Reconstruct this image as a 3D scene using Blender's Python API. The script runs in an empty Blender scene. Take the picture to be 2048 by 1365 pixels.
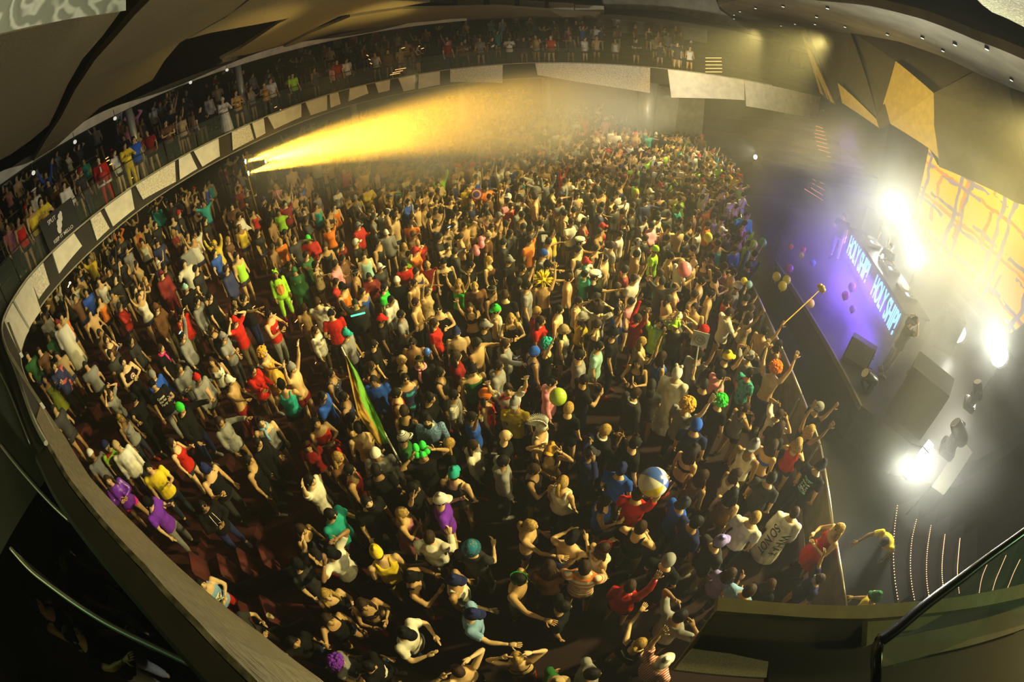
import bpy, bmesh, math, random
import numpy as np
from mathutils import Vector, Matrix, Euler, noise
PI=math.pi; V=Vector
random.seed(11)
scene=bpy.context.scene; COLL=scene.collection
# ---------------------------------------------------------------- camera: 15 mm class fisheye held over the balcony edge
F=920.0; CX,CY=1024.0,682.5; TILT=math.radians(39.5); ROLL=math.radians(-3.5); CAM=V((0,0,7.3))
def _axes():
    c,s=math.cos(TILT),math.sin(TILT); cr,sr=math.cos(ROLL),math.sin(ROLL)
    right=V((1,0,0)); up=V((0,s,c)); fwd=V((0,c,-s))
    return cr*right+sr*up, -sr*right+cr*up, fwd
AR,AU,AF=_axes()
cd=bpy.data.cameras.new('fisheye_camera'); cd.type='PANO'; cd.panorama_type='FISHEYE_EQUISOLID'
cd.sensor_width=36.0; cd.sensor_height=24.0; cd.fisheye_lens=F*36.0/2048.0; cd.fisheye_fov=math.radians(200)
cd.clip_start=0.05; cd.clip_end=300
cam=bpy.data.objects.new('fisheye_camera',cd); COLL.objects.link(cam)
M=Matrix((AR,AU,-AF)).transposed().to_4x4(); M.translation=CAM; cam.matrix_world=M
scene.camera=cam
def ray(px,py):
    x,y=px-CX,-(py-CY); r=math.hypot(x,y)
    th=2*math.asin(min(1,r/(2*F))); k=math.sin(th)/r if r>1e-6 else 0
    return (AR*(x*k)+AU*(y*k)+AF*math.cos(th))
def at(px,py,z):                    # point of the horizontal plane z seen at a pixel of the photograph
    d=ray(px,py); return CAM+d*((z-CAM.z)/d.z)
def atx(px,py,x):
    d=ray(px,py); return CAM+d*(x/d.x)
def aty(px,py,y):
    d=ray(px,py); return CAM+d*(y/d.y)
# ---------------------------------------------------------------- materials
MATS={}
def mat(name,col=(.5,.5,.5),rough=.6,metal=0.,emit=None,es=0.,objcol=False,noise_s=None,noise_a=.25,bump=None,bump_s=30.,spec=None,alpha=None,trans=None,sheen=0):
    if name in MATS: return MATS[name]
    m=bpy.data.materials.new(name); m.use_nodes=True; nt=m.node_tree; N=nt.nodes; L=nt.links
    b=N['Principled BSDF']; b.inputs['Roughness'].default_value=rough; b.inputs['Metallic'].default_value=metal
    b.inputs['Base Color'].default_value=(*col,1)
    if spec is not None: b.inputs['Specular IOR Level'].default_value=spec
    src=None
    if objcol:
        oi=N.new('ShaderNodeObjectInfo'); src=oi.outputs['Color']
    if noise_s:
        tc=N.new('ShaderNodeTexCoord'); nz=N.new('ShaderNodeTexNoise'); nz.inputs['Scale'].default_value=noise_s; nz.inputs['Detail'].default_value=5
        L.new(tc.outputs['Object'],nz.inputs['Vector'])
        mr=N.new('ShaderNodeMapRange'); mr.inputs['From Min'].default_value=.3; mr.inputs['From Max'].default_value=.7
        mr.inputs['To Min'].default_value=1-noise_a; mr.inputs['To Max'].default_value=1+noise_a
        L.new(nz.outputs['Fac'],mr.inputs['Value'])
        mx=N.new('ShaderNodeVectorMath'); mx.operation='SCALE'
        if src: L.new(src,mx.inputs[0])
        else: mx.inputs[0].default_value=col
        L.new(mr.outputs['Result'],mx.inputs['Scale']); src=mx.outputs['Vector']
    if src: L.new(src,b.inputs['Base Color'])
    if bump:
        tc=N.new('ShaderNodeTexCoord'); nz=N.new('ShaderNodeTexNoise'); nz.inputs['Scale'].default_value=bump_s; nz.inputs['Detail'].default_value=3
        L.new(tc.outputs['Object'],nz.inputs['Vector']); bp=N.new('ShaderNodeBump'); bp.inputs['Strength'].default_value=bump
        L.new(nz.outputs['Fac'],bp.inputs['Height']); L.new(bp.outputs['Normal'],b.inputs['Normal'])
    if emit is not None:
        b.inputs['Emission Color'].default_value=(*emit,1); b.inputs['Emission Strength'].default_value=es
    if alpha is not None: b.inputs['Alpha'].default_value=alpha
    if trans is not None: b.inputs['Transmission Weight'].default_value=trans
    MATS[name]=m; return m
def pattern(name,kind,c2,scale=20.,base=None):
    """cloth whose second colour follows a woven or printed pattern"""
    if name in MATS: return MATS[name]
    m=mat(name,rough=.8,objcol=base is None,col=base or (.5,.5,.5),bump=.35,bump_s=14)
    nt=m.node_tree; N=nt.nodes; L=nt.links; b=N['Principled BSDF']
    tc=N.new('ShaderNodeTexCoord'); mix=N.new('ShaderNodeMix'); mix.data_type='RGBA'
    if b.inputs['Base Color'].is_linked:
        L.new(b.inputs['Base Color'].links[0].from_socket,mix.inputs['A'])
    else: mix.inputs['A'].default_value=(*base,1)
    mix.inputs['B'].default_value=(*c2,1)
    def thr(sock,lo,hi):
        r=N.new('ShaderNodeMapRange'); r.inputs['From Min'].default_value=lo; r.inputs['From Max'].default_value=hi; L.new(sock,r.inputs['Value']); return r.outputs['Result']
    if kind in('h','v','side'):
        w=N.new('ShaderNodeTexWave'); w.bands_direction={'h':'Z','v':'X','side':'X'}[kind]; w.inputs['Scale'].default_value=scale; L.new(tc.outputs['Object'],w.inputs['Vector']); fac=thr(w.outputs['Fac'],.48,.52)
    elif kind=='check':
        w=N.new('ShaderNodeTexChecker'); w.inputs['Scale'].default_value=scale; L.new(tc.outputs['Object'],w.inputs['Vector']); fac=w.outputs['Fac']
    elif kind=='plaid':
        a=N.new('ShaderNodeTexWave'); a.bands_direction='Z'; a.inputs['Scale'].default_value=scale; L.new(tc.outputs['Object'],a.inputs['Vector'])
        c=N.new('ShaderNodeTexWave'); c.bands_direction='X'; c.inputs['Scale'].default_value=scale; L.new(tc.outputs['Object'],c.inputs['Vector'])
        mm=N.new('ShaderNodeMath'); mm.operation='MULTIPLY'; L.new(a.outputs['Fac'],mm.inputs[0]); L.new(c.outputs['Fac'],mm.inputs[1]); fac=thr(mm.outputs[0],.2,.5)
    elif kind=='dots':
        w=N.new('ShaderNodeTexVoronoi'); w.inputs['Scale'].default_value=scale; L.new(tc.outputs['Object'],w.inputs['Vector']); fac=thr(w.outputs['Distance'],.30,.26)
    else:
        w=N.new('ShaderNodeTexNoise'); w.inputs['Scale'].default_value=scale; w.inputs['Detail'].default_value=2; L.new(tc.outputs['Object'],w.inputs['Vector']); fac=thr(w.outputs['Fac'],.53,.57)
    L.new(fac,mix.inputs['Factor']); L.new(mix.outputs['Result'],b.inputs['Base Color'])
    return m
def emis(name,col,s):
    if name in MATS: return MATS[name]
    m=bpy.data.materials.new(name); m.use_nodes=True; nt=m.node_tree; nt.nodes.remove(nt.nodes['Principled BSDF'])
    e=nt.nodes.new('ShaderNodeEmission'); e.inputs['Color'].default_value=(*col,1); e.inputs['Strength'].default_value=s
    nt.links.new(e.outputs[0],nt.nodes['Material Output'].inputs['Surface']); MATS[name]=m; return m
SKIN=mat('skin',objcol=True,rough=.55,noise_s=9,noise_a=.12)
CLOTH=mat('cloth',objcol=True,rough=.9,spec=.15,noise_s=5,noise_a=.22,bump=.4,bump_s=12)
SATIN=mat('satin',objcol=True,rough=.3,noise_s=5,noise_a=.2,bump=.5,bump_s=9)
HAIRM=mat('hair',objcol=True,rough=.7,spec=.2,noise_s=40,noise_a=.5,bump=.6,bump_s=60)
EYE=mat('eye',(.02,.015,.01),.2); LIP=mat('lip',(.28,.09,.07),.5); RUBBER=mat('dark_plastic',(.015,.015,.016),.35)
LENS=mat('dark_lens',(.005,.005,.008),.08)
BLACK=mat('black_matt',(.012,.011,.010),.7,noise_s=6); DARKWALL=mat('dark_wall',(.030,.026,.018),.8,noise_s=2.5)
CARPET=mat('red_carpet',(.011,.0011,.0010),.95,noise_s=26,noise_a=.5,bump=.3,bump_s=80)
STAGEM=mat('stage_floor',(.022,.020,.022),.45,noise_s=5)
PANEL=mat('fascia_metal',(.78,.74,.60),.5,metal=.15,noise_s=3,noise_a=.12)
PANELROUGH=mat('fascia_embossed',(.72,.67,.52),.5,metal=.15,noise_s=18,noise_a=.3,bump=1.,bump_s=22)
STEEL=mat('brushed_steel',(.70,.67,.58),.38,metal=.6,noise_s=30,noise_a=.12)
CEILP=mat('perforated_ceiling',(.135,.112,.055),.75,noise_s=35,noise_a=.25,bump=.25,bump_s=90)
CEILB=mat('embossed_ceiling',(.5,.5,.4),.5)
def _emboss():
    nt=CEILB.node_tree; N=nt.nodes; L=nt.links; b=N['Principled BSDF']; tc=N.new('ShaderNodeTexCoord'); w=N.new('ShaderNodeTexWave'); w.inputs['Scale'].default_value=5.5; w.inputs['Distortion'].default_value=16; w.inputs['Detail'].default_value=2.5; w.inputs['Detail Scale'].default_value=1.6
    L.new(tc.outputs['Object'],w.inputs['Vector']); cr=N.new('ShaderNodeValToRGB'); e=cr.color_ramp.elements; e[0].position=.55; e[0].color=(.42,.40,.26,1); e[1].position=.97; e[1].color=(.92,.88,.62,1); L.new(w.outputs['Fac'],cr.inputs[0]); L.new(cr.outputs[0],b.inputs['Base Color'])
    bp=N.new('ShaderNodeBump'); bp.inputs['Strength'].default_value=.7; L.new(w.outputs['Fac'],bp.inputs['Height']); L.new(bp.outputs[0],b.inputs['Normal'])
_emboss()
FACETSHADE=mat('acoustic_panel_shaded',(.125,.105,.045),.8,noise_s=4,noise_a=.10); FACETLIT=mat('acoustic_panel_lit',(.74,.54,.13),.7,noise_s=4,noise_a=.10)  # same panelling twice: light and shade on the facets put into base colour
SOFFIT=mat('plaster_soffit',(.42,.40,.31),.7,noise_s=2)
GLASS=mat('rail_glass',(.20,.24,.18),.08,alpha=.10)
PITM=mat('pit_floor',(.012,.012,.011),.7,noise_s=2)
MESHP=pattern('perforated_metal','dots',(.16,.14,.09),170.,base=(.40,.36,.25))
SPEAKERM=mat('speaker_cabinet',(.018,.018,.018),.55,noise_s=30,noise_a=.3); GRILLE=pattern('speaker_grille','dots',(.015,.015,.015),70.,base=(.12,.115,.10))
SEATM=mat('red_seat',(.07,.006,.005),.85,noise_s=12,noise_a=.3)
STRIPW=emis('step_led',(1.,.50,.14),2.2)
# ---------------------------------------------------------------- object helpers
def tag(o,label=None,cat=None,group=None,kind=None):
    if label: o['label']=label
    if cat: o['category']=cat
    if group: o['group']=group
    if kind: o['kind']=kind
    return o
def link(name,me,parent=None,color=None):
    o=bpy.data.objects.new(name,me); COLL.objects.link(o)
    if parent is not None: o.parent=parent
    if color is not None: o.color=(*color,1)
    return o
def mesh(bm,name,mats,smooth=False):
    me=bpy.data.meshes.new(name); bmesh.ops.recalc_face_normals(bm,faces=bm.faces[:]); bm.to_mesh(me); bm.free()
    for m in (mats if isinstance(mats,(list,tuple)) else [mats]): me.materials.append(m)
    if smooth: me.polygons.foreach_set('use_smooth',[True]*len(me.polygons))
    return me
def empty(name,loc,rz=0):
    o=bpy.data.objects.new(name,None); COLL.objects.link(o); o.location=loc; o.rotation_euler=(0,0,rz); o.empty_display_size=.2; return o
def obj(name,bm,m,parent=None,smooth=False,color=None): return link(name,mesh(bm,name,m,smooth),parent,color)
def struct(name,bm,m,smooth=False): return tag(obj(name,bm,m,None,smooth),kind='structure')
def box(bm,c,s,rot=None,bevel=0):
    mt=Matrix.Translation(c)@(rot.to_4x4() if rot is not None else Matrix())@Matrix.Diagonal((*s,1))
    r=bmesh.ops.create_cube(bm,size=1,matrix=mt)
    if bevel:
        es=list({e for v in r['verts'] for e in v.link_edges}); bmesh.ops.bevel(bm,geom=es,offset=bevel,segments=2,affect='EDGES')
    return r
def prism(bm,poly,ext):
    """closed solid: polygon (3-D points) pushed along ext"""
    a=[bm.verts.new(p) for p in poly]; b=[bm.verts.new(V(p)+ext) for p in poly]; n=len(a)
    bm.faces.new(a); bm.faces.new(b[::-1])
    for i in range(n): bm.faces.new((a[i],b[i],b[(i+1)%n],a[(i+1)%n]))
def tube(bm,pts,rad,n=8,caps=True):
    """round tube through points; radius per point, or (rx,ry)"""
    pts=[V(p) for p in pts]; k=len(pts)
    if not isinstance(rad,(list,tuple)): rad=[rad]*k
    t0=(pts[1]-pts[0]).normalized(); ref=V((1,0,0)) if abs(t0.x)<.8 else V((0,1,0))
    u=(ref-t0*ref.dot(t0)).normalized(); rings=[]
    for i in range(k):
        t=(pts[min(i+1,k-1)]-pts[max(i-1,0)]).normalized()
        u=(u-t*u.dot(t)).normalized(); w=t.cross(u)
        rx,ry=rad[i] if isinstance(rad[i],(list,tuple)) else (rad[i],rad[i])
        rings.append([bm.verts.new(pts[i]+u*(rx*math.cos(2*PI*j/n))+w*(ry*math.sin(2*PI*j/n))) for j in range(n)])
    for i in range(k-1):
        for j in range(n): bm.faces.new((rings[i][j],rings[i][(j+1)%n],rings[i+1][(j+1)%n],rings[i+1][j]))
    if caps:
        bm.faces.new(rings[0][::-1]); bm.faces.new(rings[-1])
    return rings
def spline(P,n=8):
    P=[V(p) for p in P]; out=[]
    for i in range(len(P)-1):
        p0,p1,p2,p3=P[max(i-1,0)],P[i],P[i+1],P[min(i+2,len(P)-1)]
        for k in range(n):
            t=k/n; out.append(.5*((2*p1)+(-p0+p2)*t+(2*p0-5*p1+4*p2-p3)*t*t+(-p0+3*p1-3*p2+p3)*t**3))
    out.append(P[-1].copy()); return out
def ball(bm,c,r,seg=16,ring=10,sc=(1,1,1)):
    bmesh.ops.create_uvsphere(bm,u_segments=seg,v_segments=ring,radius=r,matrix=Matrix.Translation(c)@Matrix.Diagonal((*sc,1)))
def textmesh(s,size,extrude=.002,bold=False):
    c=bpy.data.curves.new('lettering','FONT'); c.body=s; c.size=size; c.extrude=extrude; c.align_x='CENTER'; c.align_y='CENTER'
    if bold: c.offset=.012*size
    o=bpy.data.objects.new('lettering',c); COLL.objects.link(o); dg=bpy.context.evaluated_depsgraph_get()
    me=bpy.data.meshes.new_from_object(o.evaluated_get(dg)); bpy.data.objects.remove(o); return me
def zf(x,y):
    h=min(max(.28*(-4-x),.16*(y-20),0),2.1); return math.floor(h/.3+1e-6)*.3
# light levels
WASH=13500; FILL=38; BLIND=1900; BEAM=62000; BLUE=300; SMOKE=.46; HAZE=.42; AIR=.005; EXPO=0.0; STROBE_E=120; SCREEN_E=1.2
PEOPLE_DATA="""
0.66,0.73,0.00,-1.65,1.03|f|r|d|m|t:gry|hs|.||person in grey T-shirt with short dark hair, beside the one with tan baseball cap
0.22,0.66,0.00,-1.49,0.97|f|r|d|m|t:dgn|C:tan|.||person in dark green T-shirt with tan baseball cap, arms down
-0.84,0.87,0.00,0.67,0.99|f|a|h|m|n|hb|.||bare-chested person with short brown hair, hands on head, beside the one with blond bun
0.31,1.66,0.00,-1.69,1.02|f|r|d|m|t:blk|hs|.||person in black T-shirt, beside the one in brown T-shirt with long brown hair
1.55,0.65,0.00,-1.09,1.02|f|a|w|m|t:flg|C:wht|.||person in red and white striped T-shirt with white baseball cap, one arm raised high
-0.11,0.97,0.00,0.13,0.96|f|a|h|f|b:blk|bun|.||person in black bikini top with blond bun, hands on head
-0.80,1.64,0.00,-1.57,1.00|f|r|o|m|t:ltb|C:nvy|.||person in light blue T-shirt with navy baseball cap, arm stretched out
-0.16,2.09,0.00,-1.92,1.04|f|r|o|m|n|hs+h:grn|.||bare-chested person with short dark hair and bright green headband, arm stretched out
1.77,1.19,0.00,-1.20,1.04|f|s|h|m|t:gry|hs|.||person in grey T-shirt with short dark hair, beside the one in lettered black tank top
-1.63,1.38,0.00,-1.86,1.03|f|r|c|m|t:wht|C:blk|.||person in white T-shirt with black baseball cap, beside the one in white emblem black T-shirt
0.74,2.08,0.00,-0.30,1.04|f|a|c|m|t:wht|hb|.|pr:orgstripe|person in orange striped white T-shirt with short brown hair, hands together in front
1.25,1.04,0.00,-0.92,0.96|f|a|o|f|k:blk|py|.|tx:MAD|person in lettered black tank top with blond ponytail, arm stretched out
-0.92,2.18,0.00,-1.64,1.00|f|r|d|m|k:wht|C:nvy|.||person in white tank top with navy baseball cap, arms down
0.31,2.22,0.00,-0.18,1.04|f|a|d|f|t:brn|lb|.||person in brown T-shirt with long brown hair, arms down
-2.05,0.88,0.00,-1.61,0.96|f|r|p|m|t:blk|hs|.|pr:emblem|person in white emblem black T-shirt with short dark hair
1.30,1.79,0.00,-0.59,0.98|f|a|w|f|h:red|hb|.||person in red long-sleeved top, beside the one in orange striped white T-shirt
-1.52,2.15,0.00,-1.38,1.00|f|r|c|m|k:blk|C:blk|.||person in black tank top, beside the one in yellow tank top with yellow baseball cap
0.54,2.61,0.00,-0.58,1.00|f|a|c|m|n|C:blk|.||bare-chested person with black baseball cap, hands together in front
-0.69,2.60,0.00,-0.27,1.00|f|a|p|m|t:dgy|B:blu|.||person in dark grey T-shirt with blue bucket hat, one hand held up to the chest
1.92,2.08,0.00,-0.83,1.01|f|s|d|m|t:blk|E:gry|.||person in black T-shirt with grey round cap, arms down
0.98,2.53,0.00,-1.25,1.01|f|s|p|f|k:wht|lb+h:red|.||person in white tank top with long brown hair and red headband
-1.93,2.40,0.00,0.58,1.02|f|a|d|m|k:yel|C:yel|.||person in yellow tank top with yellow baseball cap, arms down
1.60,2.68,0.00,-0.76,1.03|f|a|x|m|k:blk|hb|.||person in black tank top, beside the one in red T-shirt with short brown hair
-2.55,0.88,0.00,-1.47,0.95|f|r|d|f|t:gry|W:pur|.||person in grey T-shirt with purple curly wig, arms down
-0.02,2.96,0.00,-1.76,1.03|f|r|o|f|b:blk|py|.||person in black bikini top with blond ponytail, arm stretched out
2.86,1.36,0.00,-1.16,1.05|f|s|d|m|t:ltb|hb|.||person in light blue T-shirt with short brown hair, arms down
-1.33,2.80,0.00,-0.09,1.00|f|a|p|m|h:wht|hb|.||person in white long-sleeved top with short brown hair, one hand held up to the chest
-2.24,1.85,0.00,-2.47,0.96|f|c|c|f|b:blk|lb|.||person in black bikini top, beside the one in yellow tank top with yellow baseball cap
-2.71,1.44,0.00,-2.22,1.00|f|c|f|f|k:blk|hb|.||person in black tank top with short brown hair, beside the one with purple curly wig
2.29,2.53,0.00,-1.38,1.05|f|s|d|m|t:nvy|hs|.||person in navy T-shirt with short dark hair, beside the one with violet baseball cap
2.63,2.23,0.00,-1.36,1.03|f|s|d|m|t:dgy|C:vio|.||person in dark grey T-shirt with violet baseball cap, arms down
-1.17,3.32,0.00,-1.40,1.01|f|r|p|m|t:pur|C:wht|tan||person in purple T-shirt with white baseball cap, one hand held up to the chest
-3.19,1.05,0.00,-2.03,0.95|f|c|w|m|t:blk|hs|.||person in black T-shirt with short dark hair, beside the one with purple curly wig
-2.79,1.89,0.00,-2.41,1.00|f|c|p|f|k:blk|ly|.||person in black tank top, beside the one in dark grey T-shirt with black baseball cap
2.76,1.80,0.00,-1.04,0.97|f|s|p|f|t:vio|lb|.||person in violet T-shirt with long brown hair, one hand held up to the chest
-2.69,2.49,0.00,-1.87,1.04|f|r|h|m|t:wht|C:blk|.||person in white T-shirt, beside the one in dark grey T-shirt with black baseball cap
1.69,3.20,0.00,-0.60,1.01|f|a|w|m|t:red|hb|.||person in red T-shirt with short brown hair, one arm raised high
1.17,3.28,0.00,-1.79,0.98|f|r|p|f|k:blu|ld|.||person in blue tank top with long dark hair, one hand held up to the chest
0.62,3.57,0.00,-0.63,1.03|f|a|d|f|k:wht|py|.||person in white tank top with blond ponytail, arms down
3.29,1.48,0.00,-0.91,0.99|f|s|d|f|t:blk|lb|.||person in black T-shirt with long brown hair, arms down
2.24,2.98,0.00,-1.40,0.97|f|r|d|m|t:blu|Q:dgy|.||person in blue T-shirt with dark grey backwards cap, arms down
-2.31,3.29,0.00,-2.26,1.04|f|c|d|m|t:blk|hs+be|.||person in black T-shirt with short dark hair and beard, arms down
-3.26,2.17,0.00,-1.72,1.00|f|r|w|m|t:dgy|C:blk|.||person in dark grey T-shirt with black baseball cap, one arm raised high
3.20,2.48,0.00,-0.95,1.04|f|a|d|m|t:wht|hy|.||person in white T-shirt with short blond hair, arms down
-1.67,3.65,0.00,-1.72,1.01|f|r|w|m|t:blk|hs|.||person in black T-shirt with short dark hair, beside the one in mauve dress
-1.01,3.81,0.00,-0.26,0.98|f|a|p|m|k:dgy|C:tea|.||person in dark grey tank top with teal baseball cap
-1.86,3.24,0.00,-1.41,0.99|f|r|x|f|d:mau|ly|.||person in mauve dress with long blond hair, arms crossed
1.48,3.72,0.00,-0.59,0.96|f|a|d|m|t:blu|C:nvy|.||person in blue T-shirt with navy baseball cap, arms down
0.14,3.92,0.00,-1.75,1.00|f|r|c|f|k:blk|hb|.||person in black tank top with short brown hair, beside the one with gold baseball cap
-2.89,3.15,0.00,-1.84,1.04|f|r|p|m|t:tea|hs+g|.||person in teal T-shirt with short dark hair and sunglasses
-0.30,4.05,0.00,-1.34,1.01|f|r|d|m|h:gry|hs|.||person in grey long-sleeved top, beside the one in black T-shirt with shaved head
-0.26,4.49,0.00,-1.47,1.01|f|s|d|m|t:blk|bald|.||person in black T-shirt with shaved head, arms down
1.73,4.09,0.00,-1.38,1.04|f|s|d|m|t:blk|hs|.||person in black T-shirt, beside the one in blue T-shirt with navy baseball cap
1.06,4.10,0.00,-1.63,0.95|f|r|h|m|h:nvy|C:dgy|.||person in navy long-sleeved top with dark grey baseball cap, hands on head
-4.12,1.14,0.00,-1.39,0.97|f|r|c|m|t:dgy|Q:gld|.||person in dark grey T-shirt with gold backwards cap, hands together in front
2.68,3.46,0.00,-1.19,1.04|f|s|d|f|k:brn|lb|.||person in brown tank top, behind the one with dark grey backwards cap
-2.23,3.88,0.00,0.20,1.02|f|a|d|m|t:blk|hs|.||person in black T-shirt, beside the one in grey long-sleeved top with white round cap
3.17,2.99,0.00,-0.84,1.00|f|a|d|f|k:brn|ld|.||person in brown tank top, beside the one in white T-shirt with short blond hair
-3.34,2.85,0.00,-1.81,0.99|f|r|d|f|k:dgy|lb|.||person in dark grey tank top with long brown hair, arms down
4.18,1.26,0.00,1.15,0.97|f|l|w|f|t:nvy|hb+sg:aqu|.||person in navy T-shirt with short brown hair and pale aqua goggles, one arm raised high
0.53,4.35,0.00,2.72,0.99|f|c|h|f|b:tan|C:gld|.||person in tan bikini top with gold baseball cap, hands on head
1.35,4.47,0.00,-1.38,1.02|f|r|c|m|h:blk|hy+g|.|pr:collar|person in white collared black long-sleeved top with short blond hair and sunglasses
-1.54,4.29,0.00,-2.67,0.97|f|c|h|m|t:blk|W:ballg|.||person in black T-shirt with green balloon hat, hands on head
0.32,4.74,0.00,-1.91,1.00|f|r|d|m|k:wht|S:wht|.||person in white tank top with white feather crest, arms down
-0.71,4.48,0.00,-1.75,0.97|f|r|d|f|h:wht|lb|.||person in white long-sleeved top, beside the one in black T-shirt with long blond hair
-2.67,3.93,0.00,-1.37,1.00|f|s|d|m|k:drd|hs|.||person in dark red tank top, beside the one in brown T-shirt with long blond hair
4.11,2.38,0.00,-0.90,0.96|f|a|d|m|d:wht|hb|.|tx:what|person in lettered white long robe with short brown hair, arms down
-1.15,4.52,0.00,-1.17,0.97|f|s|d|f|t:blk|ly|.||person in black T-shirt with long blond hair, arms down
3.85,3.05,0.00,-0.95,1.02|f|s|d|m|t:dgy|hs|.||person in dark grey T-shirt with short dark hair, arms down
-2.24,4.33,0.00,-2.89,0.99|f|c|p|m|h:gry|E:wht|.||person in grey long-sleeved top with white round cap, one hand held up to the chest
-3.31,3.65,0.00,-1.65,1.01|f|r|w|m|t:wht|hs|.||person in white T-shirt, beside the one in brown T-shirt with long blond hair
2.68,3.93,0.00,-1.05,1.03|f|a|d|f|b:blk|C:dgy|.||person in black bikini top with dark grey baseball cap, arms down
2.92,4.31,0.00,-0.64,1.04|f|a|d|m|t:nvy|E:blu|.||person in navy T-shirt with blue round cap, arms down
-1.89,4.61,0.00,-1.17,0.97|f|s|d|m|t:dgn|C:strp|.||person in dark green T-shirt with striped baseball cap, arms down
3.41,3.41,0.00,-1.46,0.97|f|s|d|f|k:wht|lb|.||person in white tank top with long brown hair, arms down
3.71,3.74,0.00,-1.06,1.05|f|s|d|m|k:wht|Q:gry|.||person in white tank top with grey backwards cap, arms down
0.86,5.05,0.00,-0.56,1.03|f|a|d|f|t:blk|hy|.||person in black T-shirt with short blond hair, arms down
-3.05,4.18,0.00,-1.67,1.03|f|r|d|f|t:brn|ly|.||person in brown T-shirt with long blond hair, arms down
0.02,5.17,0.00,-0.26,0.97|f|a|d|m|t:yel|Q:gry|.|pr:stripeside|person in dark side striped yellow T-shirt with grey backwards cap, arms down
4.82,1.90,0.00,1.26,1.05|f|l|c|f|d:red|ly|.||person in red dress with long blond hair, hands together in front
-5.00,1.59,0.00,-1.84,0.99|f|c|x|m|k:ltb|hs|red|tx:DUFF|person in lettered light blue tank top with short dark hair, arms crossed
-1.44,5.01,0.00,-3.08,0.98|f|c|p|m|h:ltb|hs+be|.|pr:check|person in checked light blue long-sleeved top with short dark hair and beard
-0.74,5.09,0.00,-1.48,0.95|f|s|w|m|t:blu|hs|.|pr:whitearm|person in white sleeved blue T-shirt with short dark hair, one arm raised high
-2.66,4.68,0.00,0.48,1.05|f|a|d|m|n|hs|.||bare-chested person, in front of the one in bare chest with long dark hair
1.97,5.18,0.00,-1.30,1.03|f|s|d|m|h:dgy|hb|.|pr:collar|person in white collared dark grey long-sleeved top with short brown hair, arms down
-0.54,5.50,0.00,-1.59,1.05|f|s|d|f|k:red|E:org|.||person in red tank top with orange round cap, arms down
2.82,4.81,0.00,-1.13,1.04|f|s|w|m|t:gry|W:gld|.||person in grey T-shirt with gold curly wig, one arm raised high
-1.56,5.46,0.00,-1.92,1.04|f|r|d|m|t:blk|hs|.||person in black T-shirt with short dark hair, beside the one in cross striped grey T-shirt
-0.06,5.63,0.00,-3.08,1.03|f|c|W|m|t:wht|hb|.|pr:redblu|person in red and blue blotched white T-shirt with short brown hair, both arms raised
-1.94,5.20,0.00,0.01,1.02|f|a|d|f|k:blk|hb|.||person in black tank top, beside the one in checked light blue long-sleeved top
4.85,3.05,0.00,-1.28,1.02|f|a|d|m|t:blk|Q:blk|.|tx:bat|person in lettered black T-shirt with black backwards cap, arms down
-1.13,5.58,0.00,-1.61,0.98|f|s|d|m|t:gry|hs|.|pr:stripeh|person in cross striped grey T-shirt with short dark hair, arms down
-5.19,2.90,0.30,-2.08,0.96|f|c|x|m|h:blk|hs+g|.|pr:strings|person in white corded black long-sleeved top with short dark hair and sunglasses, arms crossed
0.58,5.77,0.00,-1.84,1.00|f|r|d|m|h:pnk|hs+m|.||person in pink long-sleeved top with mohawk hair, arms down
4.16,3.76,0.00,-1.10,1.02|f|s|d|f|b:blu|lb|.||person in blue bikini top with long brown hair, arms down
1.22,5.76,0.00,-1.35,0.98|f|r|c|m|t:blk|hs|.||person in black T-shirt with short dark hair, beside the one with mohawk hair
-2.98,5.09,0.00,-1.32,1.05|f|s|d|f|n|ld|.||bare-chested person with long dark hair, arms down
4.50,4.06,0.00,-1.24,1.03|f|s|d|f|t:dgy|lb|.||person in dark grey T-shirt with long brown hair, arms down
3.56,4.83,0.00,-1.10,0.97|f|s|p|m|t:blk|W:grn|.||person in black T-shirt with bright green curly wig, one hand held up to the chest
-5.32,3.59,0.30,-1.79,1.04|f|r|p|m|k:blk|C:nvy|.||person in black tank top with navy baseball cap, one hand held up to the chest
-3.50,4.99,0.00,-2.27,1.05|f|c|x|f|d:red|pd|.||person in red dress with dark ponytail, arms crossed
-0.28,6.13,0.00,-1.76,1.02|f|r|d|m|h:gry|hs|.||person in grey long-sleeved top, beside the one in dark green tank top
-2.22,5.66,0.00,-1.30,0.99|f|s|d|m|k:drd|hs|.||person in dark red tank top, beside the one in aqua blotched navy tank top
-3.74,4.61,0.00,-2.70,0.95|f|c|d|f|t:drd|lb+h:red|.||person in dark red T-shirt with long brown hair and red headband, arms down
2.94,5.52,0.00,-0.68,1.05|f|a|d|m|d:wht|H:wht|.||person in white long robe with white hood, arms down
-0.80,6.16,0.00,-2.82,1.00|f|c|d|m|k:dgn|C:blk|.||person in dark green tank top with black baseball cap, arms down
-4.76,4.01,0.00,-1.32,1.00|f|r|d|m|k:blk|hs|.||person in black tank top with short dark hair, arms down
-1.37,6.13,0.00,-1.57,1.04|f|s|p|f|k:blk|pd|.||person in black tank top with dark ponytail, one hand held up to the chest
4.02,4.72,0.00,-1.29,0.97|f|s|c|f|k:gry|pb|.|pr:strp|person in striped grey tank top with brown ponytail, hands together in front
1.24,6.29,0.00,-1.61,1.03|f|r|d|m|t:gry|hs+sg:yel|.||person in grey T-shirt with short dark hair and yellow goggles, arms down
4.89,3.74,0.00,-0.89,0.96|f|s|c|f|k:red|ly|.||person in red tank top with long blond hair, hands together in front
4.63,4.49,0.00,-1.48,0.96|f|r|h|m|t:wht|hb|.||person in white T-shirt, behind the one in dark grey T-shirt with long brown hair
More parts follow.
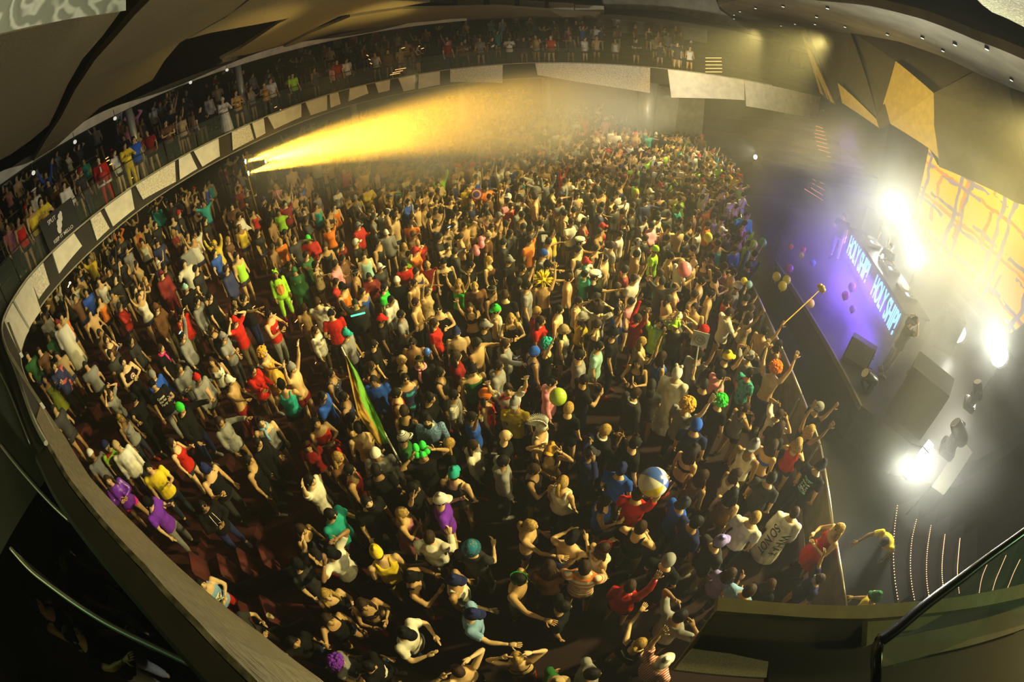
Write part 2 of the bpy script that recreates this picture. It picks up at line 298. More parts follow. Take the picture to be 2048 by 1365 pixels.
-6.19,2.59,0.60,-1.38,0.99|f|r|p|m|t:pur|C:blk|gry||person in purple T-shirt with black baseball cap, one hand held up to the chest
-2.02,6.06,0.00,-2.56,0.96|f|c|d|m|k:nvy|hs+g|.|pr:aqblot|person in aqua blotched navy tank top with short dark hair and sunglasses, arms down
-3.19,5.62,0.00,-1.36,0.99|f|s|p|m|k:nvy|hs|.|pr:whitetrim|person in white trimmed navy tank top with short dark hair
-2.56,6.03,0.00,-3.03,1.00|f|c|d|m|t:blu|hs|.||person in blue T-shirt, beside the one in black tank top with shaved head
0.33,6.50,0.00,-1.30,0.99|f|s|d|m|k:nvy|E:blu|.|pr:redgrn|person in red and green edged navy tank top with blue round cap, arms down
-1.75,6.42,0.00,-3.06,1.05|f|c|d|m|h:blk|hs+h:yel|.|sc:pnk|person in black long-sleeved top, pink scarf with short dark hair and yellow headband, arms down
3.80,5.47,0.00,-1.54,1.02|f|r|p|m|h:pnk|hs|.||person in pink long-sleeved top with short dark hair, one hand held up to the chest
-4.70,4.55,0.00,-1.67,0.97|f|r|d|m|h:blk|hs|.||person in black long-sleeved top with short dark hair, arms down
-1.13,6.54,0.00,-1.29,1.05|f|s|d|f|t:drd|lb|.||person in dark red T-shirt with long brown hair, arms down
5.21,4.05,0.00,-1.30,0.99|f|s|W|f|k:blk|ly|.||person in black tank top, beside the one in red tank top with long blond hair
-2.24,6.45,0.00,-1.28,1.00|f|s|d|m|k:blk|bald|.||person in black tank top with shaved head, arms down
-3.63,5.68,0.00,-1.60,0.98|f|r|d|m|t:blu|hs|.||person in blue T-shirt, beside the one in white trimmed navy tank top
2.38,6.22,0.00,2.56,0.97|f|c|c|f|k:blk|lb|.||person in black tank top, beside the one in blue tank top with long brown hair
1.58,6.62,0.00,-1.91,0.96|f|r|d|m|t:aqu|hs|gry||person in pale aqua T-shirt with short dark hair, arms down
-4.79,4.99,0.00,-2.39,0.99|f|c|d|m|k:gry|hs|.|sc:ltb|person in grey tank top, light blue scarf with short dark hair, arms down
2.83,6.24,0.00,-1.35,1.03|f|s|w|f|k:blu|lb|.||person in blue tank top with long brown hair, one arm raised high
0.62,6.84,0.00,-1.79,0.97|f|r|w|f|k:blk|W:tea|.||person in black tank top with teal curly wig, one arm raised high
5.56,4.34,0.00,-1.89,1.00|f|r|w|m|t:dgy|E:gry|.||person in dark grey T-shirt, behind the one in red tank top with long blond hair
1.99,6.78,0.00,-1.88,1.03|f|r|w|m|t:blk|Q:blk|.||person in black T-shirt with black backwards cap, one arm raised high
3.53,6.04,0.00,-1.24,0.99|f|s|w|m|t:gry|C:blk|.||person in grey T-shirt with black baseball cap, one arm raised high
-6.51,3.24,0.60,-2.24,1.01|f|c|p|m|t:yel|hs|.||person in yellow T-shirt, behind the one in purple T-shirt with black baseball cap
-0.15,6.99,0.00,-1.79,0.98|f|r|o|f|h:gry|lb|.||person in grey long-sleeved top with long brown hair, beside the one with teal curly wig
4.09,5.89,0.00,-1.56,1.05|f|s|w|m|t:blk|C:yel|.||person in black T-shirt with yellow baseball cap, one arm raised high
-5.55,4.79,0.30,-1.81,1.01|f|r|o|f|h:gry|lb|dgy||person in grey long-sleeved top, in front of the one with bright green round cap
4.53,5.51,0.00,-1.36,0.96|f|r|d|m|t:tea|hs|.|pr:print|person in leaf printed teal T-shirt with short dark hair, arms down
-2.92,6.53,0.00,-1.60,0.95|f|s|p|f|k:brn|lb|.||person in brown tank top, behind the one in black tank top with shaved head
5.03,5.37,0.00,-0.72,1.04|f|a|W|m|n|W:org|.||bare-chested person with orange curly wig, both arms raised
-6.31,3.96,0.60,-1.38,0.99|f|r|p|f|k:red|lb|.||person in red tank top, beside the one with bright green round cap
-3.66,6.34,0.00,-1.47,1.02|f|s|p|f|k:blk|pd|.|pr:ledsp|person in speckled black tank top with dark ponytail, one hand held up to the chest
-2.06,7.06,0.00,-3.09,0.97|f|c|f|m|n|hs+g|.||bare-chested person with short dark hair and sunglasses, fist raised
-1.08,7.30,0.00,-3.02,0.98|f|c|d|m|n|C:nvy|.||bare-chested person with navy baseball cap, arms down
-4.60,5.86,0.00,0.49,1.03|f|a|x|m|k:tea|C:blk|.||person in teal tank top with black baseball cap, arms crossed
-0.59,7.40,0.00,-1.64,0.98|f|s|d|m|t:blk|C:gry|.||person in black T-shirt, beside the one in bare chest with navy baseball cap
2.52,6.87,0.00,-1.74,0.96|f|s|f|f|k:tan|ly|.||person in tan tank top with long blond hair, fist raised
-7.27,2.75,0.90,-2.11,0.98|f|c|x|f|h:pur|lb|mag||person in purple long-sleeved top with long brown hair, arms crossed
1.00,7.32,0.00,-1.77,0.98|f|s|d|f|k:gry|B:tan|.||person in grey tank top with tan bucket hat, arms down
4.65,5.97,0.00,-1.26,0.99|f|s|h|m|t:gry|E:gry|.||person in grey T-shirt with grey round cap, hands on head
0.57,7.57,0.00,-1.93,1.04|f|s|d|f|t:red|lb|.||person in red T-shirt with long brown hair, beside the one with tan bucket hat
-4.50,6.30,0.00,-1.72,1.05|f|s|W|m|n|Q:gry|drd||bare-chested person with grey backwards cap, both arms raised
-6.42,4.74,0.60,-1.59,1.04|f|r|o|m|h:blk|E:grn|.||person in black long-sleeved top with bright green round cap, arm stretched out
2.20,7.48,0.00,-1.82,1.05|f|s|h|m|t:blu|hs+g|.||person in blue T-shirt with short dark hair and sunglasses, hands on head
3.04,7.17,0.00,2.86,1.00|f|c|W|m|t:lim|hs|.|sc:aqu|person in lime green T-shirt, pale aqua scarf with short dark hair, both arms raised
-7.41,3.44,0.90,-2.21,0.97|f|c|d|m|h:wht|E:tan|.||person in white long-sleeved top with tan round cap, arms down
-2.87,7.19,0.00,-1.38,0.95|f|s|d|m|t:blk|hs+g|.||person in black T-shirt with short dark hair and sunglasses, arms down
3.90,6.82,0.00,-1.80,1.03|f|s|d|m|t:brn|E:red|.||person in brown T-shirt with red round cap, arms down
-1.64,7.61,0.00,-1.68,1.03|f|s|d|f|t:red|lb|.||person in red T-shirt, beside the one in bare chest with navy baseball cap
0.99,7.84,0.00,-1.92,1.01|f|s|d|m|n|hs|.||bare-chested person with short dark hair, arms down, beside the one with white bucket hat
0.01,7.76,0.00,3.21,0.99|f|c|c|f|k:blk|ly|.||person in black tank top, beside the one with bright green backwards cap
3.46,6.99,0.00,2.44,1.04|f|c|h|m|t:dgy|C:lim|.||person in dark grey T-shirt with lime green baseball cap, hands on head
-5.81,5.74,0.30,-1.48,1.01|f|r|o|m|n|C:wht|drd||bare-chested person with white baseball cap, arm stretched out
2.65,7.47,0.00,-1.52,1.00|f|r|W|f|h:red|hb|.||person in red long-sleeved top, behind the one in tan tank top with long blond hair
1.87,7.78,0.00,-0.42,0.99|f|a|h|m|t:wht|af|.|tx:R|person in lettered white T-shirt with big bushy hair, hands on head
1.42,7.72,0.00,-1.55,0.98|f|s|d|f|k:yel|B:wht|.||person in yellow tank top with white bucket hat, arms down
-7.86,3.47,0.90,-2.05,0.98|f|c|d|m|t:lim|E:nvy|.|pr:tiedye|person in tie-dyed lime green T-shirt with navy round cap, arms down
-5.41,6.22,0.30,-1.74,1.01|f|r|o|f|h:red|ld|.||person in red long-sleeved top with long dark hair, arm stretched out
3.64,7.40,0.00,2.79,0.96|f|c|h|m|t:gry|Q:wht|.||person in grey T-shirt with white backwards cap, hands on head
-0.32,8.07,0.00,-1.55,0.96|f|s|d|m|k:wht|Q:grn|.||person in white tank top with bright green backwards cap, arms down
0.47,8.01,0.00,-1.63,0.95|f|s|d|f|t:drd|hy|.||person in dark red T-shirt with short blond hair, arms down
-8.16,3.14,0.90,-1.90,0.98|f|c|d|m|t:gry|E:wht|.||person in grey T-shirt with white round cap, beside the one with navy round cap
-6.52,5.69,0.60,-1.77,0.96|f|r|d|m|h:gry|Q:red|.|pr:open|person in grey long-sleeved top with red backwards cap, arms down
-3.59,7.50,0.00,-1.76,0.99|f|r|d|m|t:gry|C:tea|.||person in grey T-shirt with teal baseball cap, arms down
-0.03,8.41,0.00,-0.22,1.03|f|a|d|m|t:blk|hb|.||person in black T-shirt with short brown hair, arms down
-2.45,8.02,0.00,-1.48,0.97|f|r|p|m|t:gry|hs|.||person in grey T-shirt, beside the one in black T-shirt with red baseball cap
-1.52,8.26,0.00,-2.97,0.95|f|c|c|m|k:blk|hs+g|.||person in black tank top with short dark hair and sunglasses, hands together in front
-0.84,8.32,0.00,-2.93,0.97|f|c|w|f|b:blk|lb|.||person in black bikini top, beside the one with bright green backwards cap
-2.95,7.97,0.00,-1.34,0.97|f|r|d|m|t:blk|C:red|.||person in black T-shirt with red baseball cap, arms down
0.35,8.66,0.00,-1.68,1.04|f|s|w|m|t:gry|hs|.||person in grey T-shirt, beside the one in black T-shirt with short brown hair
-7.25,5.09,0.90,-2.27,0.99|f|c|p|m|t:blk|C:blk|gry|tx:camp|person in lettered black T-shirt with black baseball cap, one hand held up to the chest
-7.80,4.66,0.90,-1.75,0.99|f|r|o|m|t:blk|C:blk|.||person in black T-shirt, beside the one in lettered black T-shirt with black baseball cap
-5.34,6.82,0.30,-1.51,0.97|f|r|o|f|d:gld|W:gld|.||person in gold dress with gold curly wig, arm stretched out
5.39,6.67,0.00,-1.36,1.00|f|r|w|m|n|hs|.||bare-chested person, in front of the one in tan tank top with long brown hair
1.45,8.35,0.00,-1.91,0.96|f|s|d|f|k:wht|hs|.||person in white tank top with short dark hair, arms down
-0.41,8.65,0.00,-2.02,1.03|f|s|d|m|k:blk|hs+h:wht|.||person in black tank top with short dark hair and white headband, arms down
-8.00,4.26,0.90,-1.62,0.96|f|r|d|f|k:gry|ly+h:yel|.||person in grey tank top with long blond hair and yellow headband, arms down
5.72,6.36,0.00,-1.69,0.97|f|s|d|f|k:brn|ld|.||person in brown tank top, behind the one in grey T-shirt with grey round cap
4.16,7.63,0.00,2.37,1.02|f|c|d|m|n|hs|.||bare-chested person with short dark hair, arms down, behind the one with white backwards cap
4.74,7.34,0.00,-1.50,1.03|f|s|c|m|t:wht|hb|.||person in white T-shirt, beside the one in tan tank top with long brown hair
-2.15,8.48,0.00,-1.72,0.98|f|s|p|m|n|hb|.||bare-chested person with short brown hair, beside the one in black T-shirt with red baseball cap
-7.58,5.40,0.90,-1.70,0.96|f|s|d|m|h:blu|E:gry|.||person in blue long-sleeved top with grey round cap, arms down
-7.16,5.91,0.60,-1.83,1.03|f|s|p|m|h:gry|hb|.|pr:plaid|person in plaid grey long-sleeved top with short brown hair
-6.40,6.35,0.60,-2.64,0.97|f|c|d|f|k:wht|lb|.|pr:blot|person in blotched white tank top with long brown hair, arms down
1.29,8.97,0.00,-1.62,1.04|f|r|d|m|n|hb|.||bare-chested person with short brown hair, arms down, beside the one with spiky yellow wig
-0.81,9.00,0.00,-2.91,0.99|f|c|d|m|h:brn|hy|.||person in brown long-sleeved top with short blond hair, arms down
0.84,9.01,0.00,-0.18,0.96|f|a|w|m|n|W:spk|.||bare-chested person with spiky yellow wig, one arm raised high
-4.14,8.13,0.00,-2.79,1.02|f|c|p|m|t:red|C:blk|.||person in red T-shirt, behind the one in grey T-shirt with teal baseball cap
5.33,7.33,0.00,-1.75,1.03|f|r|w|f|k:tan|lb|.||person in tan tank top with long brown hair, one arm raised high
2.00,8.93,0.00,-1.44,1.02|f|r|o|m|t:blk|K:wht|.||person in black T-shirt with white captain hat, arm stretched out
-6.44,6.94,0.60,-1.40,0.96|f|s|p|m|t:gry|C:gry|.||person in grey T-shirt with grey baseball cap, one hand held up to the chest
-8.59,4.66,1.20,-1.32,0.95|f|s|h|f|t:gry|lb|.||person in grey T-shirt with long brown hair, hands on head
-2.84,8.75,0.00,-1.91,0.96|f|s|d|m|h:wht|hs|.||person in white long-sleeved top, in front of the one in bright green T-shirt
-2.00,8.98,0.00,-1.90,1.01|f|s|W|f|t:tan|lb|.||person in tan T-shirt with long brown hair, beside the one in bright green tank top
-4.56,7.95,0.00,-1.70,0.96|f|s|d|f|h:wht|lb|.||person in white long-sleeved top, behind the one in grey T-shirt with teal baseball cap
-1.24,9.30,0.00,-3.16,0.99|f|c|W|f|k:grn|ly|.||person in bright green tank top with long blond hair, both arms raised
-8.50,5.48,1.20,-1.74,1.00|f|r|x|m|k:blk|hs|.|pr:star|person in star emblem black tank top with short dark hair, arms crossed
4.64,8.25,0.00,-1.97,0.96|f|s|d|m|n|hs|.||bare-chested person, behind the one in tan tank top with long brown hair
-7.48,6.76,0.90,-1.30,0.97|f|s|w|m|h:gry|hs|.||person in grey long-sleeved top, beside the one in black T-shirt, magenta scarf
-5.73,8.01,0.30,-1.66,1.03|f|s|c|m|k:red|hs|gry|pr:nums|person in white lettered red tank top with short dark hair, hands together in front
0.37,9.65,0.00,-2.14,1.00|f|s|d|m|t:blk|hs|.||person in black T-shirt with short dark hair, behind the one with spiky yellow wig
5.18,8.07,0.00,-1.83,0.98|f|s|c|f|k:red|lb|.||person in red tank top, behind the one in tan tank top with long brown hair
4.55,8.69,0.00,-1.94,1.03|f|s|d|m|n|hs|.||bare-chested person, in front of the one in white T-shirt with shaved head
-6.36,7.53,0.60,-1.68,0.98|f|r|h|m|t:red|C:red|.||person in red T-shirt with red baseball cap, hands on head
-2.37,9.37,0.00,-2.04,0.96|f|s|o|m|n|hb|.||bare-chested person with short brown hair, beside the one in black T-shirt with white round cap
-3.07,9.22,0.00,-1.62,0.96|f|s|d|m|t:grn|hs|.||person in bright green T-shirt with short dark hair, arms down
-4.60,8.65,0.00,0.04,1.05|f|a|c|m|t:wht|hb|.||person in white T-shirt, in front of the one in orange tank top
-8.06,6.37,0.90,-1.34,1.03|f|r|d|f|t:blk|hb|.|sc:mag|person in black T-shirt, magenta scarf with short brown hair, arms down
0.95,9.78,0.00,-1.70,0.98|f|r|o|m|t:blk|C:blk|.||person in black T-shirt, in front of the one in grey T-shirt with blue round cap
5.44,8.44,0.00,-2.05,1.04|f|s|d|m|t:gry|E:wht|.||person in grey T-shirt, behind the one in tan tank top with long brown hair
-5.05,8.65,0.00,0.26,0.98|f|a|d|m|n|hb|tan||bare-chested person with short brown hair, beside the one in white lettered red tank top
-2.80,9.58,0.00,-2.93,0.96|f|c|d|m|t:blk|E:wht|.||person in black T-shirt with white round cap, arms down
-0.93,10.06,0.00,-1.62,0.97|f|s|p|m|t:blk|hs|.|pr:whiteblot|person in white blotched black T-shirt, behind the one in bright green tank top
-7.17,7.50,0.60,-1.63,0.96|f|s|d|f|k:blk|lb|.||person in black tank top, behind the one in red T-shirt with red baseball cap
-4.18,9.35,0.00,-1.78,1.04|f|r|p|m|k:org|C:blk|.||person in orange tank top with black baseball cap, one hand held up to the chest
-0.51,10.19,0.00,-1.83,1.05|f|s|d|f|k:brn|ly|.||person in brown tank top with long blond hair, arms down
0.01,10.20,0.00,-2.06,0.97|f|s|d|m|t:blk|C:gry|.||person in black T-shirt, beside the one in brown tank top with long blond hair
0.84,10.32,0.00,-1.84,1.01|f|r|o|m|t:gry|E:blu|.||person in grey T-shirt with blue round cap, arm stretched out
-6.47,8.33,0.60,-1.33,1.01|f|r|o|m|t:blk|hs|.||person in black T-shirt, beside the one in black tank top with long dark hair
-1.57,10.23,0.00,-2.88,0.97|f|c|d|m|k:blk|C:blk|.||person in black tank top, beside the one in dark red T-shirt with shaved head
-2.02,10.19,0.00,-2.83,0.97|f|c|d|m|t:drd|bald|.||person in dark red T-shirt with shaved head, arms down
5.18,9.02,0.00,-1.89,1.03|f|s|c|f|b:blk|lb|.||person in black bikini top, beside the one in bare chest with shaved head
-8.96,6.38,1.20,-1.29,1.02|f|s|d|f|t:dgy|ld|.||person in dark grey T-shirt with long dark hair, arms down
4.32,9.51,0.00,-1.48,1.04|f|r|p|m|t:wht|bald|.||person in white T-shirt with shaved head, one hand held up to the chest
-2.68,10.28,0.00,-2.69,0.99|f|c|d|m|t:red|C:blk|.||person in red T-shirt, beside the one in dark red T-shirt with shaved head
4.77,9.57,0.00,-1.97,1.00|f|s|d|m|n|bald|.||bare-chested person with shaved head, arms down
3.27,10.08,0.00,-1.51,1.02|f|r|d|m|n|hs|.||bare-chested person with short dark hair, arms down, beside the one with cow-spotted bucket hat
-6.88,8.55,0.60,-2.56,1.01|f|c|f|f|k:blk|ld|.||person in black tank top with long dark hair, fist raised
4.19,9.94,0.00,-1.92,1.01|f|r|o|m|n|hs|.||bare-chested person with short dark hair, beside the one in white T-shirt with shaved head
-8.15,7.67,0.90,-1.67,0.98|f|s|f|m|t:red|C:blk|.||person in red T-shirt with black baseball cap, beside the one with brown baseball cap
-7.84,8.04,0.90,-1.50,1.00|f|r|d|m|h:gry|hs|.||person in grey long-sleeved top, in front of the one with pale aqua backwards cap
-7.44,8.25,0.90,-1.42,0.99|f|r|d|m|t:blk|hs|.||person in black T-shirt, in front of the one with pale aqua backwards cap
5.79,9.12,0.00,-1.75,0.99|f|s|d|m|n|hb|.||bare-chested person with short brown hair, arms down, beside the one in pink tank top
-8.67,7.46,1.20,-1.43,1.04|f|r|p|m|h:brn|C:brn|.||person in brown long-sleeved top with brown baseball cap, one hand held up to the chest
-10.65,4.81,1.80,-1.67,0.99|f|s|p|m|h:nvy|hs|.|pr:pinkblot|person in pink blotched navy long-sleeved top with short dark hair
3.41,10.51,0.00,-1.98,1.05|f|s|d|m|h:wht|B:cow|.||person in white long-sleeved top with cow-spotted bucket hat, arms down
3.87,10.26,0.00,-2.06,1.00|f|s|d|m|t:lim|E:lim|.||person in lime green T-shirt with lime green round cap, arms down
-9.65,6.15,1.50,-1.59,1.00|f|r|p|f|k:brn|lb|.||person in brown tank top, behind the one in dark grey T-shirt with long dark hair
-4.11,10.18,0.00,-1.39,0.96|f|r|d|m|n|hs+h:wht|gry||bare-chested person with short dark hair and white headband, arms down
5.63,9.54,0.00,-2.23,1.03|f|s|d|f|k:pnk|lb|.||person in pink tank top with long brown hair, arms down
1.97,10.88,0.00,-1.82,0.99|f|s|c|m|n|K:wht|.||bare-chested person with white captain hat, hands together in front
5.20,9.68,0.00,2.56,1.02|f|c|x|f|k:brn|lb|.||person in brown tank top, behind the one in bare chest with shaved head
-0.55,11.33,0.00,-1.77,1.04|f|s|d|m|t:brn|Q:tan|.||person in brown T-shirt with tan backwards cap, arms down
-6.18,9.72,0.60,-2.49,0.96|f|c|d|f|o:lim|H:lim|.|pr:belly|person in orange bellied lime green hooded costume with lime green hood, arms down
-11.00,4.52,1.80,-2.07,0.96|f|c|d|f|d:olv|pd|.||person in olive green dress with dark ponytail, arms down
4.98,10.20,0.00,-1.82,1.03|f|s|d|m|t:brn|hb|.||person in brown T-shirt with short brown hair, arms down
-8.30,8.44,1.20,-1.69,0.97|f|r|p|m|t:blk|Q:aqu|.||person in black T-shirt with pale aqua backwards cap, one hand held up to the chest
5.48,10.03,0.00,-1.84,0.95|f|r|o|m|t:brn|hs|.||person in brown T-shirt with short dark hair, beside the one in pink tank top
-5.20,10.31,0.30,-1.52,1.01|f|r|o|f|t:tan|ld|.|pr:blot|person in blotched tan T-shirt with long dark hair, arm stretched out
-11.96,6.35,5.20,-1.37,0.98|b|s|d|m|k:red|hs|.||person in red tank top with short dark hair, arms down on the balcony
-12.06,6.97,5.20,-1.57,1.00|b|r|d|m|k:yel|hs|.||person in yellow tank top with short dark hair, arms down on the balcony
-12.10,7.49,5.20,-1.82,0.99|b|s|c|m|t:yel|hs|.||person in yellow T-shirt, beside the one in yellow tank top with short dark hair
-13.11,6.52,5.20,-1.57,0.99|b|s|d|m|t:pnk|hs|.||person in pink T-shirt with short dark hair, arms down on the balcony
-12.41,8.79,5.20,-1.63,0.96|b|s|d|m|h:wht|hs|.||person in white long-sleeved top, beside the one with dark red round cap
-12.18,9.39,5.20,-1.33,1.00|b|s|d|m|t:dgy|E:drd|.||person in dark grey T-shirt with dark red round cap, arms down on the balcony
-12.13,10.31,5.20,-2.19,1.00|b|c|d|m|h:red|hs|red|pr:santa|person in white furred red long-sleeved top with short dark hair, arms down on the balcony
-13.39,9.11,5.20,-1.73,1.02|b|s|d|m|t:brn|hs|.||person in brown T-shirt, beside the one in white long-sleeved top with white captain hat
-14.01,8.56,5.50,-1.54,0.99|b|r|d|m|h:wht|K:wht|.||person in white long-sleeved top with white captain hat, arms down on the balcony
-12.14,11.10,5.20,-1.45,0.96|b|r|d|m|t:wht|hs|.||person in white T-shirt with short dark hair, beside the one in yellow long-sleeved top
-11.88,11.44,5.20,-1.77,0.99|b|s|c|m|h:yel|hs|yel||person in yellow long-sleeved top with short dark hair, hands together in front on the balcony
-11.80,11.81,5.20,-1.95,1.01|b|s|d|m|t:blu|hs|.||person in blue T-shirt with short dark hair, beside the one in yellow long-sleeved top
-11.62,12.56,5.20,-2.55,1.00|b|c|f|m|t:drd|hs|.||person in dark red T-shirt with short dark hair, behind the one in yellow long-sleeved top
-11.38,13.34,5.20,-2.01,1.02|b|s|x|m|t:brn|hs|.||person in brown T-shirt with short dark hair, behind the one in yellow long-sleeved top
-11.37,14.25,5.20,-2.22,1.04|b|s|d|f|t:tan|lb|.||person in tan T-shirt with long brown hair, behind the one in yellow long-sleeved top
-11.03,15.09,5.20,-1.87,0.98|b|s|p|m|t:blk|hs|.||person in black T-shirt, beside the one in white long robe with white round cap
-10.36,15.88,5.20,-2.04,0.96|b|s|c|m|d:wht|E:wht|.||person in white long robe with white round cap, hands together in front on the balcony
-10.20,16.74,5.20,-2.14,1.02|b|s|x|m|k:gld|hs|.||person in gold tank top with short dark hair, arms crossed on the balcony
-12.60,15.23,5.50,-1.83,1.04|b|s|d|m|t:nvy|hs|.||person in navy T-shirt, behind the one in white long robe with white round cap
-9.53,18.18,5.20,-2.31,1.03|b|s|c|f|k:gld|lb|.||person in gold tank top with long brown hair, hands together in front on the balcony
-9.30,18.42,5.20,-2.14,1.03|b|s|d|m|t:wht|hs|.||person in white T-shirt, beside the one in gold tank top with long brown hair
-11.87,17.16,5.50,-1.88,0.98|b|s|d|m|h:wht|hs|.||person in white long-sleeved top, behind the one in gold tank top with short dark hair
-8.64,19.36,5.20,-2.19,0.98|b|s|d|m|t:lim|hs|.||person in lime green T-shirt with short dark hair, arms down on the balcony
-14.45,16.25,6.10,-1.69,0.97|b|s|d|m|t:wht|hs|.||person in white T-shirt, behind the one in white long robe with white round cap
-7.17,21.13,5.20,-2.57,1.03|b|s|d|m|t:drd|hs|.||person in dark red T-shirt, beside the one in pink T-shirt with long brown hair
-7.40,21.05,5.20,-2.26,0.97|b|s|d|f|t:pnk|lb|.||person in pink T-shirt with long brown hair, arms down on the balcony
-6.82,21.44,5.20,-2.27,1.01|b|s|d|m|t:wht|hs|.||person in white T-shirt, beside the one in pink T-shirt with long brown hair
-13.70,17.97,6.10,-1.99,0.97|b|s|d|m|t:dgy|E:gry|.||person in dark grey T-shirt, behind the one in gold tank top with short dark hair
-10.40,20.50,5.50,-2.31,0.99|b|s|d|m|h:gry|hs|.||person in grey long-sleeved top, behind the one in lime green T-shirt with short dark hair
-11.18,20.19,5.80,-1.84,0.97|b|s|d|m|t:gry|hs|.||person in grey T-shirt, behind the one in gold tank top with long brown hair
-2.25,23.89,5.20,-2.68,1.02|b|s|d|m|t:drd|hs|.||person in dark red T-shirt, behind the one in pink T-shirt with long brown hair
-1.62,24.08,5.20,-2.87,0.97|b|s|c|m|t:brn|hs|.||person in brown T-shirt, behind the one in pink T-shirt with long brown hair
-0.17,24.41,5.20,-2.68,1.02|b|s|o|m|t:blk|hs|.|pr:whiteblot|person in white blotched black T-shirt, behind the one in pink T-shirt with long brown hair
0.75,24.56,5.20,-3.13,0.99|b|s|c|m|t:wht|hs|.||person in white T-shirt, behind the one in pink T-shirt with long brown hair
"""
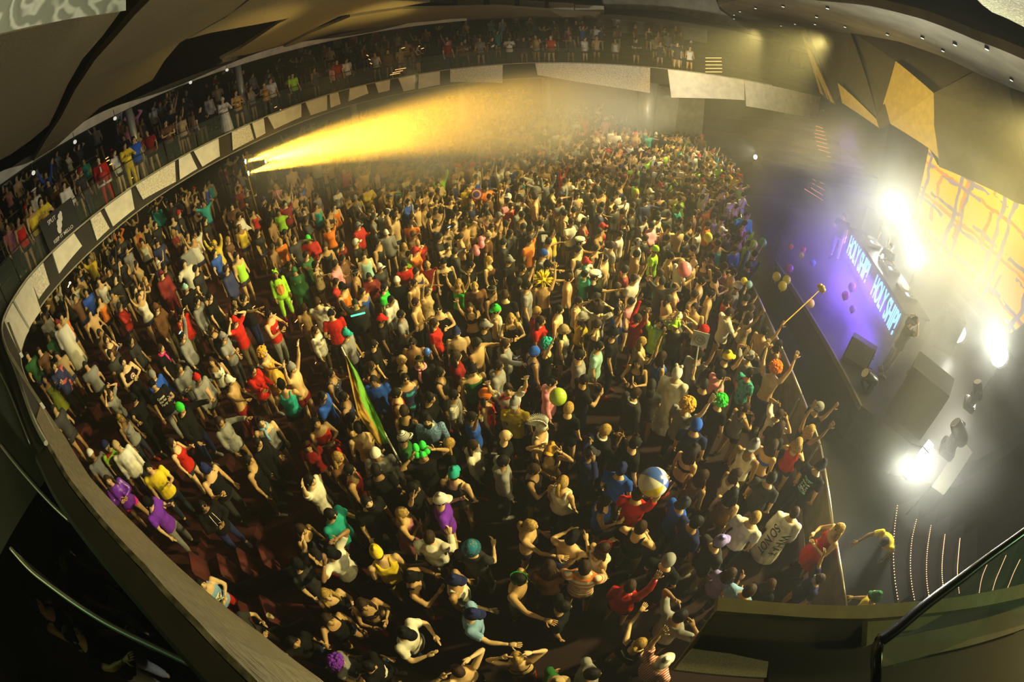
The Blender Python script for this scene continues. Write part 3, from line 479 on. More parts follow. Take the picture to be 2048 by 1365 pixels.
CROWD_DATA="""
-10.2,6.4,1.5,-1.7,d,f,d:brn,hb
-5.8,10.2,0.3,-2.8,d,f,o:dgn,H:dgn
-9.6,7.8,1.5,-1.9,W,f,k:wht,lb
-4.0,11.1,0.0,-2.6,d,m,k:aqu,hs+be
1.3,11.6,0.0,-1.9,w,m,t:yel,hs
2.6,11.5,0.0,-2.1,x,f,k:blk,hb
3.2,11.4,0.0,-2.1,d,m,t:wht,hb
-2.5,11.6,0.0,-2.9,d,m,t:red,bald
-1.9,11.7,0.0,-1.8,x,f,t:blk,ld
-8.3,9.1,1.2,-1.4,p,m,t:blk,hs
-6.1,10.5,0.3,-2.0,d,m,h:blk,hs
-5.6,10.7,0.3,-1.8,o,m,t:dgn,hs
-2.9,11.6,0.0,-3.1,d,f,k:wht,ly
5.1,11.0,0.0,-2.3,d,m,t:blk,hs
6.9,10.0,0.0,-2.4,w,m,t:blk,hs
-3.7,11.6,0.0,-1.8,d,m,k:blk,hs
-2.7,12.0,0.0,-1.9,d,m,t:brn,B:brn
-7.5,10.1,0.9,-1.8,d,m,k:lim,hs
-11.9,5.2,2.1,-1.8,c,f,t:brn,lb
-12.2,4.9,2.1,-1.8,d,m,t:dgn,hs
-9.5,8.9,1.5,-1.8,d,m,o:drd,H:drd
-5.2,11.3,0.3,-2.5,f,f,k:blk,lb
6.1,11.0,0.0,-2.3,d,m,t:drd,hs
-11.6,6.1,2.1,-2.3,d,m,d:wht,E:drd
-4.4,11.7,0.0,-1.5,d,m,t:blk,Q:wht
-4.9,11.8,0.0,-1.7,d,m,t:drd,hs
-11.8,6.4,2.1,-1.8,W,m,k:org,hs
-3.6,12.4,0.0,-2.7,d,m,h:gry,E:wht
-6.2,11.4,0.6,-2.0,o,m,t:dgy,hs
-8.4,10.3,1.2,-1.7,d,m,t:blu,hs
-12.3,5.9,2.1,-1.6,p,f,t:dgn,lb
-6.9,11.2,0.6,-1.5,d,m,n,hb
-5.9,11.8,0.3,-2.9,x,m,h:red,E:grn
-10.3,8.9,1.5,-1.8,h,f,t:brn,ly
-6.8,11.6,0.6,-2.1,d,f,t:org,ly
-11.4,7.7,1.8,-1.7,f,f,k:org,lb
7.1,11.3,0.0,-2.6,w,f,k:tan,lb
-11.1,8.4,1.8,-1.5,w,m,t:blk,hs
-9.5,10.3,1.5,-1.8,d,m,h:gry,hs
-12.2,7.4,2.1,-1.7,w,m,t:brn,hs
-11.9,7.7,2.1,-1.8,d,m,t:blu,hs
-8.8,11.0,1.2,-2.6,W,f,h:yel,W:yel
-11.5,8.1,2.1,-2.2,p,m,k:wht,hs+g
-11.5,8.6,2.1,-1.9,o,m,t:blk,hs
-8.5,11.3,1.2,-1.5,d,f,t:brn,ly
-7.7,11.9,0.9,-1.7,d,f,t:blk,ld
-9.4,10.7,1.5,-2.0,w,m,k:wht,hs
-11.9,8.8,2.1,-1.8,d,m,t:brn,hs
-8.3,11.9,1.2,-2.1,d,m,k:yel,bald
-13.3,6.6,2.1,-1.8,d,m,t:gry,hs
-7.5,12.6,0.9,-1.6,d,m,n,hs
-10.7,10.4,1.8,-1.9,d,m,t:nvy,C:blk
-11.9,10.0,2.1,-1.7,d,f,t:gry,lb
-11.6,11.5,2.1,-1.6,d,m,t:blk,hs
-14.1,9.9,2.1,-2.0,w,m,t:yel,hs
1.5,24.6,5.2,-2.9,h,f,t:blk,hb
-0.7,24.7,5.2,-3.1,d,m,t:gry,hs
2.9,24.6,5.2,2.9,d,m,t:red,bald
3.9,24.5,5.2,2.9,o,m,k:blk,hs
7.5,24.8,5.2,3.3,x,m,t:blk,hs
9.6,24.1,5.2,2.9,d,m,t:dgy,hs
9.6,24.2,5.2,2.9,d,m,t:blu,hs
10.3,24.0,5.2,3.0,d,m,k:wht,hs
6.5,25.4,5.2,2.8,d,f,k:wht,lb
5.5,25.6,5.2,3.1,o,m,n,hs
3.5,27.2,5.8,2.9,d,f,k:brn,lb
5.7,26.9,5.8,2.9,f,m,t:wht,hs
4.8,28.0,6.1,3.1,d,m,t:blk,bald
9.5,26.9,5.8,2.8,d,m,h:pnk,H:pnk
7.2,27.6,6.1,3.2,d,f,t:brn,lb
-15.6,8.3,2.1,-2.4
-15.7,10.3,2.1,-2.2
-15.5,11.1,2.1,-1.4
-15.2,8.6,2.1,-1.4
-15.1,10.0,2.1,-2.0
-15.0,11.5,2.1,-1.1
-15.0,12.1,2.1,-1.4
-15.2,13.3,2.1,-2.3
-14.5,9.2,2.1,-0.6
-14.6,11.4,2.1,-1.6
-14.5,12.1,2.1,-1.4
-14.5,13.2,2.1,-2.6
-14.4,14.4,2.1,-1.5
-14.7,15.1,2.1,-2.2
-14.0,6.9,2.1,-1.7
-13.7,8.8,2.1,-1.5
-14.0,9.2,2.1,-1.6
-13.8,11.0,2.1,-0.7
-14.1,14.4,2.1,-1.8
-13.4,8.2,2.1,-1.7
-13.4,8.6,2.1,-1.9
-13.2,11.0,2.1,-2.2
-13.2,12.9,2.1,-1.6
-13.5,13.8,2.1,-2.0
-13.4,14.4,2.1,-1.9
-13.5,15.8,2.1,-2.6
-13.0,7.6,2.1,-2.5
-12.9,9.4,2.1,-0.8
-12.7,11.5,2.1,-1.5
-12.7,12.0,2.1,-1.8
-12.6,13.8,2.1,-2.3
-12.8,14.5,2.1,-2.0
-12.9,14.9,2.1,-1.3
-12.8,18.1,2.1,-1.6
-12.6,18.7,2.1,-2.3
-12.3,6.6,2.1,-1.7
-12.1,9.4,2.1,-1.3
-12.3,10.0,2.1,-0.5
-12.0,14.1,2.1,-1.4
-12.3,14.4,2.1,-2.7
-12.2,15.0,2.1,-1.8
-12.1,17.5,2.1,-0.9
-12.3,18.6,2.1,-1.9
-11.5,9.2,2.1,-2.1
-11.6,10.6,2.1,-2.4
-11.5,12.4,1.8,-2.2
-11.4,12.7,1.8,-1.0
-11.5,14.1,2.1,-1.5
-11.5,14.4,1.8,-1.6
-11.6,15.0,2.1,-1.5
-11.7,15.5,2.1,-2.2
-11.7,17.8,2.1,-1.5
-11.7,19.1,2.1,-2.3
-11.4,23.1,1.8,-2.7
-11.1,5.3,1.8,-2.3
-11.0,6.9,1.8,-1.7
-11.0,8.0,1.8,-2.2
-10.9,9.3,1.8,-1.2
-10.8,11.6,1.8,-2.1
-11.1,13.4,1.8,-1.6
-11.2,17.3,1.8,-1.7
-10.8,22.0,1.8,-2.6
-11.2,24.9,1.8,-1.6
-10.9,26.2,1.8,-3.2
-10.4,7.6,1.5,-1.1
-10.3,9.7,1.5,-1.6
-10.6,11.2,1.8,-1.3
-10.5,13.2,1.8,-2.3
-10.5,15.8,1.8,-1.8
-10.5,18.7,1.8,-1.9
-10.3,19.0,1.5,-2.6
-10.5,19.8,1.8,-2.1
-10.6,21.3,1.8,-2.3
-10.4,22.0,1.5,-2.0
-10.4,22.8,1.8,-2.0
-10.5,23.6,1.8,-1.9
-10.6,25.0,1.8,-2.7
-9.7,3.7,1.5,-1.5
-9.7,5.2,1.5,-2.1
-10.0,8.1,1.5,-1.7
-9.7,9.3,1.5,-1.2
-9.9,11.1,1.5,-2.1
-9.9,11.5,1.5,-2.3
-9.8,12.1,1.5,-1.2
-9.8,13.4,1.5,-1.5
-10.0,15.0,1.5,-1.8
-9.9,18.2,1.5,-1.9
-9.7,18.7,1.5,-1.8
-10.0,19.8,1.5,-1.3
-10.0,20.7,1.5,-1.4
-9.9,21.3,1.5,-2.2
-9.8,22.1,1.5,-2.7
-9.8,24.3,1.5,-2.6
-9.8,24.9,1.5,-1.7
-9.9,26.3,1.5,-2.0
-9.3,5.8,1.2,-1.6
-9.2,9.7,1.2,-2.0
-9.4,13.4,1.5,-2.5
-9.4,14.6,1.5,-1.7
-9.3,16.6,1.2,-2.6
-9.4,17.8,1.5,-2.3
-9.3,19.3,1.2,-1.0
-9.2,22.0,1.2,-1.8
-9.2,22.8,1.2,-2.4
-9.2,23.2,1.2,-2.0
-9.1,24.9,1.2,-1.1
-9.3,26.1,1.2,-1.8
-9.3,26.8,1.2,-2.6
-8.7,12.6,1.2,-1.5
-8.6,13.4,1.2,-2.2
-8.6,14.3,1.2,-0.9
-8.6,15.6,1.2,-3.0
-8.6,17.2,1.2,-2.4
-8.8,18.7,1.2,-1.5
-8.7,19.3,1.2,-2.2
-8.8,20.2,1.2,-2.4
-8.7,20.8,1.2,-2.6
-8.5,21.4,1.2,-2.3
-8.8,22.2,1.2,-2.8
-8.7,22.7,1.2,-3.0
-8.9,23.0,1.2,-2.0
-8.7,23.9,1.2,-2.5
-8.8,24.4,1.2,-1.3
-8.8,25.0,1.2,-2.7
-8.9,26.8,1.2,-2.6
-8.9,27.2,1.2,-1.6
-8.7,27.6,1.2,-2.4
-8.2,13.9,0.9,-1.7
-8.3,14.6,0.9,-1.7
-8.0,15.0,0.9,-2.4
-8.2,15.5,0.9,-2.1
-8.0,16.2,0.9,-2.0
-7.9,16.7,0.9,-1.8
-8.0,17.4,0.9,-2.1
-8.3,19.3,0.9,-2.4
-8.3,20.3,0.9,-3.1
-8.2,23.0,0.9,-2.6
-8.0,24.3,0.9,-3.4
-8.0,24.9,0.9,-3.0
-8.3,26.0,0.9,-3.0
-8.3,28.0,1.2,-1.9
-7.5,9.4,0.9,-1.5
-7.6,13.5,0.9,-2.7
-7.4,13.7,0.9,-2.3
-7.5,14.7,0.9,-1.7
-7.5,15.3,0.9,-2.4
-7.6,15.5,0.9,-2.3
-7.4,17.9,0.9,-1.4
-7.4,18.7,0.9,-2.1
-7.4,20.9,0.9,-3.1
-7.6,21.5,0.9,-1.6
-7.6,23.0,0.9,-3.1
-7.7,24.2,0.9,-2.1
-7.7,25.0,0.9,-2.6
-7.5,25.4,0.9,-2.9
-7.6,26.1,0.9,-3.3
-7.5,27.4,0.9,-2.5
-7.6,27.8,1.2,-2.7
-7.4,28.3,1.2,-2.6
-6.9,12.2,0.6,-0.9
-6.8,13.8,0.6,-2.6
-7.1,14.3,0.6,-2.2
-7.0,15.6,0.6,-1.9
-6.9,18.6,0.6,-1.9
-6.8,20.4,0.6,-2.1
-7.0,21.0,0.6,-1.5
-7.2,22.8,0.6,-2.8
-6.9,23.1,0.6,-2.5
-7.1,24.9,0.6,-2.4
-6.9,25.6,0.6,-1.7
-6.9,26.2,0.9,-3.1
-6.9,26.6,0.9,-2.6
-7.0,27.1,0.9,-2.5
-7.1,27.9,1.2,-3.1
-6.9,28.3,1.2,-2.5
-6.4,12.9,0.6,-1.3
-6.4,14.0,0.6,-2.1
-6.2,15.8,0.6,-2.1
-6.6,17.0,0.6,-2.9
-6.5,17.8,0.6,-2.7
-6.2,18.7,0.6,-1.5
-6.3,19.2,0.6,-1.4
-6.4,19.9,0.6,-2.4
-6.2,21.0,0.6,-2.2
-6.3,21.5,0.6,-1.9
-6.4,22.5,0.6,-1.8
-6.2,23.8,0.6,-2.0
-6.6,24.3,0.6,-2.4
-6.5,24.9,0.6,-1.9
-6.3,27.1,0.9,-2.7
-6.5,28.3,1.2,-2.6
-5.6,12.8,0.3,-2.7
-5.9,13.8,0.3,-1.7
-5.9,14.4,0.3,-2.2
-5.8,15.7,0.3,-1.9
-5.8,16.4,0.3,-3.2
-5.8,17.3,0.3,-1.8
-5.7,18.0,0.3,-2.5
-5.9,18.4,0.3,-2.4
-6.0,19.2,0.3,-2.8
-6.0,19.6,0.3,-1.9
-5.9,20.2,0.3,-2.8
-5.7,21.9,0.3,-2.1
-5.7,23.7,0.3,-2.0
-6.0,25.0,0.6,-2.1
-5.9,26.6,0.9,-2.7
-5.9,27.7,1.2,-2.1
-5.0,14.3,0.0,-2.2
-5.3,15.2,0.3,-2.9
-5.1,16.2,0.3,-2.3
-5.2,18.1,0.3,-1.6
-5.2,19.3,0.3,-2.8
-5.1,19.8,0.0,-2.1
-5.4,21.3,0.3,-2.5
-5.2,22.0,0.3,-2.5
-5.1,24.5,0.6,-2.3
-5.4,24.9,0.6,-3.7
-5.1,25.7,0.9,-1.8
-5.3,25.9,0.9,-1.9
-5.1,27.9,1.2,-2.3
-5.2,28.3,1.2,-3.2
-4.5,9.8,0.0,-1.6
-4.7,10.5,0.0,-1.6
-4.6,10.9,0.0,-1.8
-4.7,13.1,0.0,-1.9
-4.4,13.8,0.0,-1.3
-4.6,14.3,0.0,-3.4
-4.7,15.0,0.0,-1.5
-4.7,16.4,0.0,-1.6
-4.7,17.0,0.0,-1.7
-4.5,17.5,0.0,-1.7
-4.5,18.0,0.0,-1.7
-4.6,18.6,0.0,-2.0
-4.6,19.7,0.0,-1.8
-4.6,20.4,0.0,-3.0
-4.7,21.1,0.0,-4.1
-4.6,21.6,0.0,-3.2
-4.8,22.0,0.3,-1.2
-4.6,23.0,0.3,-1.9
-4.8,24.5,0.6,-2.3
-4.8,26.0,0.9,-2.0
-4.7,27.8,1.2,-2.9
-3.9,13.9,0.0,-1.1
-4.2,14.3,0.0,-2.2
-4.0,14.9,0.0,-2.1
-4.2,15.6,0.0,-2.1
-4.3,16.1,0.0,-2.4
-4.1,16.7,0.0,-1.7
-3.9,17.5,0.0,-1.8
-3.9,18.0,0.0,-2.2
-3.9,18.7,0.0,-2.9
-4.0,19.8,0.0,-2.3
-4.1,20.1,0.0,-1.8
-3.9,20.7,0.0,-3.2
-4.2,21.4,0.0,-1.8
-3.9,22.0,0.3,-3.1
-4.2,23.2,0.3,-2.3
-4.0,24.8,0.6,-2.8
-4.2,25.4,0.6,-2.1
-3.9,26.2,0.9,-2.3
-4.2,26.7,0.9,-2.3
-4.0,27.3,0.9,-2.5
-4.0,27.7,1.2,-3.0
-3.9,28.4,1.2,-2.6
-4.0,29.6,1.5,-3.4
-3.6,8.6,0.0,-2.7
-3.6,9.2,0.0,-2.0
-3.6,10.0,0.0,-2.7
-3.4,10.4,0.0,-2.2
-3.5,13.3,0.0,-2.0
-3.6,14.1,0.0,-2.7
-3.3,14.7,0.0,-2.1
-3.7,15.2,0.0,-2.1
-3.5,15.7,0.0,-1.9
-3.5,16.1,0.0,-2.6
-3.3,17.0,0.0,-2.3
-3.3,17.2,0.0,-2.6
-3.4,18.1,0.0,-2.1
-3.5,18.7,0.0,-2.5
-3.5,19.1,0.0,-2.2
-3.6,19.6,0.0,-1.6
-3.6,20.4,0.0,-2.3
-3.3,20.8,0.0,-2.3
-3.6,21.3,0.0,-2.2
-3.3,22.0,0.3,-1.8
-3.5,22.5,0.3,-2.3
-3.5,23.1,0.3,-2.5
-3.6,23.6,0.3,-2.7
-3.4,24.5,0.6,-2.3
-3.4,25.0,0.6,-2.7
-3.3,25.6,0.6,-2.4
-3.4,26.1,0.9,-2.3
-3.7,26.5,0.9,-2.5
-3.3,27.1,0.9,-2.1
-3.3,27.9,1.2,-1.9
-3.4,28.5,1.2,-2.5
-3.6,28.9,1.2,-2.4
-3.6,29.7,1.5,-2.5
-2.7,11.0,0.0,-2.2
-2.9,12.9,0.0,-3.1
-3.0,13.5,0.0,-1.9
-2.9,14.1,0.0,-2.1
-2.7,14.3,0.0,-1.9
-3.0,15.1,0.0,-1.7
-2.8,15.7,0.0,-2.1
-2.8,16.3,0.0,-2.4
-2.9,16.7,0.0,-1.5
-2.9,17.6,0.0,-1.0
-3.0,18.0,0.0,-2.7
-2.9,18.6,0.0,-2.2
-3.0,19.1,0.0,-1.9
-2.7,19.6,0.0,-2.2
-3.0,20.1,0.0,-1.8
-3.1,21.0,0.0,-3.0
-2.9,21.5,0.0,-2.1
-3.0,22.0,0.3,-1.7
-2.9,22.6,0.3,-2.9
-2.9,23.0,0.3,-2.4
-3.1,24.0,0.6,-2.6
-2.8,24.3,0.6,-2.7
-2.8,25.0,0.6,-2.6
-2.9,25.6,0.6,-1.6
-3.0,26.1,0.9,-1.6
-2.8,26.7,0.9,-2.1
-2.7,27.1,0.9,-2.8
-2.9,27.7,1.2,-3.1
-2.8,28.4,1.2,-1.5
-3.0,29.0,1.2,-3.4
-3.0,29.4,1.5,-1.8
-3.0,30.1,1.5,-2.8
-2.3,9.8,0.0,-2.2
-2.5,11.0,0.0,-1.9
-2.1,12.7,0.0,-2.3
-2.4,13.4,0.0,-1.5
-2.2,13.8,0.0,-2.8
-2.3,14.5,0.0,-2.4
-2.5,14.9,0.0,-1.8
-2.4,15.8,0.0,-1.5
-2.4,16.1,0.0,-2.5
-2.4,16.9,0.0,-2.8
-2.3,17.4,0.0,-2.5
-2.4,18.2,0.0,-2.2
-2.3,18.4,0.0,-2.0
-2.4,19.1,0.0,-2.7
-2.4,19.6,0.0,-3.6
-2.1,20.4,0.0,-2.5
-2.2,20.7,0.0,-1.4
-2.3,21.5,0.0,-2.6
-2.4,21.9,0.3,-2.5
-2.2,22.6,0.3,-2.2
-2.4,23.2,0.3,-2.3
-2.3,23.8,0.6,-2.8
-2.5,24.4,0.6,-2.4
-2.4,24.9,0.6,-2.8
-2.4,25.6,0.6,-1.8
-2.3,25.9,0.9,-2.2
-2.1,26.6,0.9,-3.1
-2.5,27.4,0.9,-2.3
-2.4,27.8,1.2,-1.7
-2.4,28.5,1.2,-3.0
-2.4,28.8,1.2,-2.3
-2.5,29.4,1.5,-2.1
-2.3,30.2,1.5,-3.0
-1.6,11.0,0.0,-2.4
-1.7,12.1,0.0,-2.1
-1.6,12.7,0.0,-2.0
-1.6,13.2,0.0,-2.0
-1.6,13.9,0.0,-1.8
-1.8,14.5,0.0,-2.5
-1.8,15.0,0.0,-1.1
-1.9,15.7,0.0,-1.7
-1.8,16.3,0.0,-1.9
-1.6,16.9,0.0,-2.0
-1.6,17.2,0.0,-1.6
-1.8,18.0,0.0,-3.1
-1.6,18.5,0.0,-2.6
-1.8,19.1,0.0,-2.5
-1.6,19.6,0.0,-2.6
-1.6,20.5,0.0,-2.3
-1.6,20.8,0.0,-2.5
-1.6,21.3,0.0,-2.2
-1.8,21.9,0.0,-2.4
-1.8,22.7,0.3,-1.5
-1.9,23.4,0.3,-2.7
-1.7,23.8,0.6,-2.7
-1.9,24.4,0.6,-2.2
-1.6,25.0,0.6,-1.7
-1.7,25.6,0.6,-2.0
-1.7,26.1,0.9,-2.8
-1.8,26.8,0.9,-2.7
-1.7,27.3,0.9,-2.9
-1.7,27.9,1.2,-2.1
-1.7,28.3,1.2,-2.6
-1.8,29.2,1.2,-2.3
-1.6,29.7,1.5,-2.7
-1.6,30.2,1.5,-2.7
-1.4,10.8,0.0,-1.2
-1.3,11.7,0.0,-1.2
-1.2,12.2,0.0,-2.4
-1.0,12.7,0.0,-2.4
-1.2,13.3,0.0,-2.7
-1.1,13.8,0.0,-3.0
-1.1,14.5,0.0,-1.6
-1.0,15.2,0.0,-1.8
-1.3,15.7,0.0,-2.6
-1.2,16.3,0.0,-2.6
-1.0,16.7,0.0,-2.2
-1.0,17.6,0.0,-2.1
-1.2,18.1,0.0,-0.8
-1.2,18.4,0.0,-2.6
-1.2,18.9,0.0,-3.1
-1.3,19.6,0.0,-2.3
-1.3,20.1,0.0,-2.1
-1.3,21.0,0.0,-3.4
-1.1,21.4,0.0,-2.3
-1.0,21.9,0.3,-2.4
-1.1,22.4,0.3,-2.7
-1.1,23.3,0.3,-2.7
-1.2,23.7,0.3,-3.0
-1.1,24.2,0.6,-3.1
-1.0,24.9,0.6,-3.4
-1.1,25.4,0.6,-2.5
-1.3,25.9,0.9,-2.0
-1.3,26.7,0.9,-3.2
-1.1,27.2,0.9,-3.0
-1.2,28.0,1.2,-3.6
-1.3,28.3,1.2,-3.0
-1.2,29.2,1.2,-2.2
-1.2,29.7,1.5,-2.3
-1.0,30.1,1.5,-2.1
-1.0,30.7,1.5,-2.5
-0.7,6.9,0.0,-2.1
-0.4,12.1,0.0,-2.7
-0.5,12.8,0.0,-3.0
-0.6,13.2,0.0,-2.5
-0.6,13.8,0.0,-1.9
-0.5,14.7,0.0,-2.0
-0.6,15.2,0.0,-2.4
-0.6,15.5,0.0,-2.8
-0.6,16.1,0.0,-2.7
-0.6,17.0,0.0,-2.3
-0.5,17.3,0.0,-3.0
-0.5,18.0,0.0,-1.7
-0.5,18.6,0.0,-2.0
-0.6,19.2,0.0,-2.2
-0.5,19.5,0.0,-2.5
-0.6,20.1,0.0,-2.9
-0.7,20.9,0.0,-3.3
-0.7,21.6,0.0,-2.7
-0.7,21.9,0.3,-2.2
-0.5,22.8,0.3,-2.0
-0.5,23.0,0.3,-2.7
-0.8,23.6,0.3,-2.2
-0.6,24.4,0.6,-2.3
-0.7,25.0,0.6,-2.1
-0.6,25.7,0.9,-2.3
-0.7,25.9,0.9,-1.8
-0.7,26.7,0.9,-2.8
-0.4,27.3,0.9,-2.7
-0.6,27.8,1.2,-2.1
-0.7,28.4,1.2,-3.1
-0.5,29.1,1.2,-2.3
-0.6,29.7,1.5,-2.7
-0.7,30.0,1.5,-2.7
-0.5,30.5,1.5,-1.7
0.2,9.1,0.0,-1.1
-0.1,11.0,0.0,-1.5
0.1,11.7,0.0,-2.0
-0.0,12.2,0.0,-1.8
-0.2,12.8,0.0,-1.8
0.2,13.5,0.0,-2.4
0.1,13.9,0.0,-2.2
0.2,14.3,0.0,-3.9
-0.1,15.0,0.0,-2.0
-0.1,15.8,0.0,-2.2
0.1,16.1,0.0,-1.9
0.2,17.0,0.0,-1.8
-0.1,17.2,0.0,-2.2
0.1,18.0,0.0,-2.4
0.2,18.7,0.0,-2.2
0.2,19.3,0.0,-2.5
0.1,19.8,0.0,-2.1
0.1,20.3,0.0,-3.1
-0.2,20.9,0.0,-3.5
0.1,21.4,0.0,-3.1
0.0,22.1,0.3,-3.6
0.1,22.6,0.3,-2.4
0.2,23.4,0.3,-2.7
0.2,23.8,0.6,-2.9
-0.2,24.5,0.6,-2.8
-0.2,25.0,0.6,-2.7
0.0,25.6,0.6,-1.6
-0.0,26.1,0.9,-3.2
0.2,26.6,0.9,-2.0
-0.1,27.1,0.9,-2.6
0.2,27.9,1.2,-3.1
0.1,28.6,1.2,-2.2
-0.1,29.0,1.2,-3.0
0.0,29.5,1.5,-3.2
0.1,30.1,1.5,-3.3
-0.2,30.6,1.5,-3.3
0.6,11.0,0.0,-2.2
0.7,11.7,0.0,-2.2
0.5,12.1,0.0,-0.9
0.5,12.9,0.0,-1.9
0.4,13.3,0.0,-1.9
0.6,14.1,0.0,-2.0
0.5,14.4,0.0,-2.2
0.5,15.2,0.0,-1.7
0.6,15.5,0.0,-2.4
0.7,16.4,0.0,-1.8
0.7,16.9,0.0,-1.4
0.6,17.2,0.0,-2.3
0.4,18.1,0.0,-2.8
0.6,18.5,0.0,-1.9
0.5,19.0,0.0,-3.7
0.6,19.7,0.0,-2.7
0.6,20.4,0.0,-3.9
0.5,21.0,0.0,-2.5
0.7,21.6,0.0,-3.3
0.6,22.0,0.3,-3.0
0.4,22.8,0.3,-2.6
0.8,23.0,0.3,-2.4
0.6,23.8,0.6,-3.3
0.7,24.5,0.6,-3.5
0.6,24.9,0.6,-3.0
0.7,25.6,0.6,-2.6
0.6,26.1,0.9,-3.1
0.8,26.8,0.9,-3.0
0.6,27.1,0.9,-2.2
0.8,27.7,1.2,-4.3
0.7,28.5,1.2,-3.5
0.5,28.8,1.2,-2.1
0.5,29.6,1.5,-3.3
0.5,30.2,1.5,-2.0
0.8,30.9,1.5,-2.8
1.1,10.9,0.0,-1.7
1.0,12.1,0.0,-1.8
1.2,12.7,0.0,-2.0
1.2,13.4,0.0,-2.1
1.0,14.0,0.0,-1.5
1.0,14.5,0.0,-2.6
1.0,15.0,0.0,-1.6
1.2,15.7,0.0,-2.8
1.2,16.2,0.0,-2.1
1.1,16.9,0.0,-2.7
1.1,17.4,0.0,-2.3
1.3,17.9,0.0,-2.0
1.1,18.6,0.0,-2.0
1.0,19.2,0.0,-2.1
1.0,19.6,0.0,-3.0
1.3,20.4,0.0,-1.6
1.1,20.8,0.0,-2.3
1.1,21.3,0.0,-2.6
1.1,22.0,0.3,-2.8
1.3,22.7,0.3,-3.2
1.1,23.1,0.3,-1.5
1.2,23.8,0.6,-2.3
1.0,24.4,0.6,-2.5
1.2,24.9,0.6,-2.5
1.1,25.7,0.9,-2.9
1.2,26.1,0.9,-2.1
1.2,26.8,0.9,-3.3
1.2,27.1,0.9,-2.7
1.1,27.7,1.2,-3.5
1.3,28.5,1.2,-3.0
1.0,28.9,1.2,-3.0
1.0,29.4,1.5,-3.0
1.2,30.1,1.5,-2.1
1.1,30.6,1.5,-2.7
1.7,7.2,0.0,-1.9
1.9,8.3,0.0,-1.6
1.8,9.3,0.0,-1.6
1.9,9.7,0.0,-2.6
1.8,10.3,0.0,-2.2
1.9,12.1,0.0,-2.5
1.8,12.8,0.0,-1.6
1.8,13.2,0.0,-2.8
1.8,13.8,0.0,-2.5
1.9,14.6,0.0,-1.9
1.7,15.1,0.0,-1.7
1.6,15.8,0.0,-2.7
1.6,16.3,0.0,-2.4
1.6,17.0,0.0,-3.2
1.8,17.6,0.0,-3.4
1.9,18.1,0.0,-2.3
1.7,18.6,0.0,-2.2
1.6,19.1,0.0,-2.0
1.8,19.6,0.0,-2.0
1.8,20.2,0.0,-2.1
1.8,20.9,0.0,-3.5
1.8,21.4,0.0,-2.4
1.9,21.9,0.0,-3.1
1.5,22.5,0.3,-2.7
1.7,23.1,0.3,-2.4
1.9,23.9,0.6,-2.6
1.7,24.2,0.6,-3.5
1.7,25.1,0.6,-2.8
1.8,25.3,0.6,-2.8
1.9,25.9,0.9,-2.9
1.9,26.6,0.9,-2.9
1.7,27.2,0.9,-2.9
1.9,27.9,1.2,-3.8
1.6,28.4,1.2,-2.5
1.9,28.8,1.2,-3.4
1.9,29.4,1.5,-2.6
1.7,30.3,1.5,-3.0
1.8,30.8,1.5,-2.6
2.4,5.4,0.0,-0.3
2.5,8.8,0.0,-1.7
2.4,9.8,0.0,-2.3
2.3,10.5,0.0,-2.0
2.3,12.2,0.0,-1.7
2.1,12.9,0.0,-1.3
2.3,13.4,0.0,-3.0
2.2,13.7,0.0,-3.0
2.5,14.5,0.0,-2.7
2.4,15.1,0.0,-2.1
2.2,15.6,0.0,-1.9
2.4,16.1,0.0,-2.7
2.3,16.9,0.0,-2.3
2.4,17.5,0.0,-2.1
2.3,17.8,0.0,-2.5
2.3,18.5,0.0,-1.7
2.2,19.2,0.0,-1.9
2.3,19.9,0.0,-3.2
2.3,20.3,0.0,-2.4
2.4,20.8,0.0,-2.8
2.3,21.4,0.0,-3.0
2.2,22.2,0.3,-3.2
2.2,22.5,0.3,-3.7
2.2,23.2,0.3,-2.6
2.2,23.7,0.3,-2.0
2.3,24.2,0.6,-3.2
2.4,24.9,0.6,-2.8
2.4,25.6,0.6,-2.8
2.3,26.2,0.9,-3.2
2.3,26.6,0.9,-2.8
2.7,8.2,0.0,-2.2
2.9,8.8,0.0,-2.4
2.8,9.3,0.0,-1.6
2.7,10.4,0.0,-1.3
2.8,12.0,0.0,-1.8
2.9,12.8,0.0,-1.6
3.1,13.4,0.0,-2.0
2.9,14.0,0.0,-1.6
2.9,14.7,0.0,-3.1
2.8,15.2,0.0,-2.2
3.1,15.5,0.0,-2.7
2.9,16.1,0.0,-2.6
3.0,16.9,0.0,-1.9
2.7,17.5,0.0,-2.3
3.1,18.1,0.0,-2.3
2.8,18.4,0.0,-3.1
3.0,19.2,0.0,-3.7
2.9,19.6,0.0,-2.3
3.0,20.5,0.0,-2.9
2.9,20.9,0.0,-2.5
3.0,21.4,0.0,-2.6
3.0,21.9,0.3,-2.3
2.8,22.6,0.3,-2.7
3.1,23.4,0.3,-1.8
2.7,23.8,0.6,-3.9
3.1,24.4,0.6,-3.1
2.9,24.8,0.6,-2.7
2.8,25.5,0.6,-3.2
3.0,25.9,0.9,-2.6
2.9,26.7,0.9,-1.9
2.8,27.2,0.9,-3.0
3.4,5.3,0.0,-0.8
3.6,8.2,0.0,-1.5
3.6,8.7,0.0,-0.6
3.7,9.2,0.0,-1.9
3.5,12.1,0.0,-1.6
3.6,12.7,0.0,-1.8
3.5,13.2,0.0,-2.5
3.6,14.0,0.0,-2.1
3.3,14.4,0.0,-2.6
3.5,15.0,0.0,-2.3
3.4,15.5,0.0,-1.8
3.4,16.4,0.0,-3.0
3.4,16.7,0.0,-2.3
3.4,17.4,0.0,-2.6
3.6,18.0,0.0,-2.3
3.6,18.4,0.0,-2.2
3.6,19.0,0.0,-2.1
3.6,19.9,0.0,-2.8
3.4,20.4,0.0,-2.6
3.6,21.0,0.0,-2.3
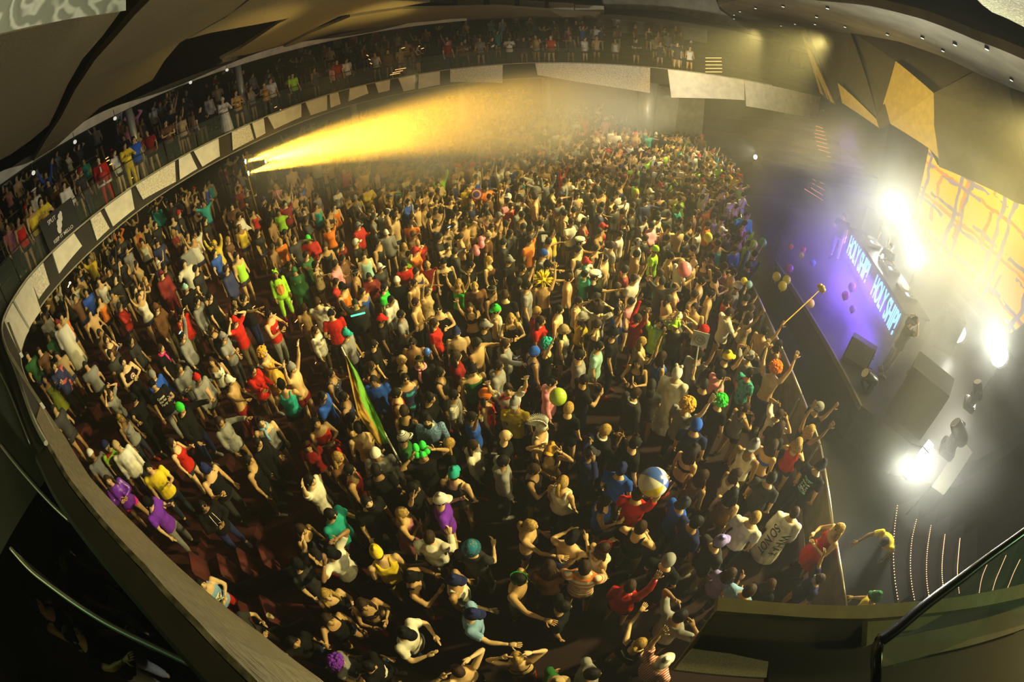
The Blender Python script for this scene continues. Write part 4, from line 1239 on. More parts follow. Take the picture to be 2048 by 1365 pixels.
3.6,21.4,0.0,-2.3
3.3,22.1,0.3,-2.6
3.5,22.5,0.3,-2.3
3.6,23.2,0.3,-3.1
3.3,23.9,0.6,-2.9
3.4,24.3,0.6,-2.3
3.5,24.8,0.6,-3.0
3.5,25.4,0.6,-2.9
3.3,26.1,0.9,-2.8
3.5,26.7,0.9,-2.3
3.6,27.1,0.9,-3.2
4.2,8.1,0.0,-2.3
3.9,8.6,0.0,-1.6
3.9,11.2,0.0,-1.8
4.2,11.6,0.0,-2.3
4.2,12.3,0.0,-2.3
3.9,12.7,0.0,-2.1
4.1,13.3,0.0,-2.0
3.9,13.7,0.0,-2.7
3.9,14.5,0.0,-3.1
4.1,15.0,0.0,-2.3
4.2,15.8,0.0,-2.0
4.1,16.2,0.0,-2.6
3.9,16.7,0.0,-4.0
4.0,17.2,0.0,-3.0
4.2,17.8,0.0,-3.4
4.0,18.6,0.0,-3.2
4.2,19.2,0.0,-3.1
4.1,19.8,0.0,-3.3
4.1,20.2,0.0,-2.2
3.9,20.8,0.0,-2.3
4.0,21.4,0.0,-3.3
4.0,22.1,0.3,-2.8
4.1,22.6,0.3,-2.6
3.9,23.1,0.3,-2.4
4.0,23.8,0.6,-2.7
4.1,24.3,0.6,-3.3
4.1,24.8,0.6,-2.9
4.0,25.4,0.6,-2.0
4.3,25.9,0.9,-2.7
4.0,26.7,0.9,-2.9
4.5,11.0,0.0,-2.4
4.8,11.7,0.0,-3.2
4.6,12.2,0.0,-2.3
4.8,12.8,0.0,-2.2
4.6,13.5,0.0,-2.7
4.8,14.0,0.0,-2.7
4.6,14.5,0.0,-3.2
4.8,15.3,0.0,-1.5
4.6,15.7,0.0,-3.6
4.8,16.2,0.0,-2.1
4.7,16.7,0.0,-2.5
4.8,17.6,0.0,-2.4
4.6,18.1,0.0,-3.2
4.5,18.5,0.0,-2.4
4.6,19.2,0.0,-2.6
4.8,19.9,0.0,-1.7
4.5,20.3,0.0,-2.6
4.6,20.9,0.0,-3.1
4.5,21.6,0.0,-3.4
4.7,22.0,0.3,-2.5
4.7,22.7,0.3,-2.7
4.7,23.3,0.3,-3.7
4.5,24.0,0.6,-2.6
4.5,24.4,0.6,-3.6
4.7,24.9,0.6,-2.9
4.7,25.4,0.6,-1.9
4.5,26.2,0.9,-2.8
4.8,26.8,0.9,-3.5
5.1,11.6,0.0,-2.9
5.3,12.1,0.0,-2.4
5.1,12.6,0.0,-2.5
5.2,13.3,0.0,-2.9
5.3,14.1,0.0,-3.0
5.1,14.6,0.0,-2.7
5.4,15.2,0.0,-2.6
5.3,15.5,0.0,-2.3
5.1,16.3,0.0,-1.7
5.2,16.8,0.0,-2.1
5.3,17.3,0.0,-3.1
5.1,17.9,0.0,-2.3
5.1,18.4,0.0,-3.1
5.3,19.2,0.0,-2.3
5.4,19.9,0.0,-3.2
5.3,20.1,0.0,-1.9
5.3,20.9,0.0,-2.5
5.4,21.4,0.0,-3.7
5.0,22.2,0.3,-3.3
5.0,22.7,0.3,-2.8
5.1,23.1,0.3,-2.9
5.1,24.0,0.6,-2.8
5.1,24.3,0.6,-2.6
5.3,24.8,0.6,-3.3
5.2,25.6,0.6,-1.9
5.1,25.9,0.9,-2.6
5.1,26.6,0.9,-3.1
5.6,7.7,0.0,-2.1
5.6,8.0,0.0,-1.7
5.9,10.5,0.0,-2.6
5.7,11.5,0.0,-2.1
5.7,12.2,0.0,-2.5
6.0,12.6,0.0,-2.2
5.7,13.3,0.0,-2.2
6.0,13.9,0.0,-2.6
6.0,14.4,0.0,-2.8
5.7,15.2,0.0,-2.9
5.8,15.8,0.0,-2.7
6.0,16.3,0.0,-2.1
5.8,17.0,0.0,-2.1
5.8,17.5,0.0,-3.4
5.9,18.0,0.0,-2.0
5.9,18.5,0.0,-2.9
5.9,19.3,0.0,-2.6
5.9,19.6,0.0,-2.7
5.7,20.2,0.0,-2.8
5.7,20.9,0.0,-2.4
5.7,21.3,0.0,-3.2
5.7,22.0,0.3,-3.2
5.6,22.6,0.3,-2.4
5.8,23.1,0.3,-2.6
5.6,23.8,0.6,-2.7
5.7,24.2,0.6,-2.4
5.9,24.9,0.6,-2.3
5.7,25.6,0.9,-2.2
5.7,26.1,0.9,-2.5
6.3,9.3,0.0,-1.5
6.4,10.3,0.0,-2.8
6.6,11.2,0.0,-2.5
6.5,11.5,0.0,-2.1
6.3,12.1,0.0,-2.0
6.3,12.9,0.0,-2.0
6.5,13.2,0.0,-2.9
6.2,14.1,0.0,-1.9
6.5,14.6,0.0,-2.7
6.3,15.2,0.0,-3.1
6.3,15.5,0.0,-2.3
6.2,16.1,0.0,-2.5
6.3,17.0,0.0,-2.5
6.4,17.4,0.0,-3.5
6.5,18.1,0.0,-2.7
6.3,18.7,0.0,-2.6
6.3,19.2,0.0,-2.6
6.3,19.5,0.0,-3.6
6.5,20.4,0.0,-2.1
6.2,21.1,0.0,-3.0
6.3,21.6,0.0,-2.9
6.3,22.2,0.3,-2.9
6.3,22.4,0.3,-2.3
6.4,23.3,0.3,-2.2
6.6,23.7,0.3,-2.8
6.6,24.3,0.6,-3.3
6.3,25.0,0.6,-3.6
7.0,10.6,0.0,-2.0
6.9,12.3,0.0,-2.0
6.9,12.9,0.0,-2.6
6.8,13.3,0.0,-2.6
6.9,14.0,0.0,-1.8
6.8,14.6,0.0,-2.9
6.8,15.1,0.0,-3.3
7.1,15.7,0.0,-2.7
7.1,16.0,0.0,-2.6
6.9,16.9,0.0,-2.0
6.9,17.3,0.0,-3.6
6.9,17.8,0.0,-3.3
6.8,18.7,0.0,-3.1
7.1,19.0,0.0,-2.4
6.9,19.7,0.0,-2.4
6.9,20.2,0.0,-3.3
6.9,20.7,0.0,-2.5
7.1,21.5,0.0,-3.3
6.8,22.2,0.3,-3.3
6.9,22.5,0.3,-2.4
7.1,23.0,0.3,-3.0
6.9,23.7,0.3,-3.5
7.6,12.0,0.0,-2.2
7.7,12.8,0.0,-3.1
7.5,13.2,0.0,-2.3
7.4,13.8,0.0,-2.1
7.4,14.5,0.0,-2.3
7.5,15.2,0.0,-3.1
7.4,15.7,0.0,-2.7
7.5,16.1,0.0,-2.3
7.7,17.0,0.0,-3.2
7.4,17.6,0.0,-3.8
7.5,17.9,0.0,-3.5
7.7,18.7,0.0,-2.9
7.3,19.3,0.0,-2.7
7.7,19.9,0.0,-2.5
7.4,20.2,0.0,-3.0
7.7,20.8,0.0,-2.5
7.7,21.4,0.0,-3.7
7.5,22.2,0.3,-2.7
7.5,22.8,0.3,-3.2
7.7,23.3,0.3,-3.2
8.0,12.6,0.0,-3.4
8.0,13.4,0.0,-2.6
8.2,14.0,0.0,-2.8
8.0,14.7,0.0,-2.5
8.2,14.9,0.0,-2.7
8.0,15.5,0.0,-3.8
7.9,16.2,0.0,-3.1
8.1,16.7,0.0,-2.2
8.2,17.4,0.0,-3.0
8.2,18.2,0.0,-2.7
8.0,18.6,0.0,-3.3
8.0,19.0,0.0,-2.7
8.3,19.5,0.0,-2.4
8.0,20.2,0.0,-2.4
8.1,21.0,0.0,-3.1
8.3,21.4,0.0,-2.4
8.3,21.9,0.3,-3.3
8.0,22.5,0.3,-3.3
8.9,14.5,0.0,-2.5
8.6,14.9,0.0,-2.5
8.7,15.6,0.0,-2.8
8.6,16.1,0.0,-3.1
8.6,16.7,0.0,-3.3
8.7,17.5,0.0,-3.4
8.6,17.8,0.0,-2.2
8.9,18.5,0.0,-3.3
8.8,19.3,0.0,-2.9
8.7,19.9,0.0,-2.7
8.6,20.5,0.0,-2.3
8.7,21.0,0.0,-2.4
8.5,21.4,0.0,-2.7
8.7,21.9,0.3,-3.6
8.9,22.5,0.3,-3.2
9.5,15.8,0.0,-3.1
9.1,16.4,0.0,-2.2
9.1,16.7,0.0,-3.6
9.4,17.3,0.0,-2.0
9.1,18.0,0.0,-2.0
9.3,18.8,0.0,-2.5
9.3,19.0,0.0,-2.5
9.3,19.7,0.0,-3.4
9.1,20.2,0.0,-2.9
9.4,21.1,0.0,-2.9
9.4,21.3,0.0,-3.8
9.2,22.0,0.3,-2.4
9.2,22.5,0.3,-2.7
9.7,16.7,0.0,-4.4
9.8,17.6,0.0,-3.7
9.7,17.8,0.0,-2.5
9.8,18.4,0.0,-3.1
9.8,19.2,0.0,-4.4
9.7,19.6,0.0,-3.0
9.7,20.3,0.0,-2.2
9.7,21.1,0.0,-3.2
9.7,21.6,0.0,-3.3
9.7,22.2,0.3,-2.5
9.7,22.8,0.3,-2.7
10.5,18.7,0.0,-2.5
10.6,19.0,0.0,-3.1
10.5,19.7,0.0,-2.6
10.6,20.5,0.0,-3.6
10.5,20.7,0.0,-3.2
10.3,21.3,0.0,-3.3
10.5,22.1,0.3,-3.9
10.3,22.5,0.3,-2.2
10.8,19.9,0.0,-2.6
10.9,21.4,0.0,-2.8
11.2,26.0,5.5,3.7
11.2,27.6,6.1,3.2
11.2,28.5,6.4,3.1
10.0,24.8,5.2,2.7
10.1,25.9,5.5,3.4
10.1,26.9,5.8,3.2
10.2,27.8,6.1,3.2
10.3,29.3,6.7,2.7
8.9,24.9,5.2,3.1
9.0,26.0,5.5,3.3
9.2,27.8,6.1,3.1
8.3,27.7,6.1,3.9
7.6,29.6,6.7,2.8
6.1,27.3,5.8,3.2
6.3,28.2,6.1,2.8
4.7,24.8,5.2,3.8
5.1,27.5,5.8,3.9
5.2,28.3,6.1,3.3
5.4,30.2,6.7,3.4
4.1,25.8,5.2,3.1
4.3,27.6,5.8,3.2
4.5,29.3,6.4,2.4
4.6,30.2,6.7,2.6
3.6,28.4,6.1,2.4
2.8,25.7,5.2,3.1
2.9,27.8,5.8,3.7
2.2,25.0,5.2,-3.9
2.2,25.9,5.2,-2.9
2.2,28.6,6.1,-3.7
2.2,29.5,6.4,-2.5
2.2,30.4,6.7,-3.2
1.4,29.6,6.4,-3.2
1.4,30.3,6.7,-3.5
0.8,27.7,5.8,-3.5
0.6,29.5,6.4,-2.8
0.2,26.9,5.5,-2.5
0.1,27.6,5.8,-3.1
-0.1,29.3,6.4,-2.4
-0.3,30.3,6.7,-2.1
-0.2,25.7,5.2,-2.9
-1.0,26.6,5.5,-3.6
-1.6,29.1,6.4,-2.7
-1.5,25.4,5.2,-2.8
-2.0,27.3,5.8,-2.7
-2.5,29.7,6.7,-2.7
-2.5,26.2,5.5,-3.2
-3.2,28.7,6.4,-2.1
-3.8,27.5,6.1,-3.1
-4.2,26.4,5.8,-3.4
-3.8,23.7,5.2,-1.8
-4.1,24.4,5.2,-2.2
-4.6,25.3,5.5,-2.9
-5.4,27.0,6.1,-2.9
-4.7,24.0,5.2,-2.6
-6.0,26.5,6.1,-3.0
-6.9,28.1,6.7,-2.2
-5.3,23.7,5.2,-2.6
-5.8,24.7,5.5,-2.3
-6.3,25.5,5.8,-2.5
-6.7,26.1,6.1,-1.7
-5.9,23.5,5.2,-3.1
-6.9,25.2,5.8,-2.1
-7.3,25.9,6.1,-2.2
-8.1,27.4,6.7,-3.0
-7.5,24.7,5.8,-2.7
-7.9,25.3,6.1,-2.7
-8.9,26.9,6.7,-2.3
-8.7,24.8,6.1,-2.9
-9.3,25.7,6.4,-3.4
-9.9,26.4,6.7,-2.4
-7.8,22.2,5.2,-2.5
-9.7,24.3,6.1,-2.2
-10.2,24.9,6.4,-2.3
-10.7,25.5,6.7,-2.3
-9.8,23.1,5.8,-2.3
-10.2,23.5,6.1,-2.5
-8.1,20.5,5.2,-2.0
-10.9,22.8,6.1,-1.8
-9.4,20.5,5.2,-2.5
-11.0,21.6,5.8,-2.4
-11.5,20.8,5.8,-1.5
-12.2,21.2,6.1,-2.5
-12.9,21.7,6.4,-2.4
-13.7,22.2,6.7,-2.3
-11.1,19.3,5.5,-1.6
-11.9,19.8,5.8,-1.9
-13.6,20.6,6.4,-1.7
-10.0,17.7,5.2,-1.6
-12.4,18.8,5.8,-2.3
-13.2,19.2,6.1,-2.8
-15.3,19.0,6.7,-1.6
-13.2,17.1,5.8,-2.3
-14.1,17.5,6.1,-1.7
-14.7,17.8,6.4,-2.0
-11.8,15.7,5.2,-2.4
-12.7,16.1,5.5,-1.8
-13.4,16.4,5.8,-1.7
-14.4,16.8,6.1,-2.0
-15.0,17.1,6.4,-1.7
-12.1,15.0,5.2,-2.2
-14.2,15.1,5.8,-1.6
-14.8,15.3,6.1,-2.5
-16.4,15.9,6.7,-2.5
-14.5,14.4,5.8,-2.2
-15.1,14.6,6.1,-1.5
-12.7,13.1,5.2,-1.5
-13.8,13.4,5.5,-2.4
-16.3,14.1,6.4,-2.4
-13.1,11.9,5.2,-1.9
-15.7,12.4,6.1,-1.4
-14.3,11.4,5.5,-2.2
-15.7,11.7,6.1,-1.0
-16.6,11.8,6.4,-1.2
-15.8,10.9,6.1,-1.2
-13.1,10.0,5.2,-2.2
-14.2,10.0,5.5,-1.7
-15.3,10.1,5.8,-1.9
-15.9,10.1,6.1,-1.8
-17.0,10.2,6.4,-1.6
-17.9,10.2,6.7,-2.0
-14.4,9.5,5.5,-2.1
-15.1,9.5,5.8,-0.6
-16.9,9.6,6.4,-1.5
-17.9,9.6,6.7,-1.8
-15.3,9.0,5.8,-1.3
-17.1,9.1,6.4,-1.7
-13.3,8.2,5.2,-1.0
-16.1,7.8,6.1,-1.5
-13.2,7.5,5.2,-1.5
-14.3,7.2,5.5,-1.8
-15.1,7.2,5.8,-2.5
"""
# ---------------------------------------------------------------- architecture
RING=[(25.5,25.5),(19.2,23.6),(13.5,23.2),(8.8,23.35),(4.6,24.0),(2.2,24.2),(0.1,24.0),(-2.3,23.4),(-4.55,22.35),(-6.7,20.95),(-8.4,18.9),(-9.95,15.7),(-10.95,13.2),(-11.5,11.0),(-11.65,8.9),(-11.65,7.6),(-11.55,6.6),(-11.2,5.4),(-9.7,3.7),(-6.3,2.2),(-4.75,1.5),(-4.0,1.2),(-3.4,0.95),(-2.05,0.47),(-1.2,0.05),(-.6,-.35),(0.2,-.9)]
RC=spline([(x,y,0) for x,y in RING],12); NR=len(RC)
RN=[]
for i in range(NR):
    t=(RC[min(i+1,NR-1)]-RC[max(i-1,0)]).normalized(); RN.append(V((t.y,-t.x,0)))
def ringpt(s,d,z):
    i=int(max(0,min(NR-2,math.floor(s)))); f=s-i
    p=RC[i].lerp(RC[i+1],f)+RN[i].lerp(RN[i+1],f).normalized()*d; return V((p.x,p.y,z))
def ring_s(px,py):
    """arc parameter and height where a sight line meets the balcony front"""
    d=ray(px,py); best=None
    for i in range(NR-1):
        a,b=RC[i],RC[i+1]; ex,ey=b.x-a.x,b.y-a.y
        det=d.x*(-ey)+ex*d.y
        if abs(det)<1e-9: continue
        t=(a.x*(-ey)+ex*a.y)/det; u=(d.x*a.y-d.y*a.x)/det
        if t>0 and -.001<=u<=1.001:
            if best is None or t<best[0]: best=(t,i+u)
    if best is None: return None
    return best[1],CAM.z+best[0]*d.z
FZ=5.2; TZ=5.4
# lower floor with its seating tiers
bm=bmesh.new()
box(bm,(2,19,-.25),(60,60,.5))
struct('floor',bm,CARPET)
bm=bmesh.new(); prism(bm,[V((-30,-6,0)),V((-2.3,-1,0)),V((-2.6,2.5,0)),V((-4.2,9,0)),V((-8,20,0)),V((-30,20,0))],V((0,0,.015)))
for k in range(1,8):
    x1=-4-k*.3/.28; y1=20+k*.3/.16
    box(bm,((x1-32)/2,19,.3*k/2-.02),(x1+32,60,.3*k+.04-.04)) 
    if y1<48: box(bm,(10,(y1+50)/2,.15*k),(54,50-y1,.3*k))
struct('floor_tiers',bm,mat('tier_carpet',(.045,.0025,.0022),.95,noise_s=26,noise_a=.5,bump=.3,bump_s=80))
bm=bmesh.new(); prism(bm,[V((x,y,0)) for x,y in [(4.95,-2),(5.1,2.2),(5.75,3.9),(6.3,6.8),(6.75,9.4),(11.5,18.9),(24,19),(24,-2)]],V((0,0,.012))); struct('floor_pit',bm,PITM)
# balcony slab: front wall, tiers, ledge
bm=bmesh.new(); S=[i for i in range(0,NR,2)]
prof=[(0.05,4.55),(0.0,4.6),(0.0,TZ-.03),(.06,TZ-.03),(.06,TZ),(.02,TZ+.02),(.12,TZ+.02),(.14,FZ),(2.2,FZ)]
d=2.2;z=FZ
for k in range(6):
    z+=.30; prof+=[(d,z),(d+.85,z)]; d+=.85
prof+=[(d+.4,z),(d+.4,4.1),(.05,4.55)]
SEND=NR-62
rows=[]
for i in range(0,SEND,2):
    rows.append([bm.verts.new(ringpt(i,dd,zz)) for dd,zz in prof])
for a,b in zip(rows,rows[1:]):
    for j in range(len(prof)-1): bm.faces.new((a[j],a[j+1],b[j+1],b[j]))
struct('floor_balcony',bm,DARKWALL)
# near end of the balcony front: only the parapet (a lower terrace lies behind it)
bm=bmesh.new(); prof2=[(0.0,4.3),(0.0,TZ),(.16,TZ+.02),(.20,TZ-.02),(.22,3.3),(0.05,4.2),(0,4.3)]
rows=[]
for i in range(SEND-2,NR): rows.append([bm.verts.new(ringpt(i,dd,zz)) for dd,zz in prof2])
for a,b in zip(rows,rows[1:]):
    for j in range(len(prof2)-1): bm.faces.new((a[j],a[j+1],b[j+1],b[j]))
struct('wall_parapet',bm,mat('parapet',(.030,.026,.014),.7,noise_s=4))
# fascia panels
FP=[[(1488,161),(1640,193),(1632,238),(1492,212)],[(1335,140),(1487,160),(1488,200),(1342,195)],[(1070,126),(1300,134),(1299,186),(1075,150)],[(900,138),(1005,130),(1004,166),(900,164)],
[(837,151),(879,142),(879,169),(836,178)],[(796,157),(830,150),(829,178),(807,183)],[(749,162),(779,156),(778,181),(756,186)],[(698,177),(731,168),(736,187),(696,203)],[(658,189),(675,184),(680,208),(660,216)],
[(610,206),(653,193),(653,220),(620,231)],[(534,236),(601,209),(601,234),(547,259)],[(503,249),(526,239),(529,267),(511,277)],[(462,266),(498,250),(506,279),(464,301)],[(386,305),(436,281),(438,313),(403,334)],
[(356,320),(379,309),(393,338),(358,360)],[(270,374),(349,327),(350,364),(284,400)],[(207,418),(261,383),(267,419),(224,454)],[(179,441),(200,428),(217,458),(192,482)],[(103,508),(147,471),(162,493),(116,549)],
[(56,557),(84,527),(97,570),(75,600)],[(27,607),(63,568),(79,624),(56,658)],[(7,641),(26,617),(55,664),(38,708)]]
def strip(bm,top,bot,d0=-.07,d1=-.01):
    """curved panel hung on the balcony front between two lists of (arc, height)"""
    va=[];n=len(top)
    for (s,z),(s2,z2) in zip(top,bot):
        va.append([bm.verts.new(ringpt(s,d0,z)),bm.verts.new(ringpt(s2,d0,z2)),bm.verts.new(ringpt(s2,d1,z2)),bm.verts.new(ringpt(s,d1,z))])
    for a,b in zip(va,va[1:]):
        for j in range(4): bm.faces.new((a[j],a[(j+1)%4],b[(j+1)%4],b[j]))
    bm.faces.new(va[0]); bm.faces.new(va[-1][::-1])
rough={2,3,15,17,19,12}
for k,q in enumerate(FP):
    r=[ring_s(*p) for p in q]
    if any(x is None for x in r): continue
    n=8
    top=[(r[0][0]+(r[1][0]-r[0][0])*t/n,TZ) for t in range(n+1)]
    bot=[(r[3][0]+(r[2][0]-r[3][0])*t/n,r[3][1]+(r[2][1]-r[3][1])*t/n) for t in range(n+1)]
    bm=bmesh.new(); strip(bm,top,bot); struct('trim_%d'%(k+1),bm,PANELROUGH if k in rough else PANEL)
bm=bmesh.new()
def striated():
    m=mat('striated_metal',(.36,.31,.18),.5,metal=.2); nt=m.node_tree; N=nt.nodes; L=nt.links; b=N['Principled BSDF']
    tc=N.new('ShaderNodeTexCoord'); mp=N.new('ShaderNodeMapping'); mp.inputs['Rotation'].default_value=(0,0,.38); mp.inputs['Scale'].default_value=(7,7,75)
    nz=N.new('ShaderNodeTexNoise'); nz.inputs['Scale'].default_value=1.0; nz.inputs['Detail'].default_value=4; L.new(tc.outputs['Object'],mp.inputs[0]); L.new(mp.outputs[0],nz.inputs['Vector'])
    cr=N.new('ShaderNodeValToRGB'); cr.color_ramp.elements[0].position=.35; cr.color_ramp.elements[0].color=(.07,.056,.028,1); cr.color_ramp.elements[1].position=.68; cr.color_ramp.elements[1].color=(.42,.37,.22,1)
    L.new(nz.outputs['Fac'],cr.inputs[0]); L.new(cr.outputs[0],b.inputs['Base Color']); bp=N.new('ShaderNodeBump'); bp.inputs['Strength'].default_value=.8; L.new(nz.outputs['Fac'],bp.inputs['Height']); L.new(bp.outputs[0],b.inputs['Normal']); return m
bt=[ring_s(*p) for p in [(79,809),(126,877),(176,960),(280,1068),(400,1180),(520,1275),(632,1365)]]
tp=[ring_s(*p) for p in [(62,838),(99,899),(129,960),(215,1060),(300,1155),(395,1262),(489,1365)]]
bt.append((NR-4,bt[-1][1]-.1)); tp.append((NR-6,TZ))
bt=[b for b in bt if b]; n=min(len(bt),len(tp))
strip(bm,[(a[0],TZ) for a in tp[:n]],bt[:n],-.05,-.01)
struct('trim_23',bm,striated())
# thin lower lip along the balcony
bm=bmesh.new(); tube(bm,[ringpt(i,-.02,4.58) for i in range(40,SEND,2)],.022,6); struct('trim_24',bm,SOFFIT)
bm=bmesh.new(); tube(bm,[ringpt(i,-.02,TZ+.03) for i in range(20,SEND,2)],.028,6); struct('trim_25',bm,SOFFIT)
# walls, ceiling
bm=bmesh.new(); rows=[]
for i in range(0,SEND,3): rows.append([bm.verts.new(ringpt(i,7.7,-0.2)),bm.verts.new(ringpt(i,7.7,9.2)),bm.verts.new(ringpt(i,8.0,9.2)),bm.verts.new(ringpt(i,8.0,-.2))])
for a,b in zip(rows,rows[1:]):
    for j in range(4): bm.faces.new((a[j],a[(j+1)%4],b[(j+1)%4],b[j]))
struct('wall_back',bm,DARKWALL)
# lighter wall under the far balcony
bm=bmesh.new()
def wallrun(bm,s0,s1,d,z0,z1,n=10):
    rows=[]
    for k in range(n+1):
        s=s0+(s1-s0)*k/n; rows.append([bm.verts.new(ringpt(s,d,z0)),bm.verts.new(ringpt(s,d,z1)),bm.verts.new(ringpt(s,d+.1,z1)),bm.verts.new(ringpt(s,d+.1,z0))])
    for a,b in zip(rows,rows[1:]):
        for j in range(4): bm.faces.new((a[j],a[(j+1)%4],b[(j+1)%4],b[j]))
    bm.faces.new(rows[0]); bm.faces.new(rows[-1][::-1])
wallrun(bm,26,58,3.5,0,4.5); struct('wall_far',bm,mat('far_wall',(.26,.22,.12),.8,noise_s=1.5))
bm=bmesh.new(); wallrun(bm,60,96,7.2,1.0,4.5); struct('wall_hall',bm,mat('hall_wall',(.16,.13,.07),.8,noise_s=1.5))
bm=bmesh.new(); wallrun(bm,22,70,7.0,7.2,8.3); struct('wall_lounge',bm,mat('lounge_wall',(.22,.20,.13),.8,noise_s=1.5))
bm=bmesh.new(); box(bm,(27.2,10,5),(.4,44,14)); struct('wall_right',bm,DARKWALL)
bm=bmesh.new(); box(bm,(5,-7.5,5),(50,.4,14)); struct('wall_rear',bm,DARKWALL)
bm=bmesh.new(); box(bm,(2,16,13.2),(56,60,.4)); struct('ceiling',bm,mat('ceiling_dark',(.028,.023,.013),.9,noise_s=2))
# soffit over the balcony: a flat ring with a pale front edge
bm=bmesh.new(); rows=[]
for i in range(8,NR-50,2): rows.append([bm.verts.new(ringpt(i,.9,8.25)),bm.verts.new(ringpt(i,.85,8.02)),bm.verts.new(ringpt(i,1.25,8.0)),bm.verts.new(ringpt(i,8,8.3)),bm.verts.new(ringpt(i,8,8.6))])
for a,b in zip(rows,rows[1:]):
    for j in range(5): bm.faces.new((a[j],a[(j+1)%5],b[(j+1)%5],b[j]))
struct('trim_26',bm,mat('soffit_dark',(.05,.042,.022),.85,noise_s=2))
bm=bmesh.new(); rows=[]
for i in range(78,NR-56,2):
    s=i; w=.16+.14*math.sin(i*.17)
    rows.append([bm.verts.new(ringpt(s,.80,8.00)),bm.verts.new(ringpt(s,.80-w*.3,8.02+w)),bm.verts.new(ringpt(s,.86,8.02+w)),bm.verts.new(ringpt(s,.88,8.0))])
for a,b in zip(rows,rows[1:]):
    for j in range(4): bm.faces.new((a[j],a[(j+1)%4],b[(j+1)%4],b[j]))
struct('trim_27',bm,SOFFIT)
# suspended ceiling sails: each a thick curved sheet on the slope that rises from the soffit to the middle of the hall
def sail_pt(px,py,off):
    d=ray(px,py); p=None
    lo,hi=1.0,60.0
    def g(t):
        q=CAM+d*t; rho=min((q.xy-V((c.x,c.y))).length for c in RC[60:NR-40:4]); inside=1 if q.y<24 and q.x>-11.6 else -1
        return q.z-(8.15+.17*min(rho,14)*inside+off)
    t=1.2; prev=g(t)
    if prev>0: return CAM+d*t
    while t<60:
        t2=t*1.06; v=g(t2)
        if v>=0:
            a,b=t,t2
            for _ in range(18):
                m=(a+b)/2
                if g(m)>=0: b=m
                else: a=m
            return CAM+d*b
        t=t2
    return CAM+d*30
def sail(name,poly,off,m,th=.12,n=6):
    P=[]
    for a,b in zip(poly,poly[1:]+poly[:1]):
        for k in range(n): P.append((a[0]+(b[0]-a[0])*k/n,a[1]+(b[1]-a[1])*k/n))
    P=[sail_pt(x,y,off) for x,y in P]
    bm=bmesh.new(); c=sum(P,V())/len(P)
    vs=[bm.verts.new(p) for p in P]; vu=[bm.verts.new(p+V((0,0,th))) for p in P]; k=len(vs)
    es=[bm.edges.new((vs[i],vs[(i+1)%k])) for i in range(k)]
    bmesh.ops.triangle_fill(bm,use_beauty=True,edges=es)
    for i in range(k): bm.faces.new((vs[i],vu[i],vu[(i+1)%k],vs[(i+1)%k]))
    return struct(name,bm,m)
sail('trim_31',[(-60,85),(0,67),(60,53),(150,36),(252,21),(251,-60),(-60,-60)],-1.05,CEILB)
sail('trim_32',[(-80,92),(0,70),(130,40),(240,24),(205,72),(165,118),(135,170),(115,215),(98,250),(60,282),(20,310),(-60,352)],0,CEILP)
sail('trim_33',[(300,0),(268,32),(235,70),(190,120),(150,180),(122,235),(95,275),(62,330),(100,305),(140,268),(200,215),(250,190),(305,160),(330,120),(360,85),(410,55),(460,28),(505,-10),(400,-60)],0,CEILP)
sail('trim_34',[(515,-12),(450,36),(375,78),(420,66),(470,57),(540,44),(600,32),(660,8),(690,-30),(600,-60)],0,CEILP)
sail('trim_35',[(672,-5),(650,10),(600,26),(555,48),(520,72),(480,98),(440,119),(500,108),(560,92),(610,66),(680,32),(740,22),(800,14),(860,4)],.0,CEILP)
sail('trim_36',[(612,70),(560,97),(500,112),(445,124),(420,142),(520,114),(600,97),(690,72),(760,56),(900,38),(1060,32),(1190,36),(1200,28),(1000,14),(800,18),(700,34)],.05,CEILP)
# row of pale boxes of the level above
for k,(x0,x1,y0,y1) in enumerate([(662,748,-20,6),(762,830,-18,6),(844,902,-16,4),(914,968,-8,12),(979,1030,-4,18),(1039,1090,0,15),(1098,1148,4,20),(1150,1208,9,31)]):
    bm=bmesh.new(); prism(bm,[aty(x0,y0,25.5),aty(x1,y0+3,25.5),aty(x1,y1+2,25.5),aty(x0,y1,25.5)],V((0,.5,0))); struct('trim_%d'%(41+k),bm,PANELROUGH)
# right ceiling slab with its downlights
bm=bmesh.new()
prism(bm,[at(x,y,9.4) for x,y in [(1436,10),(1475,0),(1560,-8),(1640,2),(1740,12),(1850,40),(1950,80),(2060,125),(2120,170),(2060,190),(2020,175),(1960,150),(1900,120),(1800,84),(1700,66),(1600,60),(1530,56),(1470,40)]],V((0,0,.25)))
struct('trim_51',bm,mat('slab_grey',(.24,.22,.16),.6,noise_s=1.2))
bm=bmesh.new(); prism(bm,[at(x,y,9.0) for x,y in [(1945,-10),(1965,10),(1985,25),(2010,35),(2050,55),(2110,80),(2110,-30)]],V((0,0,.2))); struct('trim_52',bm,CEILB)
bm=bmesh.new(); prism(bm,[aty(x,y,26.5) for x,y in [(1205,0),(1210,18),(1330,22),(1430,45),(1500,62),(1440,20),(1430,-5)]],V((0,.4,0))); struct('trim_53',bm,SOFFIT)
DL=[(1511,14),(1566,10),(1655,13),(1480,21),(1468,28),(1468,36),(1633,31),(1690,51),(1775,66),(1886,98),(1974,93),(1845,72),(2023,156),(1630,46),(1590,46),(1562,50),(1910,85)]
